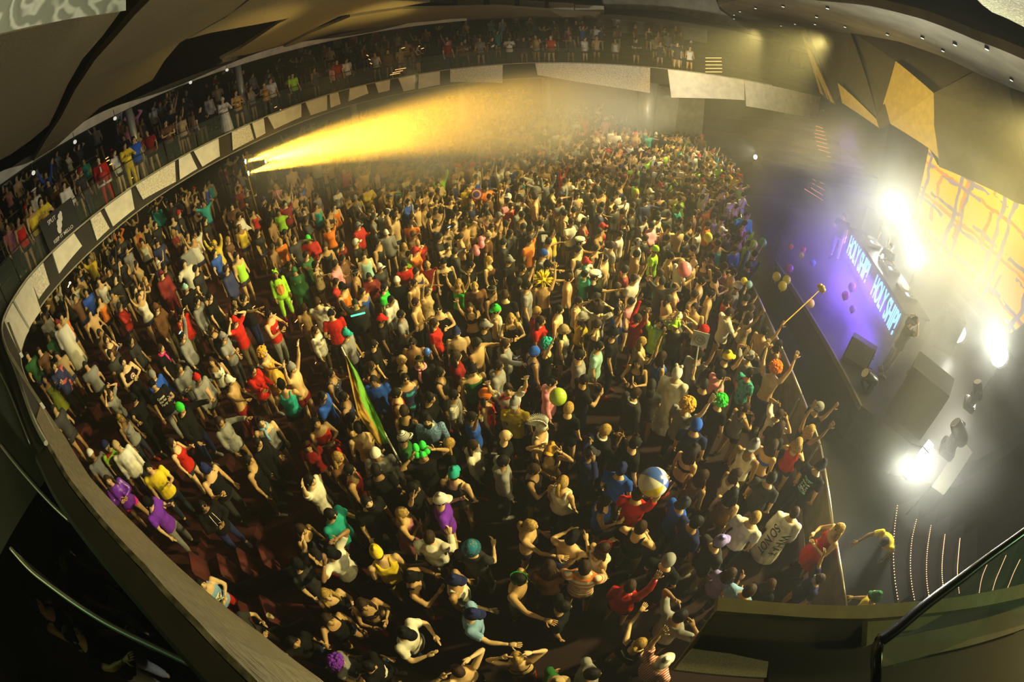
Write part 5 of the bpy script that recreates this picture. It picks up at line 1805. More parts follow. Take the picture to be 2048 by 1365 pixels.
for k,(x,y) in enumerate(DL):
    p=at(x,y,9.38); bm=bmesh.new(); tube(bm,[p,p-V((0,0,.07))],.065,12); o=empty('downlight',p-V((0,0,.07)))
    c=obj('housing',bm,RUBBER,o); c.matrix_parent_inverse=Matrix.Translation(-o.location)
    bm=bmesh.new(); tube(bm,[p-V((0,0,.072)),p-V((0,0,.08))],.052,12); c=obj('lens',bm,emis('downlight_lens',(1,.95,.7),2.2),o); c.matrix_parent_inverse=Matrix.Translation(-o.location)
    tag(o,'small round downlight in the grey ceiling slab above the stage','light','downlights in the grey ceiling slab')
# faceted gold acoustic panels round the stage opening (each facet its own panel; lit and shaded facets differ by painted colour)
FAC=[('trim_61',[(1600,62),(1612,58),(1668,208),(1648,195)],[15.3,15.2,14.6,14.7],FACETSHADE),
('trim_62',[(1600,62),(1668,208),(1640,186)],[15.0,14.4,15.0],FACETLIT),
('trim_63',[(1604,60),(1640,56),(1700,63),(1755,235),(1690,180),(1672,200),(1660,208)],[15.4,15.6,15.6,14.2,15.0,14.7,14.5],FACETSHADE),
('trim_64',[(1675,165),(1752,238),(1758,256),(1684,206)],[14.6,14.1,14.1,14.7],FACETLIT),
('trim_65',[(1700,62),(1790,78),(1880,105),(1952,138),(1866,186),(1790,122),(1768,205),(1752,236)],[16.0,16.0,16.0,15.8,14.6,15.0,14.6,14.2],FACETSHADE),
('trim_66',[(1752,236),(1768,208),(1780,247),(1758,258)],[14.2,14.2,14.0,14.1],FACETSHADE),
('trim_67',[(1791,122),(1867,186),(1868,250),(1878,318),(1858,297),(1781,248),(1766,208)],[14.6,14.0,13.9,13.9,14.0,14.0,14.3],FACETLIT),
('trim_68',[(1868,186),(1960,138),(2016,165),(2030,240),(2050,340),(2090,420),(2030,404),(1878,334),(1868,250)],[14.0,14.6,14.6,14.6,14.4,14.2,14.2,13.9,13.9],FACETSHADE),
('trim_69',[(2016,165),(2100,200),(2130,420),(2080,410),(2050,330),(2032,250)],[14.8,15.2,15.2,14.5,14.5,14.6],FACETSHADE)]
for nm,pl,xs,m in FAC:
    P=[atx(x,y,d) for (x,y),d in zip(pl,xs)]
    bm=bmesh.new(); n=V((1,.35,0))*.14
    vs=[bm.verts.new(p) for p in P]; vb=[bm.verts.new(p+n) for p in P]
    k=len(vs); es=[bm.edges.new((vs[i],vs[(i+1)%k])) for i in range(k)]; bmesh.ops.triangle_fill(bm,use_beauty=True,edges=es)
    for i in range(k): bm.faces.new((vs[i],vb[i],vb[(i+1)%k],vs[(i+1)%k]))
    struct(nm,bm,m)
for pl in ([(1660,208),(1672,201),(1680,203),(1668,209)],[(1757,258),(1777,246),(1781,248),(1762,259)],[(1634,186),(1646,199),(1650,200),(1640,189)]):
    pass
# columns
def column(px0,py0,px1,py1,d,r,z0,z1,r2=None):
    s=ring_s(px1,py1)
    best=min(range(NR-1),key=lambda i:abs(math.atan2(ray(px1,py1).x,ray(px1,py1).y)-math.atan2(ringpt(i,d,0).x,ringpt(i,d,0).y)))
    p=ringpt(best,d,0); bm=bmesh.new(); tube(bm,[(p.x,p.y,z0),(p.x,p.y,(z0+z1)/2),(p.x,p.y,z1)],[r2 or r,((r2 or r)+r)/2,r],20); struct('column',bm,STEEL,True)
column(251,225,278,318,1.5,.16,FZ,8.1); column(477,137,485,191,1.5,.16,FZ,8.2)
column(921,165,924,198,1.6,.17,0.6,4.6); column(1090,157,1094,201,1.6,.19,.6,4.6); column(708,200,711,220,1.6,.17,.6,4.6)
column(1303,167,1291,263,1.4,.62,0,4.6,.30)
# fascia drop walls beside the big column
bm=bmesh.new(); prism(bm,[aty(1312,170,25.2),aty(1360,180,25.2),aty(1350,262,25.2),aty(1300,262,25.2)],V((0,.3,0))); struct('wall_pier',bm,mat('pier',(.30,.26,.16),.7,noise_s=2))
# glass balustrade with steel posts and rail
k=0
for i0 in range(48,SEND-6,7):
    i1=min(i0+7,SEND-6); bm=bmesh.new(); rows=[]
    for j in range(5):
        s=i0+.15+(i1-i0-.3)*j/4; rows.append([bm.verts.new(ringpt(s,.20,TZ+.02)),bm.verts.new(ringpt(s,.20,TZ+.82)),bm.verts.new(ringpt(s,.215,TZ+.82)),bm.verts.new(ringpt(s,.215,TZ+.02))])
    for a,b in zip(rows,rows[1:]):
        for j in range(4): bm.faces.new((a[j],a[(j+1)%4],b[(j+1)%4],b[j]))
    struct('trim_%d'%(100+k),bm,GLASS); k+=1
bm=bmesh.new(); tube(bm,[ringpt(i,.21,TZ+.85) for i in range(48,SEND-5,2)],.018,6); struct('trim_140',bm,mat('dark_rail',(.03,.03,.025),.4))
for d,h in ((2.6,1.15),(4.3,1.75)):
    r=empty('guard_rail',ringpt(190,d,FZ)); off=Matrix.Translation(-r.location)
    bm=bmesh.new(); tube(bm,[ringpt(i,d,FZ+h) for i in range(150,SEND-8,3)],.02,6); c=obj('handrail',bm,STEEL,r); c.matrix_parent_inverse=off
    for i in range(150,SEND-8,9):
        bm=bmesh.new(); tube(bm,[ringpt(i,d,FZ+.2),ringpt(i,d,FZ+h)],.016,6); c=obj('post',bm,STEEL,r); c.matrix_parent_inverse=off
    tag(r,'thin steel guard rail along the '+('lower' if d<3 else 'upper')+' row of the side balcony','railing')
# step lights
def glow(bm,a,b,r=.012): tube(bm,[a,b],r,5)
def lights(name,label,cat,group,segs,r=.012,m=None):
    for a,b in segs:
        bm=bmesh.new(); glow(bm,a,b,r); tag(obj(name,bm,m or STRIPW),label,cat,group)
lf=[((333,588),(340,583)),((341,598),(352,589)),((352,606),(367,596)),((362,625),(372,615)),((368,632),(381,621)),((384,633),(391,627)),((500,620),(510,612)),((510,636),(517,630)),((530,612),(540,600)),((583,624),(590,618)),((590,645),(600,634)),((601,655),(610,646)),((618,668),(624,661)),((640,630),(645,625)),((650,643),(657,636)),((668,660),(674,655)),((706,700),(712,690)),((625,735),(632,725)),((720,715),(727,705)),((590,560),(596,555)),((608,572),(613,568)),((628,655),(633,650)),((650,662),(655,658)),((735,650),(740,645)),((545,635),(552,628))]
def onfloor(px,py,dz=.02):
    z=0
    for _ in range(8):
        p=at(px,py,z+dz); z=zf(p.x,p.y)
    return at(px,py,z+dz)
segs=[]
for (a,b),(c,e) in lf:
    p=onfloor(a,b,.12); q=onfloor(c,e,.12); q.z=p.z; segs.append((p,q))
lights('step_light','small warm strip light in the step edges among the dance floor crowd','light','step lights among the crowd',segs,.012)
segs=[]
for y,x0,x1 in [(116,1411,1443),(123,1411,1443),(130,1411,1444),(137,1411,1444),(144,1411,1444)]:
    s=(ring_s(x0,y)[0]+ring_s(x1,y)[0])/2
    p=aty(x0,y,24.6); q=aty(x1,y,24.6); segs.append((p,q))
lights('step_light','warm strip light on the short stair of the far balcony','light','stair lights on the far balcony',segs,.02)
segs=[]
for (a,b),(c,e) in [((253,380),(259,376)),((262,375),(272,367)),((267,372),(283,362)),((258,360),(266,355)),((211,318),(217,314)),((213,323),(219,320)),((219,330),(224,327)),((780,150),(800,146)),((785,146),(806,141)),((790,140),(812,136)),((803,97),(810,95)),((832,94),(840,92)),((842,98),(848,96)),((733,110),(737,112)),((737,118),(741,120)),((740,126),(744,128)),((540,210),(546,207)),((548,216),(554,213)),((556,222),(562,219))]:
    r=ring_s(a,b)
    q0=ray(a,b); q1=ray(c,e)
    t=(ringpt(r[0],.9,0)-V((0,0,0))).length/math.hypot(q0.x,q0.y); segs.append((CAM+q0*t,CAM+q1*t))
lights('step_light','tiny warm strip light on the steps of the side balcony','light','step lights on the side balcony',segs,.014)
segs=[]
for (a,b),(c,e) in [((1632,252),(1646,257)),((1631,260),(1648,264)),((1629,267),(1651,272)),((1630,274),(1653,280)),((1632,282),(1654,288)),((1634,291),(1657,297)),((1637,299),(1660,306)),((1654,313),(1662,314)),((1625,358),(1631,362)),((1640,365),(1648,368)),((1624,366),(1630,370)),((1634,372),(1648,380)),((1622,376),(1646,391)),((1609,378),(1646,401)),((1600,381),(1607,396)),((1607,396),(1622,409)),((1602,410),(1616,420))]:
    segs.append((atx(a,b,16.5),atx(c,e,16.5)))
lights('step_light','pinkish strip light on the stairs beyond the smoky stage','light','stair lights beyond the stage',segs,.014,emis('pink_led',(1.,.36,.15),2.))
# curved led step edges beside the stage
arcs=[[(1795,1012),(1789,1060),(1787,1110),(1790,1160),(1797,1205)],[(1833,1040),(1824,1080),(1821,1125),(1823,1165),(1830,1205)],[(1862,1052),(1856,1090),(1853,1130),(1854,1165),(1859,1200)],[(1890,1070),(1886,1105),(1884,1140),(1886,1170),(1891,1197)],[(1920,1078),(1917,1110),(1915,1140),(1916,1165),(1919,1190)],[(1985,1108),(1972,1135),(1963,1160),(1957,1195)],[(2012,1112),(2000,1140),(1990,1165),(1982,1195)],[(2040,1120),(2028,1145),(2018,1170),(2008,1195)]]
for k,a in enumerate(arcs):
    z=.15+.14*k if k<5 else .7
    P=spline([at(x,y,z) for x,y in a],8); r=empty('lit_step',P[0]-V((0,0,0))); off=Matrix.Translation(-r.location)
    bm=bmesh.new()
    for p,q in zip(P,P[1:]): prism(bm,[p+V((0.012,0,-.03)),q+V((.012,0,-.03)),q+V((.95,0,-.03)),p+V((.95,0,-.03))],V((0,0,-.12)))
    c=obj('tread',bm,STAGEM,r); c.matrix_parent_inverse=off
    bm=bmesh.new(); L=0
    tot=sum((q-p).length for p,q in zip(P,P[1:])); step=tot/34; 
    acc=0
    for p,q in zip(P,P[1:]):
        l=(q-p).length
        while acc<l: ball(bm,p.lerp(q,acc/l),.010,6,4); acc+=step
        acc-=l
    c=obj('led_row',bm,emis('led_dot',(1.,.55,.25),5.),r); c.matrix_parent_inverse=off; c['kind']='stuff'
    nth=['first','second','third','fourth','fifth'][k] if k<5 else None
    tag(r,(f'curved step with a row of tiny lights, {nth} from the crowd barrier' if nth else 'lit step behind the dark handrail, '+['lowest','middle','top'][k-5]+' of three'),'step','lit steps beside the stage')
# near balcony corner with ledge, floor, wall and glass rail
def trace(name,pl,z,m,th=-.06):
    bm=bmesh.new(); prism(bm,[at(x,y,z) for x,y in pl],V((0,0,th))); return struct(name,bm,m)
LEDGE=mat('ledge',(.26,.225,.125),.6,noise_s=14,noise_a=.15); NEARD=mat('near_floor',(.007,.006,.003),.8,noise_s=9)
trace('trim_71',[(1437,1194),(1560,1206),(1700,1212),(1800,1206),(1905,1196),(2060,1165),(2070,1190),(1905,1222),(1830,1230),(1735,1238),(1640,1237),(1540,1230),(1434,1222)],5.42,LEDGE,-.05)
trace('trim_72',[(1434,1222),(1540,1230),(1640,1237),(1737,1239),(1737,1420),(1537,1420),(1536,1325),(1385,1298)],5.30,NEARD,-.05)
trace('trim_73',[(1385,1298),(1460,1308),(1537,1324),(1533,1356),(1440,1350),(1350,1340)],5.31,MESHP,-.04)
trace('trim_74',[(1434,1222),(1385,1298),(1350,1340),(1344,1338),(1428,1224)],5.24,LEDGE,-.03)
trace('trim_75',[(1736,1238),(1850,1228),(1900,1222),(1830,1260),(1755,1268)],5.36,LEDGE,-.05)
trace('trim_76',[(1736,1238),(1755,1268),(1755,1283),(1733,1292)],5.36,LEDGE,-.05)
trace('trim_77',[(1733,1292),(1755,1283),(1850,1262),(2090,1195),(2120,1460),(1725,1460)],5.10,NEARD,-.05)
trace('trim_78',[(1760,1282),(1850,1264),(2070,1205),(2070,1250),(1860,1310),(1765,1335)],5.2,mat('near_ramp',(.10,.09,.045),.7,noise_s=5),-.04)
gr=empty('glass_balustrade',at(1758,1290,5.3)); off=Matrix.Translation(-gr.location)
top=[at(2075,560,6.35),at(2010,640,6.30)]
hr=spline([at(x,y,6.25) for x,y in [(2075,1045),(1990,1107),(1920,1160),(1850,1212),(1790,1262),(1757,1285)]],6)
bm=bmesh.new(); tube(bm,hr,.020,10); c=obj('handrail',bm,mat('dark_steel',(.05,.05,.045),.25,metal=.9),gr,True); c.matrix_parent_inverse=off
bm=bmesh.new(); tube(bm,[hr[-1],at(1754,1310,6.25),at(1750,1400,6.2)],.018,8); c=obj('post',bm,MATS['dark_steel'],gr,True); c.matrix_parent_inverse=off
bm=bmesh.new()
LW=[at(x,y,5.6) for x,y in [(2090,1235),(2030,1248),(1970,1268),(1910,1290),(1850,1312),(1790,1335)]]; LW=spline(LW,6); prism(bm,[hr[0]-V((0,0,.03)),hr[len(hr)//2]-V((0,0,.03)),hr[-1]-V((0,0,.03)),LW[-1],LW[len(LW)//2],LW[0]],V((.004,.008,0)))
c=obj('glass_panel',bm,mat('green_glass',(.12,.30,.17),.05,alpha=.25),gr); c.matrix_parent_inverse=off; c['label']='green tinted glass'
tag(gr,'green tinted glass balustrade with dark handrail by the near ledge','railing')
# terrace and its glass rails beyond the near parapet
bm=bmesh.new(); prism(bm,[V((-13.5,3.2,3.0)),V((-10.5,3.35,3.0)),V((-7.0,1.75,3.0)),V((-4.4,.75,3.0)),V((-2.6,.1,3.0)),V((-2.0,-2.5,3.0)),V((-9,-4.5,3.0)),V((-14,-3,3.0))],V((0,0,-.2))); struct('floor_terrace',bm,mat('terrace_floor',(.055,.042,.018),.85,noise_s=3))
GREENST=mat('rail_steel',(.7,.7,.65),.38,metal=.6)
def handrail(pl,z,label,glass=True):
    P=spline([at(x,y,z) for x,y in pl],6); r=empty('glass_balustrade',P[0]-V((0,0,.9))); off=Matrix.Translation(-r.location)
    bm=bmesh.new(); tube(bm,P,.022,8); c=obj('handrail',bm,GREENST,r,True); c.matrix_parent_inverse=off
    bm=bmesh.new()
    for p,q in zip(P,P[1:]): prism(bm,[p-V((0,0,.06)),q-V((0,0,.06)),q-V((0,0,.95)),p-V((0,0,.95))],V((.004,.006,0)))
    c=obj('glass_panel',bm,MATS['green_glass'],r); c.matrix_parent_inverse=off
    for p in (P[0],P[len(P)//2],P[-1]):
        bm=bmesh.new(); tube(bm,[p,p-V((0,0,1.0))],.014,6); c=obj('post',bm,GREENST,r); c.matrix_parent_inverse=off
    tag(r,label,'railing')
handrail([(0,889),(50,950),(105,1010),(140,1042)],5.2,'steel topped glass balustrade beside the dark parapet, the longer upper one')
handrail([(22,1098),(60,1140),(100,1172),(200,1240),(330,1305),(480,1372)],5.2,'steel topped glass balustrade sweeping over the dark lower terrace')
handrail([(0,745),(22,790),(62,888)],5.2,'short steel topped glass balustrade next to the fascia end')
for k,pl in enumerate([[(14,646),(18,644),(42,704),(38,708)],[(14,705),(20,703),(83,804),(79,808)]]):
    bm=bmesh.new(); prism(bm,[at(x,y,5.5) for x,y in pl],V((0,0,-.08))); struct('trim_%d'%(81+k),bm,PANEL)
# ---------------------------------------------------------------- people
COLS=dict(blk=(.006,.006,.007),wht=(.72,.70,.64),gry=(.24,.24,.25),dgy=(.030,.030,.034),red=(.50,.018,.012),drd=(.22,.012,.012),org=(.80,.20,.015),yel=(.75,.56,.03),gld=(.70,.38,.05),grn=(.04,.62,.05),lim=(.38,.75,.04),dgn=(.02,.12,.03),olv=(.16,.18,.02),tea=(.02,.36,.34),aqu=(.35,.62,.60),blu=(.02,.09,.55),nvy=(.015,.022,.10),ltb=(.22,.40,.70),pur=(.16,.03,.48),pnk=(.80,.30,.40),mag=(.90,.04,.35),brn=(.13,.06,.025),tan=(.45,.33,.17),mau=(.35,.12,.16),vio=(.25,.22,.55),cow=(.75,.73,.68),strp=(.6,.6,.55),flg=(.7,.68,.62))
SKINS=[(.58,.37,.17),(.64,.43,.22),(.50,.31,.14),(.42,.26,.11),(.66,.46,.25),(.28,.16,.07)]
HAIRC=dict(s=(.006,.005,.004),b=(.030,.016,.008),y=(.36,.23,.06),d=(.006,.0045,.0035))
def up(v): return V(v).normalized()
DIRS=dict(down=((.16,.04,-1),(.06,.30,-1)),up=((.38,.35,1),(.05,.3,1)),phone=((.25,.30,-.95),(-.25,1,.55)),clap=((.35,.45,-.75),(-.75,.9,.35)),cross=((.32,.35,-.9),(-1,.6,.08)),fist=((.5,.5,-.35),(0,.4,1)),out=((.5,.8,-.02),(.15,1,.15)),head=((.85,.35,.5),(-.95,-.1,.6)),rail=((.2,.7,-.7),(0,1,-.15)),low=((.22,.15,-1),(.0,.7,-.6)))
POSES=dict(d=('down','down'),w=('down','up'),W=('up','up'),p=('down','phone'),c=('clap','clap'),x=('cross','cross'),f=('low','fist'),o=('low','out'),h=('head','head'),r=('rail','rail'),e=('low','low'))
HANDK=dict(down=.55,up=.2,phone=1.2,clap=.25,cross=.6,fist=1.35,out=.18,head=.4,rail=1.2,low=.6)
def skel(pose,sex,mir):
    """joints in a frame whose +Y is where the person faces, feet at z=0"""
    f=sex=='f'; sw=.165 if f else .195; hs=.94 if f else 1.0
    J=dict(hs=hs,f=f)
    J['hip']=V((0,0,.93*hs)); J['waist']=V((0,.005,1.10*hs)); J['chest']=V((0,.01,1.30*hs)); J['neck']=V((0,-.01,1.47*hs)); J['head']=V((0,.035,1.635*hs))
    a=POSES[pose]; a=a[::-1] if mir else a
    for s,k in ((-1,a[0]),(1,a[1])):
        u,fo=DIRS[k]; u=V((u[0]*s,u[1],u[2])).normalized(); fo=V((fo[0]*s,fo[1],fo[2])).normalized()
        S=V((s*sw,-.01,(1.42 if k not in('up','head') else 1.45)*hs)); E=S+u*.285*hs; W=E+fo*.25*hs
        J[s]=dict(S=S,E=E,W=W,d=fo,k=k)
    st=.10
    for s in (-1,1):
        J['L',s]=[V((s*.095,0,.90*hs)),V((s*(.095+st*.3),.02,.50*hs)),V((s*(.10+st*.4),-.02,.085))]
    return J
def torso_rings(bm,J,infl=0,z0=.84,z1=1.5,n=12,chest=True,neckr=None):
    hs=J['hs']; f=J['f']
    prof=[(.80,.135,.095),(.86,.165,.115),(.93,.172 if not f else .178,.118),(1.02,.155 if not f else .14,.105),(1.10,.145 if not f else .122,.098),(1.20,.158 if not f else .135,.108),(1.30,.178 if not f else .150,.122 if not f else .130),(1.38,.185 if not f else .155,.112),(1.435,.165 if not f else .138,.088),(1.475,.095 if not f else .08,.068),(1.50,.058 if not f else .05,.056),(1.56,.052 if not f else .046,.054)]
    pts=[];rad=[]
    zs=[p for p in prof if z0-1e-6<=p[0]<=z1+1e-6]
    for z,rx,ry in zs:
        pts.append(V((0,.012 if z<1.45 else .0+(z-1.45)*.2,z*hs))); rad.append((rx+infl,ry+infl))
    tube(bm,pts,rad,n)
def limb(bm,P,rad,n=8): tube(bm,P,rad,n)
def arm(bm,a,hs,infl=0,t0=0,t1=2.0):
    """upper arm 0..1, forearm 1..2"""
    S,E,W=a['S'],a['E'],a['W']
    pr=[(0,.058),(.35,.052),(.8,.043),(1.0,.040),(1.25,.042),(1.6,.034),(2.0,.026)]
    pts=[];rad=[]
    for t,r in pr:
        if t>t1+1e-6: break
        pts.append(S.lerp(E,t) if t<=1 else E.lerp(W,t-1)); rad.append(r*(.88 if hs<1 else 1)+infl)
    if pts and pr and t1 not in [p[0] for p in pr]:
        pts.append(S.lerp(E,t1) if t1<=1 else E.lerp(W,t1-1)); rad.append(rad[-1])
    tube(bm,pts,rad,8); ball(bm,pts[0],rad[0]*1.02,8,6)
def leg(bm,P,hs,infl=0,t1=2.0,flare=0):
    pr=[(0,.088),(.4,.080),(1.0,.056),(1.35,.055),(1.8,.038),(2.0,.036)]
    pts=[];rad=[]
    for t,r in pr:
        if t>t1+1e-6: break
        pts.append(P[0].lerp(P[1],t) if t<=1 else P[1].lerp(P[2],t-1)); rad.append(r+infl+flare*t)
    tube(bm,pts,rad,8)
def hand(bm,a,hs):
    W,d,s=a['W'],a['d'],(1 if a['S'].x>0 else -1)
    k=a['k']; curl=HANDK[k]
    # palm normal: towards the body/front
    n=V((-s*.6,.5,.1)) if k in('down','low') else V((0,1,.2)) if k in('up',) else V((-s,.1,.1)) if k in('clap','fist','phone') else V((0,0,-1)) if k in('out','rail') else V((-s*.2,-1,0))
    n=(n-d*n.dot(d)); n=n.normalized() if n.length>.05 else V((0,0,1)).cross(d).normalized()
    w=d.cross(n).normalized()
    tube(bm,[W-d*.01,W+d*.03,W+d*.065,W+d*.09],[(.024,.018),(.036,.016),(.041,.015),(.036,.012)] if abs(w.x)>.5 or True else .03,8)
    for i,(o,l) in enumerate(((-.030,.060),(-.010,.074),(.011,.080),(.031,.070))):
        b=W+d*.084+w*o; p=[b-d*.012]; dirn=d.copy(); ang=curl*.42
        sp=w*(o*.9 if curl<.4 else 0)
        for q,fr in enumerate((.45,.32,.23)):
            dirn=(dirn*math.cos(ang)+n*math.sin(ang)).normalized(); 
            p.append(p[-1]+(dirn+sp*3).normalized()*(l*fr+ (.012 if q==0 else 0)))
        tube(bm,p,[.0095,.0092,.0082,.006],5)
    b=W+d*.03+w*(-.034*(1))
    t=(-w*.75+d*.65+n*(.25+.3*curl)).normalized()
    tube(bm,[b+w*.012,b+t*.028,b+t*.05+d*.006,b+t*.062+d*.016+n*.01*curl],[.013,.0115,.010,.007],5)
def head_mesh(bm,f):
    """skull with jaw, brow, nose, lips, ears and eyes; origin at the head centre, +Y is the face"""
    n,m=20,16; grid=[]
    for i in range(1,m):
        th=PI*i/m; row=[]
        for j in range(n):
            ph=2*PI*j/n; x,y,z=math.sin(th)*math.sin(ph),math.sin(th)*math.cos(ph),math.cos(th)
            rx,ry,rz=.076,.098,.118
            if z<0:
                k=1-.34*(-z)**1.3; rx*=k; ry*=(1-.12*(-z)); 
            X,Y,Z=x*rx,y*ry,z*rz
            if y<0: Y*=1.02-.25*max(0,-z-.3)
            if y>0:
                fr=y
                Y+=.017*math.exp(-((x/.16)**2+((z+.12)/.20)**2))*fr          # nose
                Y-=.010*(math.exp(-(((abs(x)-.40)/.20)**2+((z-.06)/.13)**2)))*fr # sockets
                Y+=.006*math.exp(-((x/.5)**2+((z-.24)/.1)**2))*fr             # brow
                Y+=.007*math.exp(-((x/.28)**2+((z+.50)/.09)**2))*fr           # lips
                Y+=.010*math.exp(-((x/.3)**2+((z+.85)/.16)**2))               # chin
            row.append(bm.verts.new((X,Y,Z)))
        grid.append(row)
    t=bm.verts.new((0,0,.118)); b=bm.verts.new((0,.012,-.116))
    fs=[]
    for j in range(n):
        bm.faces.new((t,grid[0][(j+1)%n],grid[0][j])); bm.faces.new((b,grid[-1][j],grid[-1][(j+1)%n]))
        for i in range(len(grid)-1):
            fc=bm.faces.new((grid[i][j],grid[i][(j+1)%n],grid[i+1][(j+1)%n],grid[i+1][j])); c=fc.calc_center_median()
            if c.y>.05 and abs(c.x)<.026 and -.068<c.z<-.048: fc.material_index=2
    for s in (-1,1):
        ball(bm,(s*.076,-.008,0),.022,8,6,(.45,.8,1.3))
        k=len(bm.faces); ball(bm,(s*.030,.080,.010),.013,8,6); bm.faces.ensure_lookup_table()
        for fc in bm.faces[k:]: fc.material_index=1
        k=len(bm.faces); tube(bm,[(s*.014,.096,.032),(s*.030,.095,.037),(s*.048,.083,.033)],.0045,4); bm.faces.ensure_lookup_table()
        for fc in bm.faces[k:]: fc.material_index=1
def remesh(bm,vox,mats,name,smooth_it=3,noise_a=0):
    me=bpy.data.meshes.new('tmp'); bmesh.ops.recalc_face_normals(bm,faces=bm.faces[:]); bm.to_mesh(me); bm.free()
    o=bpy.data.objects.new('tmp',me); COLL.objects.link(o)
    r=o.modifiers.new('r','REMESH'); r.mode='VOXEL'; r.voxel_size=vox; r.use_smooth_shade=True
    s=o.modifiers.new('s','SMOOTH'); s.factor=.5; s.iterations=smooth_it
    dg=bpy.context.evaluated_depsgraph_get(); out=bpy.data.meshes.new_from_object(o.evaluated_get(dg)); out.name=name
    bpy.data.objects.remove(o); bpy.data.meshes.remove(me)
    if noise_a:
        n=len(out.vertices); co=np.empty(n*3); out.vertices.foreach_get('co',co); no=np.empty(n*3); out.vertices.foreach_get('normal',no)
        co=co.reshape(-1,3); no=no.reshape(-1,3)
        w=np.sin(co[:,2]*34+co[:,0]*17+1.3*np.sin(co[:,1]*23))*np.sin(co[:,0]*29-co[:,2]*11)
        co=co+no*(w*noise_a)[:,None]; out.vertices.foreach_set('co',co.ravel()); out.update()
    out.materials.clear()
    for m in mats: out.materials.append(m)
    out.polygons.foreach_set('use_smooth',[True]*len(out.polygons)); return out
CACHE={}
def cached(key,fn):
    if key not in CACHE: CACHE[key]=fn()
    return CACHE[key]
UPP={'c':.40,'s':.05,'r':.10,'a':-.05,'l':.3}
def headmat(J,face):
    p=UPP.get(face,.05); return Matrix.Translation(J['head'])@Matrix.Rotation(p,4,'X')
def body_mesh(pose,sex,mir,face,low=False):
    J=skel(pose,sex,mir); hs=J['hs']; bm=bmesh.new()
    torso_rings(bm,J,0,.80,1.56)
    for s in (-1,1):
        arm(bm,J[s],hs); leg(bm,J['L',s],hs)
        if J['f']: ball(bm,(s*.062,.115,1.285*hs),.058,10,8,(1,.85,1))
    if low:
        ball(bm,J['head'],.098,10,8,(.82,1,1.2)); return remesh(bm,.045,[SKIN],'body',1)
    me=remesh(bm,.021,[SKIN,EYE,LIP],'body',3)
    b2=bmesh.new(); b2.from_mesh(me); bpy.data.meshes.remove(me)
    h=bmesh.new(); head_mesh(h,J['f']); h.transform(headmat(J,face)); hm=bpy.data.meshes.new('h'); h.to_mesh(hm); h.free(); b2.from_mesh(hm); bpy.data.meshes.remove(hm)
    for s in (-1,1): hand(b2,J[s],hs)
    return mesh(b2,'body',[SKIN,EYE,LIP],True)
def top_mesh(kind,pose,sex,mir,low=False):
    J=skel(pose,sex,mir); hs=J['hs']; bm=bmesh.new(); inf=.016
    if kind=='t':
        torso_rings(bm,J,inf+.004,.86,1.475)
        for s in (-1,1): arm(bm,J[s],hs,inf,0,.62)
    elif kind=='k':
        torso_rings(bm,J,inf,.86,1.38)
        for s in (-1,1): tube(bm,[V((s*.10,.085,1.36*hs)),V((s*.105,.05,1.44*hs)),V((s*.10,-.03,1.475*hs)),V((s*.09,-.085,1.40*hs)),V((s*.08,-.09,1.3*hs))],[(.032,.018)]*5,8)
    elif kind=='b':
        torso_rings(bm,J,inf*.8,1.20,1.30)
    elif kind=='h':
        torso_rings(bm,J,inf+.008,.80,1.475)
        for s in (-1,1): arm(bm,J[s],hs,inf+.004,0,1.93)
        tube(bm,[V((0,-.07,1.46*hs)),V((0,-.085,1.50*hs))],[.09,.07],10)
    elif kind=='d':
        torso_rings(bm,J,inf,.93,1.38); L=[(1.05,.15,.12),(.93,.21,.17),(.75,.25,.21),(.55,.27,.24)]
        if not J['f']: L=[(1.3,.19,.14),(.93,.22,.18),(.6,.26,.22),(.25,.29,.26)]
        tube(bm,[V((0,.01,z*hs)) for z,_,_ in L],[(a,b) for _,a,b in L],12)
        if J['f']:
            for s in (-1,1): tube(bm,[V((s*.08,.085,1.36*hs)),V((s*.09,.03,1.455*hs)),V((s*.08,-.085,1.38*hs))],.014,6)
        else:
            torso_rings(bm,J,inf+.01,.86,1.475)
            for s in (-1,1): arm(bm,J[s],hs,inf+.012,0,1.8)
    elif kind=='o':
        torso_rings(bm,J,inf+.012,.80,1.475)
        for s in (-1,1): arm(bm,J[s],hs,inf+.008,0,1.93); leg(bm,J['L',s],hs,.022,1.9)
    if J['f'] and kind!='o' :
        for s in (-1,1): ball(bm,(s*.062,.118,1.285*hs),.066,10,8,(1,.85,1))
    return remesh(bm,.05 if low else .019,[CLOTH],'top',1 if low else 2,0 if low else .0035)
def bottom_mesh(kind,sex,low=False):
    J=skel('d',sex,False); hs=J['hs']; bm=bmesh.new()
    torso_rings(bm,J,.010,.80,.94); t1={'shorts':.85,'trousers':1.95,'skirt':.55}[kind]
    for s in (-1,1): leg(bm,J['L',s],hs,.014,t1,.010 if kind!='trousers' else 0)
    return remesh(bm,.05 if low else .024,[CLOTH],'bottom',1)
def shoe_mesh(sex,s):
    J=skel('d',sex,False); A=J['L',s][2]; bm=bmesh.new()
    tube(bm,[(A.x,-.10,.03),(A.x,-.06,.055),(A.x,.02,.05),(A.x,.10,.035),(A.x,.145,.02)],[.03,(.042,.055),(.042,.05),(.046,.035),.022],8)
    tube(bm,[(A.x,-.03,.05),(A.x,-.03,.10)],.042,8); return mesh(bm,'shoe',[CLOTH],True)
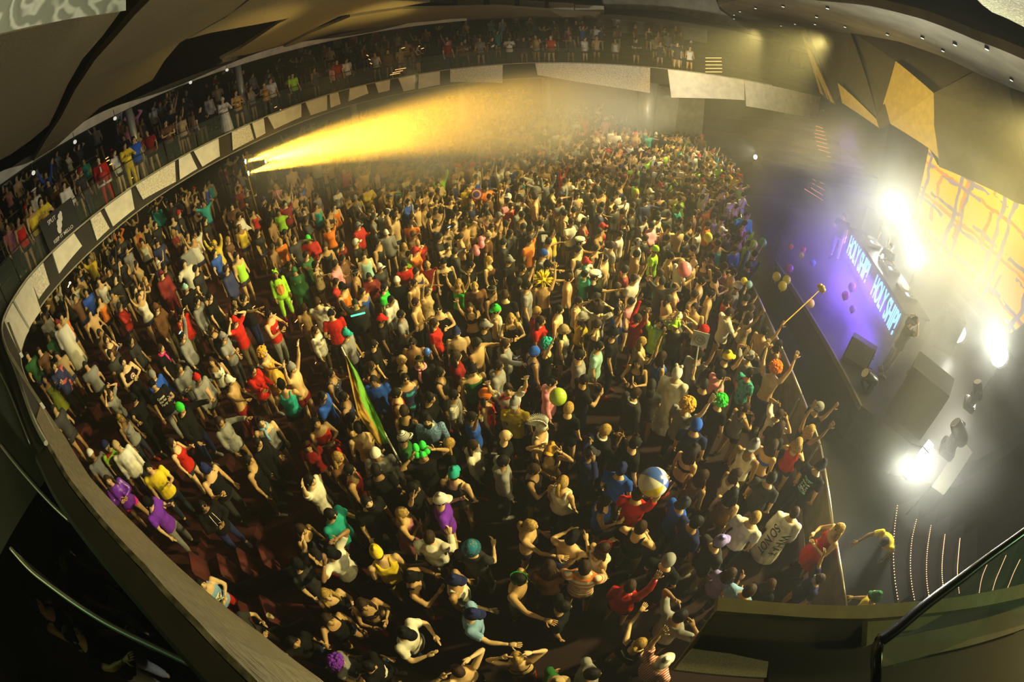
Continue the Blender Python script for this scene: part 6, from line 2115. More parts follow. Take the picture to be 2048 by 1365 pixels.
def cap_shell(bm,k=1.06,cut=-.1,front=.45,n=20,m=12):
    """shell over the skull; open face below"""
    g=[]
    for i in range(0,m+1):
        row=[]
        for j in range(n):
            ph=2*PI*j/n; cy=math.cos(ph); thmax=PI*(.62 if cy<.2 else .62-(cy-.2)/.8*(front)*.55)
            th=max(.02,thmax*i/m); x,y,z=math.sin(th)*math.sin(ph),math.sin(th)*cy,math.cos(th)
            row.append(bm.verts.new((x*.078*k,y*.098*k,z*.118*k+.002)))
        g.append(row)
    for i in range(m):
        for j in range(n): bm.faces.new((g[i][j],g[i][(j+1)%n],g[i+1][(j+1)%n],g[i+1][j]))
    bm.faces.new(g[0])
def rough(bm,a,f=60):
    for v in bm.verts: v.co+=v.co.normalized()*a*noise.noise(v.co*f)
def hair_mesh(kind):
    bm=bmesh.new()
    if kind in('hs','hb','hy','under'):
        cap_shell(bm,1.075 if kind!='under' else 1.03); rough(bm,.008 if kind!='under' else .002)
    elif kind in('lb','ld','ly'):
        cap_shell(bm,1.09); rough(bm,.006,40)
        for a in range(-4,5):
            x=a*.02; y=-.085+.0035*a*a; 
            tube(bm,[(x,y*.9,.02),(x*1.25,y*1.05,-.09),(x*1.45,y*1.05-.01,-.20),(x*1.3+.01*math.sin(a*3),y-.01,-.30-.02*math.sin(a*2))],[.024,.027,.022,.010],6)
    elif kind in('pb','pd','py'):
        cap_shell(bm,1.07); rough(bm,.003,40)
        tube(bm,[(0,-.095,.06),(0,-.135,.055),(0,-.15,-.04),(0.01,-.135,-.15),(.015,-.12,-.22)],[.02,.032,.033,.025,.008],8)
    elif kind=='bun':
        cap_shell(bm,1.07); rough(bm,.003,40); ball(bm,(0,-.05,.135),.042,12,8)
    elif kind=='af':
        ball(bm,(0,-.015,.05),.165,28,20); rough(bm,.05,22)
        bmesh.ops.delete(bm,geom=[v for v in bm.verts if v.co.y>.06 and v.co.z<.05],context='VERTS')
    elif kind=='m':
        for q in range(9):
            t=q/8; a=-1.0+t*2.2; y=.10*math.sin(-a)*-1; z=.118*math.cos(a)
            tube(bm,[(0,.1*math.sin(a)*-1,z),(0,.14*math.sin(a)*-1,z*1.35+.01)],[(.014,.02),(.005,.008)],5)
        cap_shell(bm,1.02)
    elif kind=='beard':
        for q in range(9):
            a=-1.2+q*.3; tube(bm,[(.066*math.sin(a),.082*math.cos(a)+.005,-.045),(.058*math.sin(a),.082*math.cos(a)+.008,-.085),(.03*math.sin(a),.07*math.cos(a)+.006,-.125)],[.014,.018,.010],5)
    return mesh(bm,'hair',[HAIRM],True)
def hat_mesh(kind):
    bm=bmesh.new()
    def dome(k,zc=.03,cut=.60,top=1.0):
        n,m=20,8;g=[]
        for i in range(m+1):
            th=max(.03,PI*cut*i/m*.85); g.append([bm.verts.new((math.sin(th)*math.sin(2*PI*j/n)*.086*k,math.sin(th)*math.cos(2*PI*j/n)*.106*k,math.cos(th)*.115*k*top+zc)) for j in range(n)])
        for i in range(m):
            for j in range(n): bm.faces.new((g[i][j],g[i][(j+1)%n],g[i+1][(j+1)%n],g[i+1][j]))
        bm.faces.new(g[0])
    def brim(sgn):
        g=[]
        for i in range(4):
            r=i/3; g.append([bm.verts.new((math.sin(a)*(.082+.006*r),sgn*(math.cos(a)*.104+r*.072*math.cos(a)**.3),.045-.02*r-.03*abs(math.sin(a))*r)) for a in [(-1.15+2.3*j/8) for j in range(9)]])
        for i in range(3):
            for j in range(8): bm.faces.new((g[i][j],g[i][j+1],g[i+1][j+1],g[i+1][j]))
    if kind in 'CQ':
        dome(1.07,.028,.62); brim(1 if kind=='C' else -1); ball(bm,(0,0,.152),.010,6,4)
        r=bmesh.ops.solidify(bm,geom=bm.faces[:],thickness=.004)
    elif kind=='B':
        dome(1.08,.03,.60,1.0)
        n=20;a=[bm.verts.new((math.sin(2*PI*j/n)*.09,math.cos(2*PI*j/n)*.11,.035)) for j in range(n)];b=[bm.verts.new((math.sin(2*PI*j/n)*.135,math.cos(2*PI*j/n)*.155,-.01)) for j in range(n)]
        for j in range(n): bm.faces.new((a[j],a[(j+1)%n],b[(j+1)%n],b[j]))
        bmesh.ops.solidify(bm,geom=bm.faces[:],thickness=.004)
    elif kind=='K':
        tube(bm,[(0,0,.05),(0,0,.085)],[(.092,.110),(.096,.114)],20); tube(bm,[(0,.005,.085),(0,.01,.115),(0,.012,.14),(0,.012,.15)],[(.096,.114),(.135,.15),(.125,.14),(.05,.06)],20); brim(1)
    elif kind=='E':
        dome(1.09,.03,.66); tube(bm,[(0,-.005,.035),(0,-.005,.065)],[(.095,.112),(.095,.112)],20)
    elif kind=='H':
        cap_shell(bm,1.22,front=.55); rough(bm,.006,20); ball(bm,(-.05,.03,.15),.03,10,8); ball(bm,(.05,.03,.15),.03,10,8)
    elif kind=='W':
        r0=random.Random(3); ball(bm,(0,-.01,.045),.125,20,14)
        for q in range(110):
            z=r0.uniform(-.6,1); a=r0.uniform(0,2*PI); rr=math.sqrt(1-z*z); p=V((rr*math.sin(a),rr*math.cos(a),z))
            if p.y>.45 and p.z<.35: continue
            ball(bm,V((0,-.01,.045))+p*.125,.030,6,5)
        bmesh.ops.delete(bm,geom=[v for v in bm.verts if v.co.y>.075 and v.co.z<.055],context='VERTS')
    elif kind=='spk':
        r0=random.Random(5); ball(bm,(0,-.01,.04),.11,14,10)
        for q in range(60):
            z=r0.uniform(-.5,1); a=r0.uniform(0,2*PI); rr=math.sqrt(1-z*z); p=V((rr*math.sin(a),rr*math.cos(a),z))
            if p.y>.55 and p.z<.3: continue
            tube(bm,[V((0,-.01,.04))+p*.10,V((0,-.01,.04))+p*.19,V((0,-.01,.05))+p*.26],[.028,.020,.003],5)
    elif kind=='S':
        cap_shell(bm,1.08)
        for q in range(15):
            a=-.3+q*.16
            for e in (-1,0,1): tube(bm,[(e*.015,.09*math.cos(a+.6)*1-.02,.10*math.sin(a+.9)),(e*.05,.09*math.cos(a+.6)*1.6-.05,.10*math.sin(a+.9)*1.7+.03),(e*.07,.09*math.cos(a+.6)*2.2-.09,.10*math.sin(a+.9)*2.2+.04)],[.014,.012,.002],5)
    elif kind=='ballg':
        for q in range(7):
            a=q*2*PI/7; ball(bm,(.11*math.sin(a),.11*math.cos(a),.09),.055,12,8)
        for e in (-1,1): ball(bm,(e*.06,0,.19),.06,12,8,(1,1,1.4))
    return mesh(bm,'hat',[CLOTH],True)
def glasses_mesh():
    bm=bmesh.new()
    for s in (-1,1): tube(bm,[(s*.032,.094,.010),(s*.032,.104,.010)],[(.027,.021)]*2,10); tube(bm,[(s*.058,.092,.014),(s*.080,.0,.012)],.004,4)
    tube(bm,[(-.01,.104,.014),(.01,.104,.014)],.004,4); return mesh(bm,'sunglasses',[LENS],True)
def band_mesh():
    bm=bmesh.new(); n=20
    g=[[bm.verts.new((math.sin(2*PI*j/n)*.084,math.cos(2*PI*j/n)*.106,z)) for j in range(n)] for z in (.045,.085)]
    for j in range(n): bm.faces.new((g[0][j],g[0][(j+1)%n],g[1][(j+1)%n],g[1][j]))
    bmesh.ops.solidify(bm,geom=bm.faces[:],thickness=-.006); return mesh(bm,'headband',[CLOTH],True)
def scarf_mesh(hs):
    bm=bmesh.new(); P=[V((.085*math.sin(a),.075*math.cos(a),1.485*hs-.02*math.cos(a))) for a in [2*PI*k/14 for k in range(15)]]; tube(bm,P,.030,7)
    tube(bm,[(.02,.10,1.46*hs),(.04,.15,1.36*hs),(.03,.155,1.22*hs)],[(.03,.02)]*3,7); return mesh(bm,'scarf',[CLOTH],True)
def wrap_print(me,back,y0,z0,R=.17):
    """bend a flat emblem or lettering round the chest"""
    n=len(me.vertices)
    for v in me.vertices:
        x,z,t=v.co.x,v.co.y,v.co.z; a=x/R; y=y0-R+R*math.cos(a)+t
        X=R*math.sin(a)
        v.co=V((-X,y,z0+z)) if not back else V((X,-y,z0+z))
    me.update()
PRINTM={}
def print_col(c,name): 
    k='print_'+name
    return mat(k,c,.7)
def top_material(ex,kind):
    for e in ex:
        p=e[3:]
        T={'bluestripe':('v',(.03,.08,.5),8),'spatter':('blob',(.35,.02,.01),14),'plaid':('plaid',(.02,.03,.02),14),'blot':('blob',(.05,.04,.04),7),'stripeh':('h',(.5,.48,.42),9),'check':('check',(.03,.06,.16),55),'strp':('h',(.02,.02,.02),12),'orgstripe':('h',(.6,.18,.04),4),'tiedye':('blob',(.6,.05,.03),6),'print':('blob',(.01,.03,.03),12),'ledsp':('dots',(.2,.3,.7),25),'redblu':('blob',(.4,.03,.03),6),'pinkblot':('blob',(.6,.12,.12),5),'aqblot':('blob',(.02,.4,.45),6),'blub':('blob',(.02,.2,.5),4)}
        if e.startswith('pr:') and p in T: return pattern('cloth_'+p,*T[p])
    return None
EMB={}
def disc(bm,r,z,n=20,sy=1,cx=0,cy=0):
    vs=[bm.verts.new((cx+r*math.cos(2*PI*k/n),cy+r*sy*math.sin(2*PI*k/n),z)) for k in range(n)]; bm.faces.new(vs); return vs
def star(bm,r,z):
    vs=[bm.verts.new(((r if k%2==0 else r*.42)*math.sin(PI*k/5),(r if k%2==0 else r*.42)*math.cos(PI*k/5),z)) for k in range(10)]; c=bm.verts.new((0,0,z))
    for k in range(10): bm.faces.new((c,vs[k],vs[(k+1)%10]))
def sub_disc(me): # extra cuts so that flat faces bend with the chest
    bm=bmesh.new(); bm.from_mesh(me); bmesh.ops.triangulate(bm,faces=bm.faces[:]); bmesh.ops.subdivide_edges(bm,edges=bm.edges[:],cuts=1); bm.to_mesh(me); bm.free()
def emblem(par,name,build,col,back,hs,y=.158,z=1.24):
    bm=bmesh.new(); build(bm); me=mesh(bm,name,print_col(col,'%02d%02d%02d'%tuple(int(c*99) for c in col)))
    sub_disc(me); wrap_print(me,back,y,z*hs); return link(name,me,par)
def lettering(par,s,size,col,back,hs,y=.160,z=1.26,bold=True,R=.17,rot=0):
    me=textmesh(s,size,.002,bold); 
    if rot:
        me.transform(Matrix.Rotation(rot,4,'Z'))
    me.materials.clear(); me.materials.append(print_col(col,'%02d%02d%02d'%tuple(int(c*99) for c in col))); wrap_print(me,back,y,z*hs,R); return link('shirt_lettering',me,par)
HATNAME=dict(C='baseball_cap',Q='baseball_cap',B='bucket_hat',K='captain_hat',E='knit_hat',H='hood',W='wig',S='feather_crest')
TOPNAME=dict(t='t_shirt',k='tank_top',b='bikini_top',h='long_sleeved_top',d='dress',o='costume')
def make_person(x,y,z,yw,sc,pose,sex,face,top,head,bot,ex,label,group=None,rnd=None):
    rnd=rnd or random
    mir=rnd.random()<.35; J=skel(pose,sex,mir); hs=J['hs']
    r=empty('person',(x,y,z),yw); r.scale=(sc,sc,sc); r.rotation_euler=(rnd.uniform(-.05,.03),rnd.uniform(-.04,.04),yw)
    tag(r,label,'person',group)
    sk=rnd.choice(SKINS)
    link('body',cached(('body',pose,sex,mir,face if face in'ca' else 's'),lambda:body_mesh(pose,sex,mir,face if face in'ca' else 's')),r,sk)
    ff=face if face in 'ca' else 's'
    HM=headmat(J,ff)
    def onhead(name,me,col):
        o=link(name,me,r,col); o.matrix_local=HM; return o
    prs=[e[3:] for e in ex if e.startswith('pr:')]; back=face=='a'
    if top!='n':
        k,c=top.split(':'); col=COLS[c]
        me=cached(('top',k,pose,sex,mir),lambda:top_mesh(k,pose,sex,mir))
        pm=top_material(ex,k)
        nm=TOPNAME[k] if not(k=='d' and sex=='m') else 'robe'
        t=link(nm,me,r,col)
        if c in('gld','mau') or (c=='pur' and k=='h') or (c=='red' and k=='h' and face=='a'): pm=pm or SATIN
        if c=='flg': pm=pattern('cloth_flag','v',(.5,.02,.02),11)
        if pm:
            t.material_slots[0].link='OBJECT'; t.material_slots[0].material=pm
        Y=.152 if k!='h' else .160; WH=(.8,.78,.7)
        for e in ex:
            if e.startswith('tx:'):
                s=e[3:]
                if s=='camp': lettering(t,'Conta\nStarks\nParty',.085,WH,False,hs)
                elif s=='hot': lettering(t,'let',.12,WH,False,hs,z=1.24)
                elif s=='DOPE': lettering(t,'DOPE',.07,WH,False,hs)
                elif s=='R': lettering(t,'B',.36,(.01,.01,.01),True,hs,y=.150,z=1.25)
                elif s=='DUFF':
                    emblem(t,'shirt_print',lambda b:disc(b,.095,0,24,.75),WH,False,hs); lettering(t,'DUFF',.075,(.01,.01,.01),False,hs,y=.164,z=1.24)
                elif s=='MAD':
                    emblem(t,'shirt_print',lambda b:[b.faces.new([b.verts.new(q) for q in [(-.13,-.03,0),(.13,-.03,0),(.13,.035,0),(-.13,.035,0)]])],WH,True,hs,y=.140); lettering(t,'MAD D',.062,(.01,.01,.01),True,hs,y=.146,z=1.24)
                elif s=='bat':
                    emblem(t,'shirt_print',lambda b:[b.faces.new([b.verts.new(q) for q in [(-.12,.075,0),(.12,.075,0),(.12,.135,0),(-.12,.135,0)]])],(.25,.70,.62),True,hs,y=.140)
                    lettering(t,'BATMAN',.062,(.01,.02,.02),True,hs,y=.146,z=1.345); lettering(t,'ASYLUM',.055,WH,True,hs,y=.145,z=1.275)
                    emblem(t,'shirt_print',lambda b:[disc(b,.028,0,8,1,cx,-.035) for cx in(-.07,0,.07)],(.10,.42,.42),True,hs,y=.140)
                    lettering(t,'HERO',.075,WH,True,hs,y=.145,z=1.14); emblem(t,'shirt_print',lambda b:[b.faces.new([b.verts.new(q) for q in [(-.11,-.20,0),(.11,-.20,0),(.11,-.15,0),(-.11,-.15,0)]])],(.12,.42,.38),True,hs,y=.140); lettering(t,'CAFE',.045,(.01,.02,.02),True,hs,y=.146,z=1.065)
                elif s=='what':
                    lettering(t,'WHAT\nSO NOT',.24,(.01,.01,.01),True,hs,y=.245,z=.98,R=.27,rot=-PI/2)
        for p in prs:
            if p=='star':
                emblem(t,'shirt_print',lambda b:disc(b,.085,0),(.45,.03,.03),False,hs); emblem(t,'shirt_print',lambda b:disc(b,.068,.003),WH,False,hs); emblem(t,'shirt_print',lambda b:disc(b,.054,.006),(.02,.02,.03),False,hs); emblem(t,'shirt_print',lambda b:star(b,.05,.009),WH,False,hs)
            elif p=='belly': emblem(t,'belly_panel',lambda b:disc(b,.13,0,24,1.3),(.75,.28,.06),False,hs,y=.172,z=1.17)
            elif p=='nums': lettering(t,'NA',.085,WH,False,hs)
            elif p=='numo': lettering(t,'0',.17,(.7,.15,.02),False,hs)
            elif p=='whiteblot' or p=='emblem': emblem(t,'shirt_print',lambda b:[disc(b,.06,0,9),disc(b,.04,0,7,1,.06,.05),disc(b,.035,0,7,1,-.07,-.04)],WH,False,hs)
            elif p=='open': emblem(t,'bare_chest',lambda b:[b.faces.new([b.verts.new(q) for q in [(-.03,-.22,0),(.03,-.22,0),(.055,.12,0),(-.055,.12,0)]])],(.55,.33,.2),False,hs,y=.166)
            elif p=='strings':
                for s in(-1,1):
                    bm=bmesh.new(); tube(bm,[(s*.04,.12,1.45*hs),(s*.05,.165,1.32*hs),(s*.055,.17,1.15*hs)],.006,5); obj('drawstring',bm,print_col(WH,'wht'),t)
            elif p=='collar':
                bm=bmesh.new(); tube(bm,[V((.085*math.sin(a),.07*math.cos(a)-.005,1.49*hs-.015*math.cos(a))) for a in [2*PI*q/12 for q in range(13)]],.018,6); obj('collar',bm,print_col(WH,'wht'),t)
            elif p=='santa':
                bm=bmesh.new(); tube(bm,[V((.26*math.sin(a),.20*math.cos(a)+.01,.82*hs)) for a in [2*PI*q/16 for q in range(17)]],.045,7); tube(bm,[(.02,.20,.85*hs),(.02,.20,1.1*hs),(.02,.17,1.42*hs)],.035,7); obj('fur_trim',bm,print_col(WH,'wht'),t,True)
                bm=bmesh.new(); ball(bm,(0,.10,1.08*hs),.17,16,12,(1.2,1,1.2)); obj('belly',bm,print_col((.42,.015,.012),'santared'),t,True)
            elif p=='stripeside':
                for q in range(3):
                    bm=bmesh.new(); tube(bm,[(.12+.012*q,-.118+.012*q,1.40*hs),(.165+.010*q,-.085+.02*q,1.2*hs),(.165+.01*q,-.08+.02*q,.95*hs)],.005,4); obj('side_stripe',bm,print_col((.02,.02,.02),'blk'),t)
            elif p=='whitetrim' or p=='redgrn':
                bm=bmesh.new(); tube(bm,[V((.18*math.sin(a),.128*math.cos(a)+.012,.885*hs)) for a in [2*PI*q/16 for q in range(17)]],.016,6); obj('hem_trim',bm,print_col(WH if p=='whitetrim' else (.5,.03,.03),'wht' if p=='whitetrim' else 'rd'),t)
    if bot!='.' and bot in COLS: bc=COLS[bot]
    else: bc=rnd.choice([COLS['blk'],COLS['nvy'],COLS['dgy'],(.02,.025,.045),(.10,.075,.04),COLS['blk'],COLS['blk']])
    if not(top[0]=='o' or (top[0]=='d' and sex=='m')):
        kind='trousers' if (sex=='m' and rnd.random()<.75) or (sex=='f' and rnd.random()<.35) or bot in('gry','yel','aqu') else ('skirt' if sex=='f' and rnd.random()<.4 else 'shorts')
        if top[0]=='d': kind='shorts'
        link({'shorts':'shorts','trousers':'trousers','skirt':'short_skirt'}[kind],cached(('bot',kind,sex),lambda:bottom_mesh(kind,sex)),r,bc)
    shc=rnd.choice([COLS['gry'],COLS['blk'],COLS['dgy'],COLS['blk'],COLS['drd']])
    for s in (-1,1): link('shoe',cached(('shoe',sex,s),lambda:shoe_mesh(sex,s)),r,shc)
    b=head.split('+')[0]; add=head.split('+')[1:]
    hatted=':' in b
    if hatted:
        k,c=b.split(':')
        if b=='W:spk': onhead('wig',cached(('hat','spk'),lambda:hat_mesh('spk')),(.80,.62,.03))
        elif b=='W:ballg': onhead('balloon_hat',cached(('hat','ballg'),lambda:hat_mesh('ballg')),(.05,.75,.10))
        else:
            h=onhead(HATNAME[k],cached(('hat',k),lambda:hat_mesh(k)),COLS[c])
            if c in('cow','strp'):
                h.material_slots[0].link='OBJECT'; h.material_slots[0].material=pattern('hat_'+c,'blob' if c=='cow' else 'h',(.02,.02,.02),9 if c=='cow' else 14)
            if k=='B' and c=='blu':
                h.color=(.02,.33,.62,1); h.material_slots[0].link='OBJECT'; h.material_slots[0].material=pattern('hat_dots','dots',(.75,.35,.05),26)
            if k=='K':
                bm=bmesh.new(); tube(bm,[(0,0,.05),(0,0,.075)],[(.098,.116),(.098,.116)],20); q=onhead('hat_band',cached(('hat','Kb'),lambda:mesh(bm,'hat_band',[CLOTH],True)),(.012,.012,.014))
        if k in 'CQBKEHS':
            if sex=='f': onhead('hair',cached(('hair','ldh'),lambda:hair_mesh('ld')),rnd.choice([HAIRC['d'],HAIRC['b']]))
            elif k!='H': onhead('hair',cached(('hair','under'),lambda:hair_mesh('under')),rnd.choice([HAIRC['d'],HAIRC['b']]))
    elif b!='bald':
        hk={'lb':'lb','ld':'lb','ly':'lb','pb':'pb','pd':'pb','py':'pb','hs':'hs','hb':'hs','hy':'hs'}.get(b,b)
        hc=HAIRC.get({'lb':'b','ld':'d','ly':'y','pb':'b','pd':'d','py':'y','hs':'s','hb':'b','hy':'y','bun':'y','af':'b'}[b],HAIRC['d'])
        if 'm' in add: hk='m'
        if hk=='hs' and 'h:red' in add: hc=hc
        onhead('hair',cached(('hair',hk),lambda:hair_mesh(hk)),hc)
    for a in add:
        if a=='g': onhead('sunglasses',cached(('gl',),glasses_mesh),(0,0,0))
        elif a.startswith('sg:'):
            o=onhead('goggles',cached(('gl',),glasses_mesh),(0,0,0)); o.material_slots[0].link='OBJECT'; o.material_slots[0].material=mat('goggle_'+a[3:],COLS[a[3:]],.3)
        elif a.startswith('h:'): onhead('headband',cached(('band',),band_mesh),COLS[a[2:]])
        elif a=='be': onhead('beard',cached(('hair','beard'),lambda:hair_mesh('beard')),HAIRC['d'])
    for e in ex:
        if e.startswith('sc:'): link('scarf',cached(('scarf',hs),lambda:scarf_mesh(hs)),r,COLS[e[3:]])
    return r,J,mir
PEOPLE=[]
prnd=random.Random(21)
BYLABEL={}
for ln in PEOPLE_DATA.strip().split('\n'):
    a=ln.split('|'); x,y,z,yw,s=map(float,a[0].split(',')); _,face,pose,sex,top,head,bot,ex,label=a[1:10]
    q=make_person(x,y,z,yw,s,pose,sex,face,top,head,bot,[e for e in ex.split(';') if e],label,'people dancing on the floor' if a[1]=='f' else 'people on the upper balcony',prnd)
    BYLABEL[label]=q; PEOPLE.append((V((x,y,z)),q,a))
# ---------------------------------------------------------------- far crowd: one mass of small figures, coloured per vertex
def stuff_crowd():
    r0=random.Random(5); VV=[];FF=[];CC=[];off=0; parts={}
    def geo(me):
        n=len(me.vertices); co=np.empty(n*3); me.vertices.foreach_get('co',co)
        me.calc_loop_triangles(); t=np.empty(len(me.loop_triangles)*3,dtype=np.int64); me.loop_triangles.foreach_get('vertices',t)
        return co.reshape(-1,3),t.reshape(-1,3)
    def hairlow():
        bm=bmesh.new(); cap_shell(bm,1.10,n=10,m=5); return mesh(bm,'h',[HAIRM])
    def hairlong():
        bm=bmesh.new(); cap_shell(bm,1.12,n=10,m=5); tube(bm,[(0,-.07,0),(0,-.10,-.12),(0,-.09,-.25)],[(.075,.03),(.08,.03),(.04,.02)],8); return mesh(bm,'h',[HAIRM])
    def get(key,fn):
        if key not in parts: parts[key]=geo(fn())
        return parts[key]
    tops=['t','t','k','k','n','h']; cl=['blk']*7+['dgy']*4+['gry']*4+['wht']*4+['nvy']*3+['brn']*2+['tan']*2+['red','drd','blu','yel','org','tea','pnk','lim']
    for ln in CROWD_DATA.strip().split('\n'):
        a=ln.split(','); x,y,z,yw=map(float,a[:4])
        if len(a)>4: pose,sex,top,head=a[4:8]
        else:
            pose=r0.choice('ddddpcwWoxfh'); sex=r0.choice('mmf'); t=r0.choice(tops); 
            if sex=='f' and t=='n': t='k'
            top=t if t=='n' else t+':'+r0.choice(cl); head=r0.choice(['hs','hs','hb','lb','ld','ly','C:'+r0.choice(['blk','wht','red','nvy','gry']),'hs'])
            if sex=='m' and head[0]=='l': head='hs'
        mir=r0.random()<.5; J=skel(pose,sex,mir); hm=np.array(Matrix.Translation(J['head'])); s=r0.uniform(.95,1.06)
        items=[(get(('b',pose,sex,mir),lambda:body_mesh(pose,sex,mir,'s',True)),r0.choice(SKINS),None)]
        if top!='n': items.append((get(('t',top[0],pose,sex,mir),lambda:top_mesh(top[0],pose,sex,mir,True)),COLS[top.split(':')[1]],None))
        items.append((get(('l',sex),lambda:bottom_mesh('shorts',sex,True)),r0.choice([COLS['blk'],COLS['nvy'],COLS['dgy']]),None))
        b=head.split('+')[0]
        if ':' in b:
            k,c=b.split(':'); c=c if c in COLS else 'yel'; items.append((get(('c',),lambda:hat_low()),COLS[c],J['head']))
        elif b!='bald':
            items.append((get(('hl',) if b[0]=='l' else ('hs',),hairlong if b[0]=='l' else hairlow),HAIRC.get({'s':'s','b':'b','y':'y','d':'d'}.get(b[1],'s')),J['head']))
        c_,s_=math.cos(yw),math.sin(yw); Rz=np.array([[c_,-s_,0],[s_,c_,0],[0,0,1]])*s
        for (co,tr),col,hp in items:
            P=co if hp is None else co+np.array(hp)
            VV.append(P@Rz.T+np.array([x,y,z])); FF.append(tr+off); off+=len(P); CC.append(np.tile(np.array([*col,1.]),(len(P),1)))
    v=np.concatenate(VV); f=np.concatenate(FF); c=np.concatenate(CC)
    me=bpy.data.meshes.new('crowd'); me.vertices.add(len(v)); me.vertices.foreach_set('co',v.ravel()); me.loops.add(f.size); me.loops.foreach_set('vertex_index',f.ravel().astype(np.int32)); me.polygons.add(len(f)); me.polygons.foreach_set('loop_start',np.arange(0,f.size,3,dtype=np.int32)); me.polygons.foreach_set('loop_total',np.full(len(f),3,dtype=np.int32)); me.update(); me.validate()
    at_=me.color_attributes.new('Col','FLOAT_COLOR','POINT'); at_.data.foreach_set('color',c.ravel().astype(np.float32))
    m=mat('crowd_cloth',(.5,.5,.5),.75); nt=m.node_tree; vc=nt.nodes.new('ShaderNodeVertexColor'); vc.layer_name='Col'; nt.links.new(vc.outputs['Color'],nt.nodes['Principled BSDF'].inputs['Base Color'])
    me.materials.append(m); me.polygons.foreach_set('use_smooth',[True]*len(me.polygons))
    print('crowd verts',len(v)); return tag(link('crowd',me),'packed far crowd of dancing people beyond the nearer dancers and at the balcony back','crowd',None,'stuff')
def hat_low():
    bm=bmesh.new(); cap_shell(bm,1.16,n=10,m=5); box(bm,(0,.13,.035),(.14,.09,.012)); return mesh(bm,'h',[CLOTH])
stuff_crowd()
# theatre seats left empty at the edge of the floor
def seat_mesh():
    bm=bmesh.new(); box(bm,(0,0,.43),(.50,.46,.12),bevel=.03); a=mesh(bm,'cushion',SEATM,True)
    bm=bmesh.new(); box(bm,(0,-.25,.72),(.50,.10,.58),Matrix.Rotation(.15,3,'X'),bevel=.035); b=mesh(bm,'backrest',SEATM,True)
    bm=bmesh.new(); box(bm,(.28,-.02,.32),(.05,.42,.64),bevel=.015); c=mesh(bm,'armrest',RUBBER)
    return a,b,c
sa,sb,sc=seat_mesh()
rows_=[(-3.9,1.55,5),(-3.35,.95,4),(-4.6,2.3,5),(-5.3,3.1,4)]
for ri,(sx,sy,n) in enumerate(rows_):
    for j in range(n):
        x=sx+.40*j; y=sy-.18*ri*0+.34*j*.55-.9; 
        if any((V((x,y))-q[0].xy).length<.42 for q in PEOPLE): continue
        o=empty('theatre_seat',(x,y,zf(x,y)),-1.0); link('cushion',sa,o); link('backrest',sb,o); link('armrest',sc,o)
        tag(o,'empty dark red folding theatre seat behind the near parapet','seat','empty red theatre seats')
# ---------------------------------------------------------------- stage
STZ=1.1
bm=bmesh.new()
prism(bm,[V((7.4,4.6,0)),V((8.3,3.3,0)),V((10.5,2.2,0)),V((17.5,2.2,0)),V((17.5,15,0)),V((11.5,15,0)),V((8.2,10.5,0))],V((0,0,STZ))); struct('floor_stage',bm,STAGEM)
bm=bmesh.new(); prism(bm,[V((7.36,4.62,STZ-.12)),V((8.16,10.52,STZ-.12)),V((8.22,10.50,STZ-.12)),V((7.42,4.60,STZ-.12))],V((0,0,.14))); struct('trim_82',bm,mat('stage_edge',(.12,.11,.09),.5))
bm=bmesh.new(); box(bm,(17.6,8.5,4.5),(.3,14,7)); struct('wall_stage',bm,DARKWALL)
# led wall
sx=15.2
C4=[(1858,297),(1875,330),(2030,405),(2095,425),(2150,560),(2022,667),(1960,590),(1880,505),(1826,435)]
P=[atx(x,y,sx) for x,y in C4]
sc_=empty('led_screen',(sx,7.5,2.6)); off=Matrix.Translation(-sc_.location)
y0=4.6;y1=11.0
def scr(poly,name,m,dx):
    bm=bmesh.new(); prism(bm,[V((sx-dx,p.y,p.z)) for p in poly],V((.02,0,0))); c=obj(name,bm,m,sc_); c.matrix_parent_inverse=off; return c
bm=bmesh.new(); prism(bm,[V((sx+.02,p.y,p.z)) for p in P],V((.25,0,0))); c=obj('cabinet',bm,RUBBER,sc_); c.matrix_parent_inverse=off
# the picture on the screen: yellow with an orange and mauve brick-like lattice (procedural, in metres on the screen)
m=bpy.data.materials.new('led_picture'); m.use_nodes=True; nt=m.node_tree; N=nt.nodes; L=nt.links; N.remove(N['Principled BSDF'])
tc=N.new('ShaderNodeTexCoord'); sp=N.new('ShaderNodeSeparateXYZ'); L.new(tc.outputs['Object'],sp.inputs[0])
def mth(op,a,b=None,c=None):
    n=N.new('ShaderNodeMath'); n.operation=op
    for i,v in enumerate((a,b,c)):
        if v is None: continue
        if isinstance(v,(int,float)): n.inputs[i].default_value=v
        else: L.new(v,n.inputs[i])
    return n.outputs[0]
nz=N.new('ShaderNodeTexNoise'); nz.inputs['Scale'].default_value=1.4; L.new(tc.outputs['Object'],nz.inputs['Vector']); wob=mth('MULTIPLY',mth('SUBTRACT',nz.outputs['Fac'],.5),.5)
Y=mth('ADD',sp.outputs['Y'],wob); Z=mth('ADD',sp.outputs['Z'],mth('MULTIPLY',wob,.7))
def band(coord,period,ph,width):
    f=mth('FRACT',mth('ADD',mth('DIVIDE',coord,period),ph)); return mth('LESS_THAN',mth('ABSOLUTE',mth('SUBTRACT',f,.5)),width)
n2=N.new('ShaderNodeTexNoise'); n2.inputs['Scale'].default_value=1.1; L.new(tc.outputs['Object'],n2.inputs['Vector'])
gate=mth('GREATER_THAN',n2.outputs['Fac'],.47)
ma=mth('MAXIMUM',mth('MAXIMUM',band(Y,2.1,.15,.04),band(Y,2.1,.36,.04)),mth('MULTIPLY',mth('MAXIMUM',band(Z,1.35,.30,.05),band(Z,1.35,.62,.045)),gate))
ora=mth('MAXIMUM',band(Z,1.2,.1,.05),mth('MULTIPLY',band(Y,1.3,.7,.06),gate))
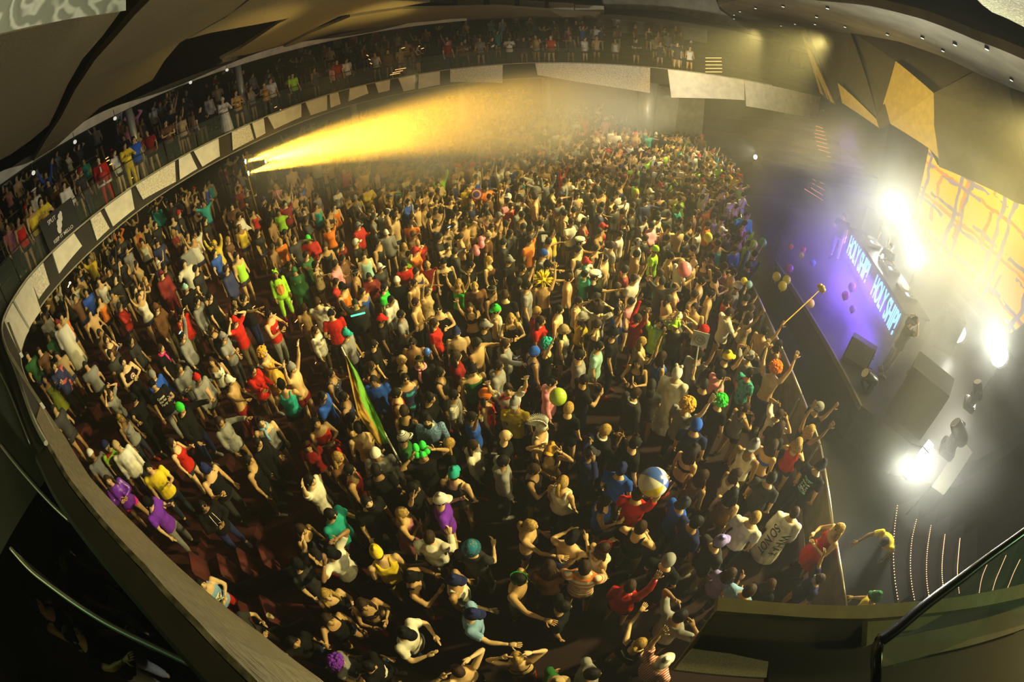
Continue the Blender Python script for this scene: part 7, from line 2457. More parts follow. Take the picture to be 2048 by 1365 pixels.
mx1=N.new('ShaderNodeMix'); mx1.data_type='RGBA'; mx1.inputs['A'].default_value=(1.,.50,.006,1); mx1.inputs['B'].default_value=(1.,.20,.015,1); L.new(ora,mx1.inputs['Factor'])
mx2=N.new('ShaderNodeMix'); mx2.data_type='RGBA'; L.new(mx1.outputs['Result'],mx2.inputs['A']); mx2.inputs['B'].default_value=(.26,.17,.20,1); L.new(ma,mx2.inputs['Factor'])
em=N.new('ShaderNodeEmission'); em.inputs['Strength'].default_value=SCREEN_E; L.new(mx2.outputs['Result'],em.inputs['Color']); L.new(em.outputs[0],N['Material Output'].inputs['Surface'])
scr(P,'display',m,.02)
tag(sc_,'large led wall with a yellow orange and mauve lattice picture behind the stage','screen')
# dj booth
A=V((11.6,11.0,STZ)); B=V((9.9,6.3,STZ)); ax=(B-A).normalized(); nrm=V((ax.y,-ax.x,0)); nrm=nrm if nrm.x<0 else -nrm
bo=empty('dj_booth',(A+B)/2); bo.rotation_euler=(0,0,math.atan2(ax.y,ax.x)); Lb=(B-A).length
sgn=1 if (Matrix.Rotation(math.atan2(ax.y,ax.x),3,'Z')@V((0,1,0))).dot(nrm)>0 else -1
bm=bmesh.new(); box(bm,(0,-sgn*.45,.55),(Lb,.9,1.1),bevel=.02); obj('front_panel',bm,mat('booth_front',(.05,.05,.075),.4),bo)
bm=bmesh.new(); box(bm,(0,-sgn*.45,1.125),(Lb+.1,1.0,.05),bevel=.01); obj('table_top',bm,RUBBER,bo)
LED=emis('blue_led',(.13,.36,1.),3.2)
for txt,xc in (('HOLY SHIP!',-Lb*.25),('HOLY SHIP!',Lb*.27)):
    me=textmesh(txt,.62,.012,True); me.materials.clear(); me.materials.append(LED)
    w=max(v.co.x for v in me.vertices)-min(v.co.x for v in me.vertices); k=(Lb*.40)/w
    Mx=Matrix(((k*(-1 if sgn>0 else 1)*(1),0,0,xc),(0,0,sgn*1.0,sgn*.02),(0,1.55,0,.60),(0,0,0,1)))
    if sgn>0: Mx=Matrix(((-k,0,0,xc),(0,0,1,.02),(0,1.55,0,.60),(0,0,0,1)))
    else: Mx=Matrix(((k,0,0,xc),(0,0,-1,-.02),(0,1.55,0,.60),(0,0,0,1)))
    me.transform(Mx); o=link('led_lettering',me,bo); o['label']='glowing blue letters'
tag(bo,'long dj booth with glowing blue lettering across its front','booth')
for k,(t,lab) in enumerate(((-1.6,'dark dj mixer deck on the booth, farthest of three'),(0.1,'dark dj mixer deck in the middle of the booth'),(1.5,'dark dj mixer deck on the booth nearest the bent performer'))):
    p=(A+B)/2+ax*t-nrm*.5+V((0,0,1.15)); o=empty('dj_deck',p,bo.rotation_euler.z)
    bm=bmesh.new(); box(bm,(0,0,.06),(.75,.5,.12),bevel=.015); obj('case',bm,RUBBER,o)
    bm=bmesh.new(); tube(bm,[(-.15,0,.12),(-.15,0,.14)],.13,20); obj('jog_wheel',bm,STEEL,o)
    bm=bmesh.new(); tube(bm,[(.2,.1,.12),(.2,.1,.15)],.03,10); obj('knob',bm,STEEL,o)
    bm=bmesh.new(); box(bm,(.2,-.1,.125),(.16,.1,.01)); obj('display',bm,emis('deck_screen',(.5,.7,1.),3.),o); tag(o,lab,'mixer')
def screen_pos(px,py,z): p=at(px,py,z); return p
def stage_person(px,py,pose,sex,face,top,head,label,yaw_to,lean=0,zf_=STZ,h=1.66):
    p=at(px,py,zf_+h*math.cos(lean)); dx,dy=yaw_to[0]-p.x,yaw_to[1]-p.y; u_=V((dx,dy,0)).normalized(); p=p-u_*(h*math.sin(lean))
    q=make_person(p.x,p.y,zf_,math.atan2(-dx,dy),1.,pose,sex,face,top,head,'gry',[],label,None,prnd)
    if lean: q[0].rotation_euler=(-lean,0,math.atan2(-dx,dy))
    return q
stage_person(1692,432,'p','m','s','t:dgy','hs','person in dark grey T-shirt in smoke at the far end of the booth',(5,8))
stage_person(1786,492,'c','m','s','t:gry','hb','person in grey T-shirt playing behind the middle of the booth',(6,8))
stage_person(1777,450,'d','m','s','t:blk','C:blk','person in black T-shirt and cap standing beside the white stage light',(6,9))
stage_person(1822,650,'h','m','r','t:blk','C:blk','person in black T-shirt performing on the stage by the booth end',(14,2),.10,h=1.55)
stage_person(1477,338,'e','m','c','t:red','bald','guard in red T-shirt standing outside the barrier end',(0,0),0,0.,1.68)
stage_person(1772,1082,'o','m','s','t:yel','hs','guard in yellow T-shirt bending forward in front of the lit steps',(3.0,1.0),.85,0.,1.6)
stage_person(1755,1196,'e','m','s','t:yel','C:dgn','guard in yellow vest and dark cap beside the near ledge',(3,3),.1,0.,1.66)
# people on the dark lower terrace
for px,py,pose,sex,top,head,lab in ((58,905,'d','f','d:tan','lb','person in tan dress on the dark terrace just beyond the parapet'),(18,1000,'p','m','t:gld','hs','person in gold T-shirt on the dark lower terrace'),(80,1025,'x','m','t:blk','hs','person in black T-shirt with arms crossed on the dark terrace'),(115,1125,'d','m','t:dgy','C:blk','person in dark grey T-shirt and black cap on the terrace below the rail'),(60,1215,'c','f','k:blk','ld','dark haired person in black tank top on the lower terrace'),(150,1275,'o','m','t:blk','hs','person in black T-shirt with an arm out on the lower terrace')):
    p_=at(px,py,4.5); stage_person(px,py,pose,sex,'s',top,head,lab,(p_.x+6,p_.y+6),0,3.0,1.6)
# speakers
def speaker(name,c,size,rz,tilt,label,wedge=False):
    o=empty(name,c,rz); w,d,h=size
    bm=bmesh.new()
    if wedge:
        prism(bm,[V((-w/2,-d/2,0)),V((-w/2,d/2,0)),V((-w/2,d/2,h*.25)),V((-w/2,-d*.1,h)),V((-w/2,-d/2,h))],V((w,0,0)))
    else:
        box(bm,(0,0,h/2),(w,d,h),bevel=.02)
    obj('cabinet',bm,SPEAKERM,o)
    bm=bmesh.new()
    if wedge:
        a=V((0,d/2,h*.25));b=V((0,-d*.1,h)); n=V((0,(b-a).z,-(b-a).y)).normalized()*.015
        prism(bm,[a+V((-w*.45,0,0))+n,a+V((w*.45,0,0))+n,b+V((w*.45,0,0))+n,b+V((-w*.45,0,0))+n],n*.6)
    else: box(bm,(0,d/2+.012,h/2),(w*.92,.02,h*.92))
    obj('grille',bm,GRILLE,o)
    for s in (-1,1):
        bm=bmesh.new(); tube(bm,[(s*w*.5,-.08,h*.7),(s*(w*.5+.03),-.08,h*.7),(s*(w*.5+.03),.08,h*.7),(s*w*.5,.08,h*.7)],.012,6); obj('handle',bm,RUBBER,o); tag(o,label,'speaker'); return o
def stagept(px,py,z=STZ): return at(px,py,z)
p=stagept(1815,835); speaker('stage_speaker',p,(1.15,.85,1.35),-1.05,0,'large black speaker cabinet with a pale lit top at the stage front')
p=stagept(1880,690); speaker('stage_speaker',p,(.8,.7,1.2),-.7,0,'dark speaker cabinet in glare behind the bent performer')
p=stagept(1712,722); speaker('monitor_speaker',p,(.75,.6,.5),2.2,0,'black wedge monitor at the purple stage front',True)
p=stagept(1743,475); speaker('stage_speaker',p,(.9,.7,1.25),1.8,0,'dark box speaker in smoke behind the far booth end')
p=stagept(1735,520); 
# stage lights
def moving_head(base,rz,tilt,label,lit=None,s=1.0):
    o=empty('moving_head_light',base,rz); o.scale=(s,s,s)
    bm=bmesh.new(); box(bm,(0,0,.10),(.42,.36,.20),bevel=.03); obj('base',bm,RUBBER,o)
    bm=bmesh.new(); box(bm,(0,0,.24),(.44,.16,.07),bevel=.02)
    for sd in (-1,1): box(bm,(sd*.21,0,.43),(.06,.15,.42),bevel=.02)
    obj('yoke',bm,RUBBER,o)
    R_=Matrix.Translation((0,0,.52))@Matrix.Rotation(tilt,4,'X'); bm=bmesh.new(); tube(bm,[(0,-.24,0),(0,-.15,0),(0,.12,0),(0,.24,0)],[.12,.16,.15,.125],16); bm.transform(R_); hd=obj('lamp_head',bm,RUBBER,o,True)
    bm=bmesh.new(); tube(bm,[(0,.245,0),(0,.255,0)],.11,16); bm.transform(R_); obj('lens',bm,emis('lens_'+('on' if lit else 'off'),(1,.97,.82),lit) if lit else STEEL,hd)
    tag(o,label,'light'); return o
moving_head(stagept(1890,905,1.5),.6,.5,'black moving head light over the white bench at the stage front',s=1.15)
moving_head(stagept(1935,815,1.7),.6,.9,'black moving head light farther back with its yoke raised',s=1.0)
moving_head(stagept(1722,790,.9),1.2,.5,'dim moving head light beside the wedge monitor',s=1.)
# the row of bright blinders
WL=emis('strobe_lens',(1.,.98,.80),STROBE_E)
BL=[((1795,425),13.6,'round white blinder glaring beyond the far booth end',.26),((1832,522),13.2,'round white blinder glaring behind the middle of the booth',.24),((1918,668),13.0,'round white blinder glaring beside the dark speaker cabinet',.30),((2000,712),12.6,'round white blinder glaring below the led wall corner',.34)]
def strobe(p,aim,label,r):
    d=(V(aim)-p).normalized(); q=d.to_track_quat('Y','Z').to_matrix().to_4x4()
    o=empty('stage_blinder',p); T_=q
    bm=bmesh.new(); tube(bm,[(0,-.35,0),(0,-.1,0),(0,.05,0)],[r*.55,r*.95,r],20); bm.transform(T_); obj('housing',bm,RUBBER,o,True)
    bm=bmesh.new(); tube(bm,[(0,.052,0),(0,.07,0)],r*.92,20); bm.transform(T_); obj('lens',bm,WL,o)
    bm=bmesh.new(); tube(bm,[(0,-.1,-r),(0,-.1,STZ-p.z)],.025,6); obj('stand',bm,RUBBER,o)
    tag(o,label,'light'); return o
for (px,py),x,lab,r in BL:
    p=atx(px,py,x); strobe(p,(2,6,6.5),lab,r)
p=at(1835,922,1.75); pb=p
o=empty('strobe_light',p,.35); bm=bmesh.new(); box(bm,(0,0,0),(.30,.20,.85),bevel=.02); obj('housing',bm,RUBBER,o)
bm=bmesh.new(); box(bm,(-.155,0,.02),(.01,.17,.75)); box(bm,(-.02,-.105,.02),(.24,.01,.75)); box(bm,(0,0,.43),(.26,.16,.01)); obj('lens',bm,WL,o); tag(o,'tall bright strobe light at the near stage corner','light')
bm=bmesh.new(); 
o=empty('equipment_bench',at(1900,935,.9)); off=Matrix.Translation(-o.location)
q=[at(1868,968,1.25),at(1925,880,1.25),at(1945,905,1.25),at(1892,985,1.25)]
bm=bmesh.new(); prism(bm,q,V((0,0,-.10))); c=obj('bench_top',bm,mat('pale_board',(.45,.45,.36),.5),o); c.matrix_parent_inverse=off
for v in q:
    bm=bmesh.new(); tube(bm,[v-V((0,0,.1)),V((v.x,v.y,0.05))],.025,6); c=obj('leg',bm,RUBBER,o); c.matrix_parent_inverse=off
tag(o,'pale topped equipment bench under the moving head light','bench')
p=at(1518,303,1.9); psm=p; moving_head(p-V((0,0,.9)),1.9,.25,'small white flood light shining over the far barrier end',60.)
# crowd barrier: runs of rail with sheet panels and posts
BP=[at(x,y,1.18) for x,y in [(1467,338),(1475,390),(1490,480),(1500,560),(1530,625),(1565,700),(1603,790),(1640,890),(1665,1050),(1692,1215)]]
names=['farthest from the camera','beside the guard in red','beyond the yellow balloons','next to the yellow balloons','behind the scepter holder','beside the brown haired dancer with arms up','in front of the outstretched blond dancer','beside the black T-shirt with pale lettering','behind the red dress']
BARM=mat('barrier_steel',(.55,.52,.42),.35,metal=.8)
for k,(a,b) in enumerate(zip(BP,BP[1:])):
    o=empty('crowd_barrier',V(((a.x+b.x)/2,(a.y+b.y)/2,0))); off=Matrix.Translation(-o.location); d=(b-a).normalized(); n=V((d.y,-d.x,0)); n=n if n.x>0 else -n
    bm=bmesh.new(); tube(bm,[a+d*.02,b-d*.02],.028,8); c=obj('top_rail',bm,BARM,o,True); c.matrix_parent_inverse=off
    bm=bmesh.new(); prism(bm,[a-V((0,0,.04))+d*.04,b-V((0,0,.04))-d*.04,V((b.x,b.y,.12))-d*.04,V((a.x,a.y,.12))+d*.04],n*.02); c=obj('sheet_panel',bm,mat('barrier_sheet',(.36,.33,.22),.45,metal=.5,noise_s=3),o); c.matrix_parent_inverse=off
    for v in (a+d*.05,b-d*.05):
        bm=bmesh.new(); tube(bm,[v-V((0,0,.03)),V((v.x,v.y,.02))],.022,6); c=obj('post',bm,BARM,o); c.matrix_parent_inverse=off
        bm=bmesh.new(); tube(bm,[v-V((0,0,.15)),V((v.x,v.y,.04))+n*.75],.02,6); c=obj('brace',bm,BARM,o); c.matrix_parent_inverse=off
    tag(o,'steel crowd barrier section '+names[k],'barrier')
# ---------------------------------------------------------------- balloons and things carried
def balloon(px,py,z,r,col,label,sc=(1,1,1.18),m=None):
    p=at(px,py,z); o=empty('balloon',p)
    bm=bmesh.new(); ball(bm,(0,0,0),r,20,14,sc); 
    for v in bm.verts:
        if v.co.z<0: v.co.x*=1-.25*(-v.co.z/r)**2; v.co.y*=1-.25*(-v.co.z/r)**2
    obj('balloon_skin',bm,m or mat('balloon_'+label.split()[0]+label.split()[1],col,.22),o,True)
    bm=bmesh.new(); tube(bm,[(0,0,-r*sc[2]*1.0),(0,0,-r*sc[2]-.03)],[.02,.012],6); obj('knot',bm,mat('balloon_'+label.split()[0]+label.split()[1],col,.22),o); tag(o,label,'balloon'); return o
YB=(.80,.66,.02)
BLN=[(1369,540,2.45,.165,(.85,.28,.33),'big pink balloon held up over the crowd beside the barrier'),(1416,476,2.2,.13,YB,'yellow balloon floating alone over the dense crowd'),(1553,554,1.9,.115,YB,'yellow balloon of the floating trio, upper one nearest the crowd'),(1573,561,1.95,.115,YB,'yellow balloon of the floating trio, nearest the booth'),(1565,573,1.85,.12,YB,'yellow balloon of the floating trio, lowest and roundest'),
(1507,490,1.7,.13,(.62,.62,.05),'olive yellow balloon at the barrier by a green one'),(1525,486,1.7,.14,(.12,.40,.08),'green balloon hanging at the barrier by the olive one'),(1582,494,1.6,.09,(.75,.20,.06),'small orange balloon over the pit'),(1607,499,1.7,.09,(.62,.05,.12),'small crimson balloon over the pit in smoke'),(1603,511,1.6,.085,YB,'small yellow balloon over the pit, half in shade'),(1626,526,1.6,.095,(.10,.22,.75),'small blue balloon over the purple stage edge'),(1579,538,1.7,.115,(.55,.12,.45),'magenta balloon above the yellow trio'),(1621,608,2.0,.105,(.80,.55,.52),'white and pink balloon beside the scepter shaft'),(1488,563,1.9,.09,YB,'small yellow balloon beside a pale blue one at the barrier'),(1498,570,1.9,.09,(.30,.55,.65),'small pale blue balloon at the barrier'),
(1704,575,1.6,.13,(.45,.10,.45),'dim mauve balloon against the blue booth'),(1691,592,1.6,.12,(.50,.05,.35),'dim crimson pink balloon against the blue booth'),(1705,619,1.4,.10,(.40,.14,.50),'faint violet balloon low by the booth lettering'),
(1116,795,1.75,.15,(.40,.55,.04),'lime balloon beside the pink long-sleeved top'),(854,704,1.95,.07,(.05,.15,.70),'little blue balloon near the red T-shirt')]
for b in BLN: balloon(*b)
# beach ball
p=at(1307,965,1.95); o=empty('beach_ball',p,.5); 
cols=[(.80,.78,.72),(.05,.12,.55),(.75,.60,.03)]
for k in range(6):
    bm=bmesh.new(); n=6; g=[]
    for i in range(11):
        th=PI*i/10; g.append([bm.verts.new((.22*math.sin(th)*math.cos(2*PI*(k+j/n)/6),.22*math.sin(th)*math.sin(2*PI*(k+j/n)/6),.22*math.cos(th))) for j in range(n+1)])
    for i in range(10):
        for j in range(n): bm.faces.new((g[i][j],g[i][j+1],g[i+1][j+1],g[i+1][j]))
    bmesh.ops.remove_doubles(bm,verts=bm.verts[:],dist=1e-5); bm.transform(Matrix.Rotation(.9,4,'X')); obj('panel',bm,mat('ball_%d'%(k%3 if k!=1 else 1),cols[[0,1,0,2,0,1][k]] if True else 0,.3) if False else mat('ballc_%d'%[0,1,0,2,0,1][k],cols[[0,1,0,2,0,1][k]],.3),o,True)
tag(o,'blue white and yellow beach ball held behind the red T-shirt','ball')
# flag on its long pole
a=at(808,938,1.2); b=at(683,695,2.5); o=empty('flag',a); off=Matrix.Translation(-o.location); d=(b-a)
bm=bmesh.new(); tube(bm,[a,b],[.018,.014],8); c=obj('pole',bm,mat('pole_white',(.7,.68,.6),.4),o); c.matrix_parent_inverse=off
bm=bmesh.new(); rows=[]; n1,n2=12,6
E0=[(690,712),(700,760),(716,830),(742,868),(758,890)]; E1=[(692,712),(715,745),(735,790),(762,845),(778,887)]
def lerpl(L_,t):
    f=t*(len(L_)-1); i=min(int(f),len(L_)-2); return (L_[i][0]+(L_[i+1][0]-L_[i][0])*(f-i),L_[i][1]+(L_[i+1][1]-L_[i][1])*(f-i))
for i in range(n1+1):
    t=i/n1; z=2.5-1.0*t; row=[]
    for j in range(n2+1):
        u=j/n2; l=lerpl(E0,t); r_=lerpl(E1,t); q=at(l[0]+(r_[0]-l[0])*u,l[1]+(r_[1]-l[1])*u,z+.05*math.sin(u*9+t*7)); row.append(bm.verts.new(q))
    rows.append(row)
for i in range(n1):
    for j in range(n2):
        f=bm.faces.new((rows[i][j],rows[i][j+1],rows[i+1][j+1],rows[i+1][j])); f.material_index=0 if j>=3 else 1
bmesh.ops.solidify(bm,geom=bm.faces[:],thickness=.006)
me=mesh(bm,'flag_cloth',[mat('flag_green',(.22,.60,.05),.8,noise_s=4),mat('flag_orange',(.62,.36,.05),.8,noise_s=5)],True); c=link('flag_cloth',me,o); c.matrix_parent_inverse=off
tag(o,'long green and orange flag drooping from a white pole above the dancers','flag')
# placard and scepter and torch-like props
def stick(name,px0,py0,z0,px1,py1,z1,r,m,parent=None):
    a=at(px0,py0,z0); b=at(px1,py1,z1); o=empty(name,a); off=Matrix.Translation(-o.location); bm=bmesh.new(); tube(bm,[a,b],r,8); c=obj('shaft',bm,m,o); c.matrix_parent_inverse=off; return o,a,b,off
o,a,b,off=stick('placard',1388,750,1.6,1397,690,2.35,.014,MATS['pole_white'])
bm=bmesh.new(); box(bm,b+V((0,0,.12)),(.30,.012,.32),Matrix.Rotation(-.5,3,'Z')); c=obj('board',bm,mat('card',(.50,.48,.40),.7),o); c.matrix_parent_inverse=off
bm=bmesh.new(); 
for q in (.05,.10): tube(bm,[b+V((-.0,-.012,.12))+Matrix.Rotation(-.5,3,'Z')@V((q*math.sin(t),-.002,q*math.cos(t))) for t in [2*PI*k/12 for k in range(13)]],.005,4)
c=obj('printed_mark',bm,print_col((.10,.09,.07),'mark'),o); c.matrix_parent_inverse=off
tag(o,'pale square placard with a round dark mark on a white stick','sign')
o,a,b,off=stick('scepter',1565,650,2.05,1642,578,2.6,.014,mat('gold_stick',(.55,.36,.10),.4))
bm=bmesh.new(); R_=(b-a).normalized().to_track_quat('Z','Y').to_matrix().to_4x4()
for q in range(6):
    t=2*PI*q/6; bm2=None; ball(bm,b+R_.to_3x3()@V((.075*math.cos(t),.075*math.sin(t),.02)),.05,10,8)
ball(bm,b,.07,10,8); c=obj('knobbed_head',bm,mat('gold_head',(.62,.45,.08),.35,noise_s=20),o,True); c.matrix_parent_inverse=off
tag(o,'long scepter with a knobbed golden head raised over the barrier','scepter')
o,a,b,off=stick('balloon_animal',950,505,2.0,969,474,2.3,.045,mat('balloon_pinkanimal',(.85,.25,.32),.25))
bm=bmesh.new()
for t in (0,.25,.5,.8): ball(bm,a.lerp(b,t)+V((.04*(-1)**int(t*4),0,0)),.085,12,8,(1,1,1.3))
c=obj('bubbles',bm,MATS['balloon_pinkanimal'],o,True); c.matrix_parent_inverse=off; tag(o,'twisted pink balloon animal held above the heads','balloon')
o,a,b,off=stick('glow_stick',702,633,1.5,730,626,1.5,.018,emis('glow_green',(.05,1.,.25),5.)); tag(o,'bright green glow stick held flat in the dark aisle','light stick')
o,a,b,off=stick('sparkler',136,575,2.6,140,566,2.75,.012,emis('spark',(1.,.45,.08),25.))
bm=bmesh.new(); ball(bm,b,.045,10,8); c=obj('glowing_tip',bm,emis('spark_tip',(1.,.5,.12),40.),o); c.matrix_parent_inverse=off; tag(o,'glowing orange sparkler held up near the balcony','sparkler')
# round shield
p=at(953,389,1.9); o=empty('round_shield',p); q=(CAM-p).normalized().to_track_quat('Z','Y').to_matrix().to_4x4()
for k,(r,cn,cc,nm) in enumerate(((.20,'shr',(.45,.04,.03),'rim'),(.155,'shw',(.65,.62,.55),'ring'),(.11,'shr',(.45,.04,.03),'inner_ring'),(.07,'shb',(.05,.08,.35),'boss'))):
    bm=bmesh.new(); tube(bm,[(0,0,.012*k-.012),(0,0,.012*k+.006)],[r,r*.97],24); bm.transform(q); obj(nm,bm,mat(cn,cc,.4),o)
tag(o,'round red and white ringed shield raised in the far crowd','shield')
# cups, phones, cans
def phone(px,py,z,label,lit=(.6,.8,1.)):
    p=at(px,py,z); o=empty('phone',p,prnd.uniform(0,3)); bm=bmesh.new(); box(bm,(0,0,0),(.078,.010,.15),Matrix.Rotation(.9,3,'X'),.004); obj('case',bm,RUBBER,o)
    bm=bmesh.new(); box(bm,Matrix.Rotation(.9,3,'X')@V((0,-.006,0)),(.070,.002,.135),Matrix.Rotation(.9,3,'X')); obj('screen',bm,emis('phone_screen',lit,2.),o); tag(o,label,'phone')
phone(1119,1122,1.05,'lit phone on the dark drum table between five people'); phone(360,665,2.75,'lit phone held up by the grey top'); phone(235,697,2.7,'pale phone held beside the brown tank top'); phone(898,454,1.9,'white phone light shining in the crowd',(1,1,1)); phone(1033,714,1.5,'red lit phone beside the silvery arms',(1,.12,.05))
def can(px,py,z,col,label):
    p=at(px,py,z); o=empty('drink_can',p); bm=bmesh.new(); tube(bm,[(0,0,0),(0,0,.008),(0,0,.11),(0,0,.122)],[.026,.033,.033,.026],14); obj('can_body',bm,mat('can_'+label.split()[0],col,.3,metal=.4),o,True); bm=bmesh.new(); tube(bm,[(0,0,.121),(0,0,.124)],.025,14); obj('lid',bm,STEEL,o); tag(o,label,'can')
can(1136,1121,1.02,(.04,.12,.62),'blue drink can on the dark drum table'); can(774,1322,1.05,(.05,.18,.6),'bright blue can held low in the dark aisle by the parapet')
def cup(px,py,z,label,col=(.6,.62,.55)):
    p=at(px,py,z); o=empty('plastic_cup',p); bm=bmesh.new(); tube(bm,[(0,0,0),(0,0,.12)],[.03,.042],14,caps=False); bmesh.ops.contextual_create(bm,geom=[]) if False else None; obj('cup_wall',bm,mat('cup_plastic',(.7,.72,.65),.15,alpha=.45),o,True); bm=bmesh.new(); tube(bm,[(0,0,.005),(0,0,.085)],[.029,.037],14); obj('drink',bm,mat('beer',(.45,.30,.04),.2),o); tag(o,label,'cup')
cup(1157,1122,1.02,'clear cup of pale drink on the dark drum table'); cup(963,842,1.35,'clear cup held by the dark haired dancer'); cup(545,1236,1.4,'clear cup held near the parapet')
# the drum table they stand at
p=at(1138,1128,1.0); o=empty('drum_table',(p.x,p.y,0)); bm=bmesh.new(); tube(bm,[(0,0,0),(0,0,.95)],.24,20); obj('drum',bm,RUBBER,o,True); bm=bmesh.new(); tube(bm,[(0,0,.95),(0,0,1.0)],.34,24); obj('table_top',bm,BLACK,o,True); tag(o,'small round dark table in the crowd with cups and a blue can','table')
# black banner with white lettering on the balcony rail
r0=ring_s(92,480); r1=ring_s(152,418); s0,s1=r0[0],r1[0]
s0,s1=max(s0,s1),min(s0,s1)
o=empty('banner',ringpt((s0+s1)/2,.05,TZ+.45)); off=Matrix.Translation(-o.location)
bm=bmesh.new(); rows=[]
for j in range(9):
    s=s0+(s1-s0)*j/8; rows.append([bm.verts.new(ringpt(s,.02,TZ+.05)),bm.verts.new(ringpt(s,.05,TZ+.95)),bm.verts.new(ringpt(s,.06,TZ+.95)),bm.verts.new(ringpt(s,.03,TZ+.05))])
for a,b in zip(rows,rows[1:]):
    for j in range(4): bm.faces.new((a[j],a[(j+1)%4],b[(j+1)%4],b[j]))
bm.faces.new(rows[0]); bm.faces.new(rows[-1][::-1])
c=obj('cloth',bm,mat('banner_black',(.02,.02,.02),.85),o); c.matrix_parent_inverse=off
Wd=(ringpt(s0,0,0)-ringpt(s1,0,0)).length
for txt,u,v,size in (('SPLIT',-.22,.26,.17),('KEEP IT MELLO',.0,-.31,.14)):
    me=textmesh(txt,size,.002,True); me.materials.clear(); me.materials.append(print_col((.8,.78,.7),'wht'))
    for w in me.vertices:
        s=s0+(s1-s0)*(.5+(u+w.co.x)/Wd); q=ringpt(s,-.01-w.co.z+.03*(w.co.y+v+.45),TZ+.5+v+w.co.y); w.co=q
    c=link('lettering',me,o); c.matrix_parent_inverse=off
bm=bmesh.new()
for k,(u,v,r) in enumerate(((.02,.02,.10),(.13,.16,.09),(-.06,-.12,.08),(.2,.25,.05))):
    vs=[bm.verts.new(ringpt(s0+(s1-s0)*(.5+(u+r*math.cos(t))/Wd),-.005+.03*(v+r*1.4*math.sin(t)+.45),TZ+.5+v+r*1.4*math.sin(t))) for t in [2*PI*q/12 for q in range(12)]]; bm.faces.new(vs)
c=obj('white_mark',bm,print_col((.8,.78,.7),'wht'),o); c.matrix_parent_inverse=off
tag(o,'black cloth banner with white lettering hung on the side balcony','banner')
# beam fixtures on a pole under the balcony
fx=[(493,323),(533,322),(499,346)]
PF=[]
d0=ray(495,330); tt=1
for (px,py),yy in zip(fx,(15.2,16.2,14.9)):
    PF.append(aty(px,py,yy))
for k,(p,lab) in enumerate(zip(PF,('amber beam light under the side balcony, upper of two on the pole','amber beam light set a little farther along the wall','amber beam light under the side balcony, lower of two on the pole'))):
    o=empty('beam_light',p); aim=V((6,20,3.0)); q=(aim-p).normalized().to_track_quat('Y','Z').to_matrix().to_4x4()
    bm=bmesh.new(); tube(bm,[(0,-.3,0),(0,-.05,0)],[.08,.10],14); bm.transform(q); obj('housing',bm,RUBBER,o,True)
    bm=bmesh.new(); tube(bm,[(0,-.045,0),(0,-.035,0)],.085,14); bm.transform(q); obj('lens',bm,emis('amber_lens',(1.,.72,.2),80.),o)
    tag(o,lab,'light')
o=empty('light_pole',(PF[0].x-.1,PF[0].y,zf(PF[0].x,PF[0].y))); bm=bmesh.new(); tube(bm,[(0,0,0),(0,0,PF[0].z-o.location.z+.3)],.03,8); obj('pole',bm,mat('yellow_pole',(.45,.30,.05),.4),o)
bm=bmesh.new(); tube(bm,[(0,0,0),(0,0,.04)],.2,14); obj('base_plate',bm,RUBBER,o); tag(o,'thin yellow pole carrying the amber beam lights','pole')
# small globe lamps under the soffit
for (px,py) in ((67,346),(150,284),(230,237),(381,165),(454,140),(622,38),(943,25)):
    r=ring_s(px,py); q=ray(px,py); t=ringpt(r[0],.4,0).length/math.hypot(q.x,q.y) if r else 20
    p=CAM+q*t; o=empty('globe_lamp',p); bm=bmesh.new(); ball(bm,(0,0,0),.065,14,10); obj('globe',bm,emis('globe_glow',(1.,.95,.8),.7),o,True); bm=bmesh.new(); tube(bm,[(0,0,.06),(0,0,.3)],.012,6); obj('stem',bm,RUBBER,o)
    tag(o,'small round globe lamp hanging under the balcony ceiling edge','lamp','globe lamps under the soffit')
# ---------------------------------------------------------------- light, haze
def spot(name,p,aim,col,w,ang,blend=.5,r=.15):
    l=bpy.data.lights.new(name,'SPOT'); l.color=col; l.energy=w; l.spot_size=math.radians(ang); l.spot_blend=blend; l.shadow_soft_size=r
    o=bpy.data.objects.new(name,l); COLL.objects.link(o); o.location=p; o.rotation_euler=(V(aim)-V(p)).to_track_quat('-Z','Y').to_euler(); return o
def area(name,p,aim,col,w,sx_,sy_):
    l=bpy.data.lights.new(name,'AREA'); l.color=col; l.energy=w; l.shape='RECTANGLE'; l.size=sx_; l.size_y=sy_
    o=bpy.data.objects.new(name,l); COLL.objects.link(o); o.location=p; o.rotation_euler=(V(aim)-V(p)).to_track_quat('-Z','Y').to_euler(); return o
WARM=(1.,.80,.26); GW=(.96,1.,.80)
# front-of-stage wash on the crowd
spot('stage_wash',(11.3,4.2,8.7),(1.2,4.8,1.4),WARM,WASH,64,.85,.25)
spot('stage_wash',(10.8,12.8,8.5),(-.8,11.4,1.4),WARM,WASH*1.05,64,.85,.25)
spot('stage_wash',(13.0,21.0,8.4),(4.5,17.5,1.4),WARM,WASH*.55,70,.5,.25)
spot('stage_wash',(8.5,-3.0,6.8),(0.0,2.4,1.5),WARM,WASH*.10,60,.8,.25)
area('house_fill',(-1,8,9.6),(-1,8,0),(1.,.72,.28),FILL,9,9)
spot('ceiling_uplight',(-4,14,5.5),(-8,12,9.5),(1.,.70,.18),900,60,.8,.3)
spot('ceiling_uplight',(-3,18,5.5),(-5,19,9.5),(1.,.72,.20),800,75,.8,.3)
spot('panel_light',(5.5,9,4.6),(14.3,12.0,7.3),(1.,.76,.26),2200,50,.8,.2)
spot('panel_light',(6,14,5.5),(14,14,7),(1.,.78,.35),700,80,.8,.3)
spot('fascia_light',(5,14,4.0),(6,24.5,5.0),(1.,.92,.66),900,100,.8,.3)
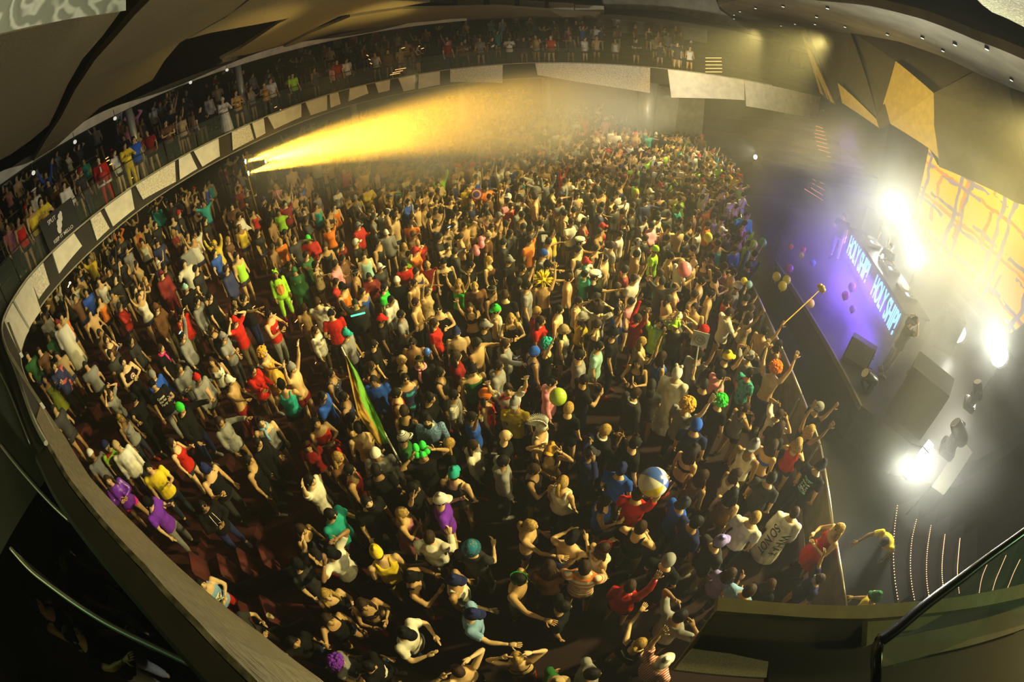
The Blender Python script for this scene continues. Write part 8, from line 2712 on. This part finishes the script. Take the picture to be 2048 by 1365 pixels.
spot('fascia_light',(9,16,4.6),(12,23.4,5.0),(1.,.95,.72),1300,64,.8,.3)
spot('fascia_light',(2,9,5.5),(-11.6,9,5.0),(1.,.88,.55),280,110,.8,.3)
spot('parapet_light',(3,5,8.2),(-4.2,1.0,5.0),(1.,.82,.45),330,60,.8,.3)
spot('ledge_light',(3.5,4.0,8.0),(1.2,.2,5.2),(1.,.86,.5),28,60,.8,.3)
spot('corner_fill',(-1.5,2.5,7.6),(-4.6,4.5,9.6),(1.,.95,.6),40,52,.6,.1)  # added spot without a fixture, brightens the embossed corner panel
spot('corner_fill',(4.5,3.0,7.8),(6.2,3.0,9.2),(.95,1.,.6),40,70,.8,.1)  # likewise added, for the opposite ceiling corner
spot('rail_green_light',(-6.5,-1.5,7.2),(-3.2,.6,5.2),(.2,1.,.3),30,80,.8,.1)
area('terrace_fill',(-7.5,-1.0,6.6),(-7.0,.2,3.0),(.95,.9,.35),28,1.5,1.5)  # added fill with no lamp there, so the terrace figures show
spot('glass_green_light',(3.4,-1.0,6.6),(1.7,.0,5.6),(.25,1.,.45),18,80,.8,.1)
# blinders and strobe
for (px,py),x,lab,r in BL:
    p=atx(px,py,x); d=(V((2,6,6.5))-p).normalized(); spot('blinder_beam',p+d*.12,(3,6,9.0),GW,BLIND,110,1.,r*.6)
spot('strobe_beam',pb+V((-.35,-.1,.1)),(3,2,4.0),GW,BLIND*.5,130,1.,.2)
spot('flood_beam',psm+V((-.1,.02,-.05)),(2,18,2.6),GW,900,70,.6,.1)
area('booth_glow',((A+B)/2+nrm*.25+V((0,0,.75))),((A+B)/2+nrm*2.5+V((0,0,-.4))),(.20,.07,1.),BLUE,Lb*.8,.7)
spot('booth_blue',(7.5,8.2,6.5),(9.4,8.0,1.2),(.22,.06,1.),BLUE*3.5,50,.8,.2)
for p in PF:
    d=(V((6,20,3.0))-p).normalized(); 
    spot('amber_beam',p+d*.02,p+d*10+V((0,0,.35)),(1.,.50,.035),BEAM*1.15,22,.6,.04)
spot('amber_wash',PF[0]+V((.3,.1,.1)),(7,18,2.0),(1.,.62,.06),BEAM*.05,48,.9,.1)
def vol(name,dens,col=(1,1,1),aniso=.0,scale=.5,lo=.35,hi=.75,falloff=True):
    m=bpy.data.materials.new(name); m.use_nodes=True; nt=m.node_tree; N=nt.nodes; L=nt.links; N.remove(N['Principled BSDF'])
    v=N.new('ShaderNodeVolumeScatter'); v.inputs['Color'].default_value=(*col,1); v.inputs['Anisotropy'].default_value=aniso
    tc=N.new('ShaderNodeTexCoord'); nz=N.new('ShaderNodeTexNoise'); nz.inputs['Scale'].default_value=scale; nz.inputs['Detail'].default_value=2.5; L.new(tc.outputs['Object'],nz.inputs['Vector'])
    mr=N.new('ShaderNodeMapRange'); mr.inputs['From Min'].default_value=lo; mr.inputs['From Max'].default_value=hi; L.new(nz.outputs['Fac'],mr.inputs['Value'])
    # soft edge: generated coordinates run 0..1 over the puff
    sub=N.new('ShaderNodeVectorMath'); sub.operation='SUBTRACT'; L.new(tc.outputs['Generated'],sub.inputs[0]); sub.inputs[1].default_value=(.5,.5,.5)
    ln=N.new('ShaderNodeVectorMath'); ln.operation='LENGTH'; L.new(sub.outputs['Vector'],ln.inputs[0])
    m2=N.new('ShaderNodeMapRange'); m2.interpolation_type='SMOOTHSTEP'; m2.inputs['From Min'].default_value=.5; m2.inputs['From Max'].default_value=.12; L.new(ln.outputs['Value'],m2.inputs['Value'])
    a=N.new('ShaderNodeMath'); a.operation='MULTIPLY'; L.new(mr.outputs['Result'],a.inputs[0]); L.new(m2.outputs['Result'],a.inputs[1])
    b=N.new('ShaderNodeMath'); b.operation='MULTIPLY'; L.new(a.outputs[0],b.inputs[0]); b.inputs[1].default_value=dens; L.new(b.outputs[0],v.inputs['Density'])
    L.new(v.outputs[0],N['Material Output'].inputs['Volume']); return m
def puff(name,c,r,m,label,rz=0,ry=0):
    bm=bmesh.new(); ball(bm,(0,0,0),1,24,16); bm.transform(Matrix.Diagonal((*r,1))); o=obj(name,bm,m); o.location=c; o.rotation_euler=(0,ry,rz); tag(o,label,'smoke',None,'stuff'); return o
puff('stage_smoke',(11.0,7.6,2.9),(4.7,9.4,4.8),vol('stage_smoke',SMOKE,scale=.45),'thick pale smoke drifting over the stage and booth')
puff('stage_smoke',(8.3,2.5,1.7),(2.3,2.2,1.7),vol('strobe_smoke',SMOKE*.6,scale=.6,lo=.2),'pale smoke glowing round the tall strobe at the near stage corner')
c=(PF[0]+V((5.5,22,4.0)))/2
dv=V((6,20,3.0))-PF[0]
puff('amber_haze',PF[0]+dv*.50,(11.5,4.6,2.6),vol('amber_haze',HAZE,scale=.35,lo=.15,hi=.7,aniso=0.),'hazy smoke that the amber beams light above the far crowd',math.atan2(dv.y,dv.x))
w=bpy.data.worlds.new('hall_air'); scene.world=w; w.use_nodes=True; nt=w.node_tree
nt.nodes['Background'].inputs['Color'].default_value=(0,0,0,1); nt.nodes['Background'].inputs['Strength'].default_value=0
v=nt.nodes.new('ShaderNodeVolumeScatter'); v.inputs['Density'].default_value=AIR; v.inputs['Anisotropy'].default_value=.35; v.inputs['Color'].default_value=(1,.97,.85,1); nt.links.new(v.outputs[0],nt.nodes['World Output'].inputs['Volume'])
scene.view_settings.view_transform='Standard'; scene.view_settings.look='None'; scene.view_settings.exposure=EXPO; scene.view_settings.gamma=1; scene.view_settings.use_curve_mapping=False
cy=scene.cycles; cy.max_bounces=3; cy.diffuse_bounces=1; cy.glossy_bounces=2; cy.transmission_bounces=2; cy.transparent_max_bounces=8; cy.volume_bounces=0; cy.volume_step_rate=4.0; cy.volume_max_steps=64; cy.sample_clamp_indirect=4; cy.caustics_reflective=False; cy.caustics_refractive=False
cy.use_denoising=True
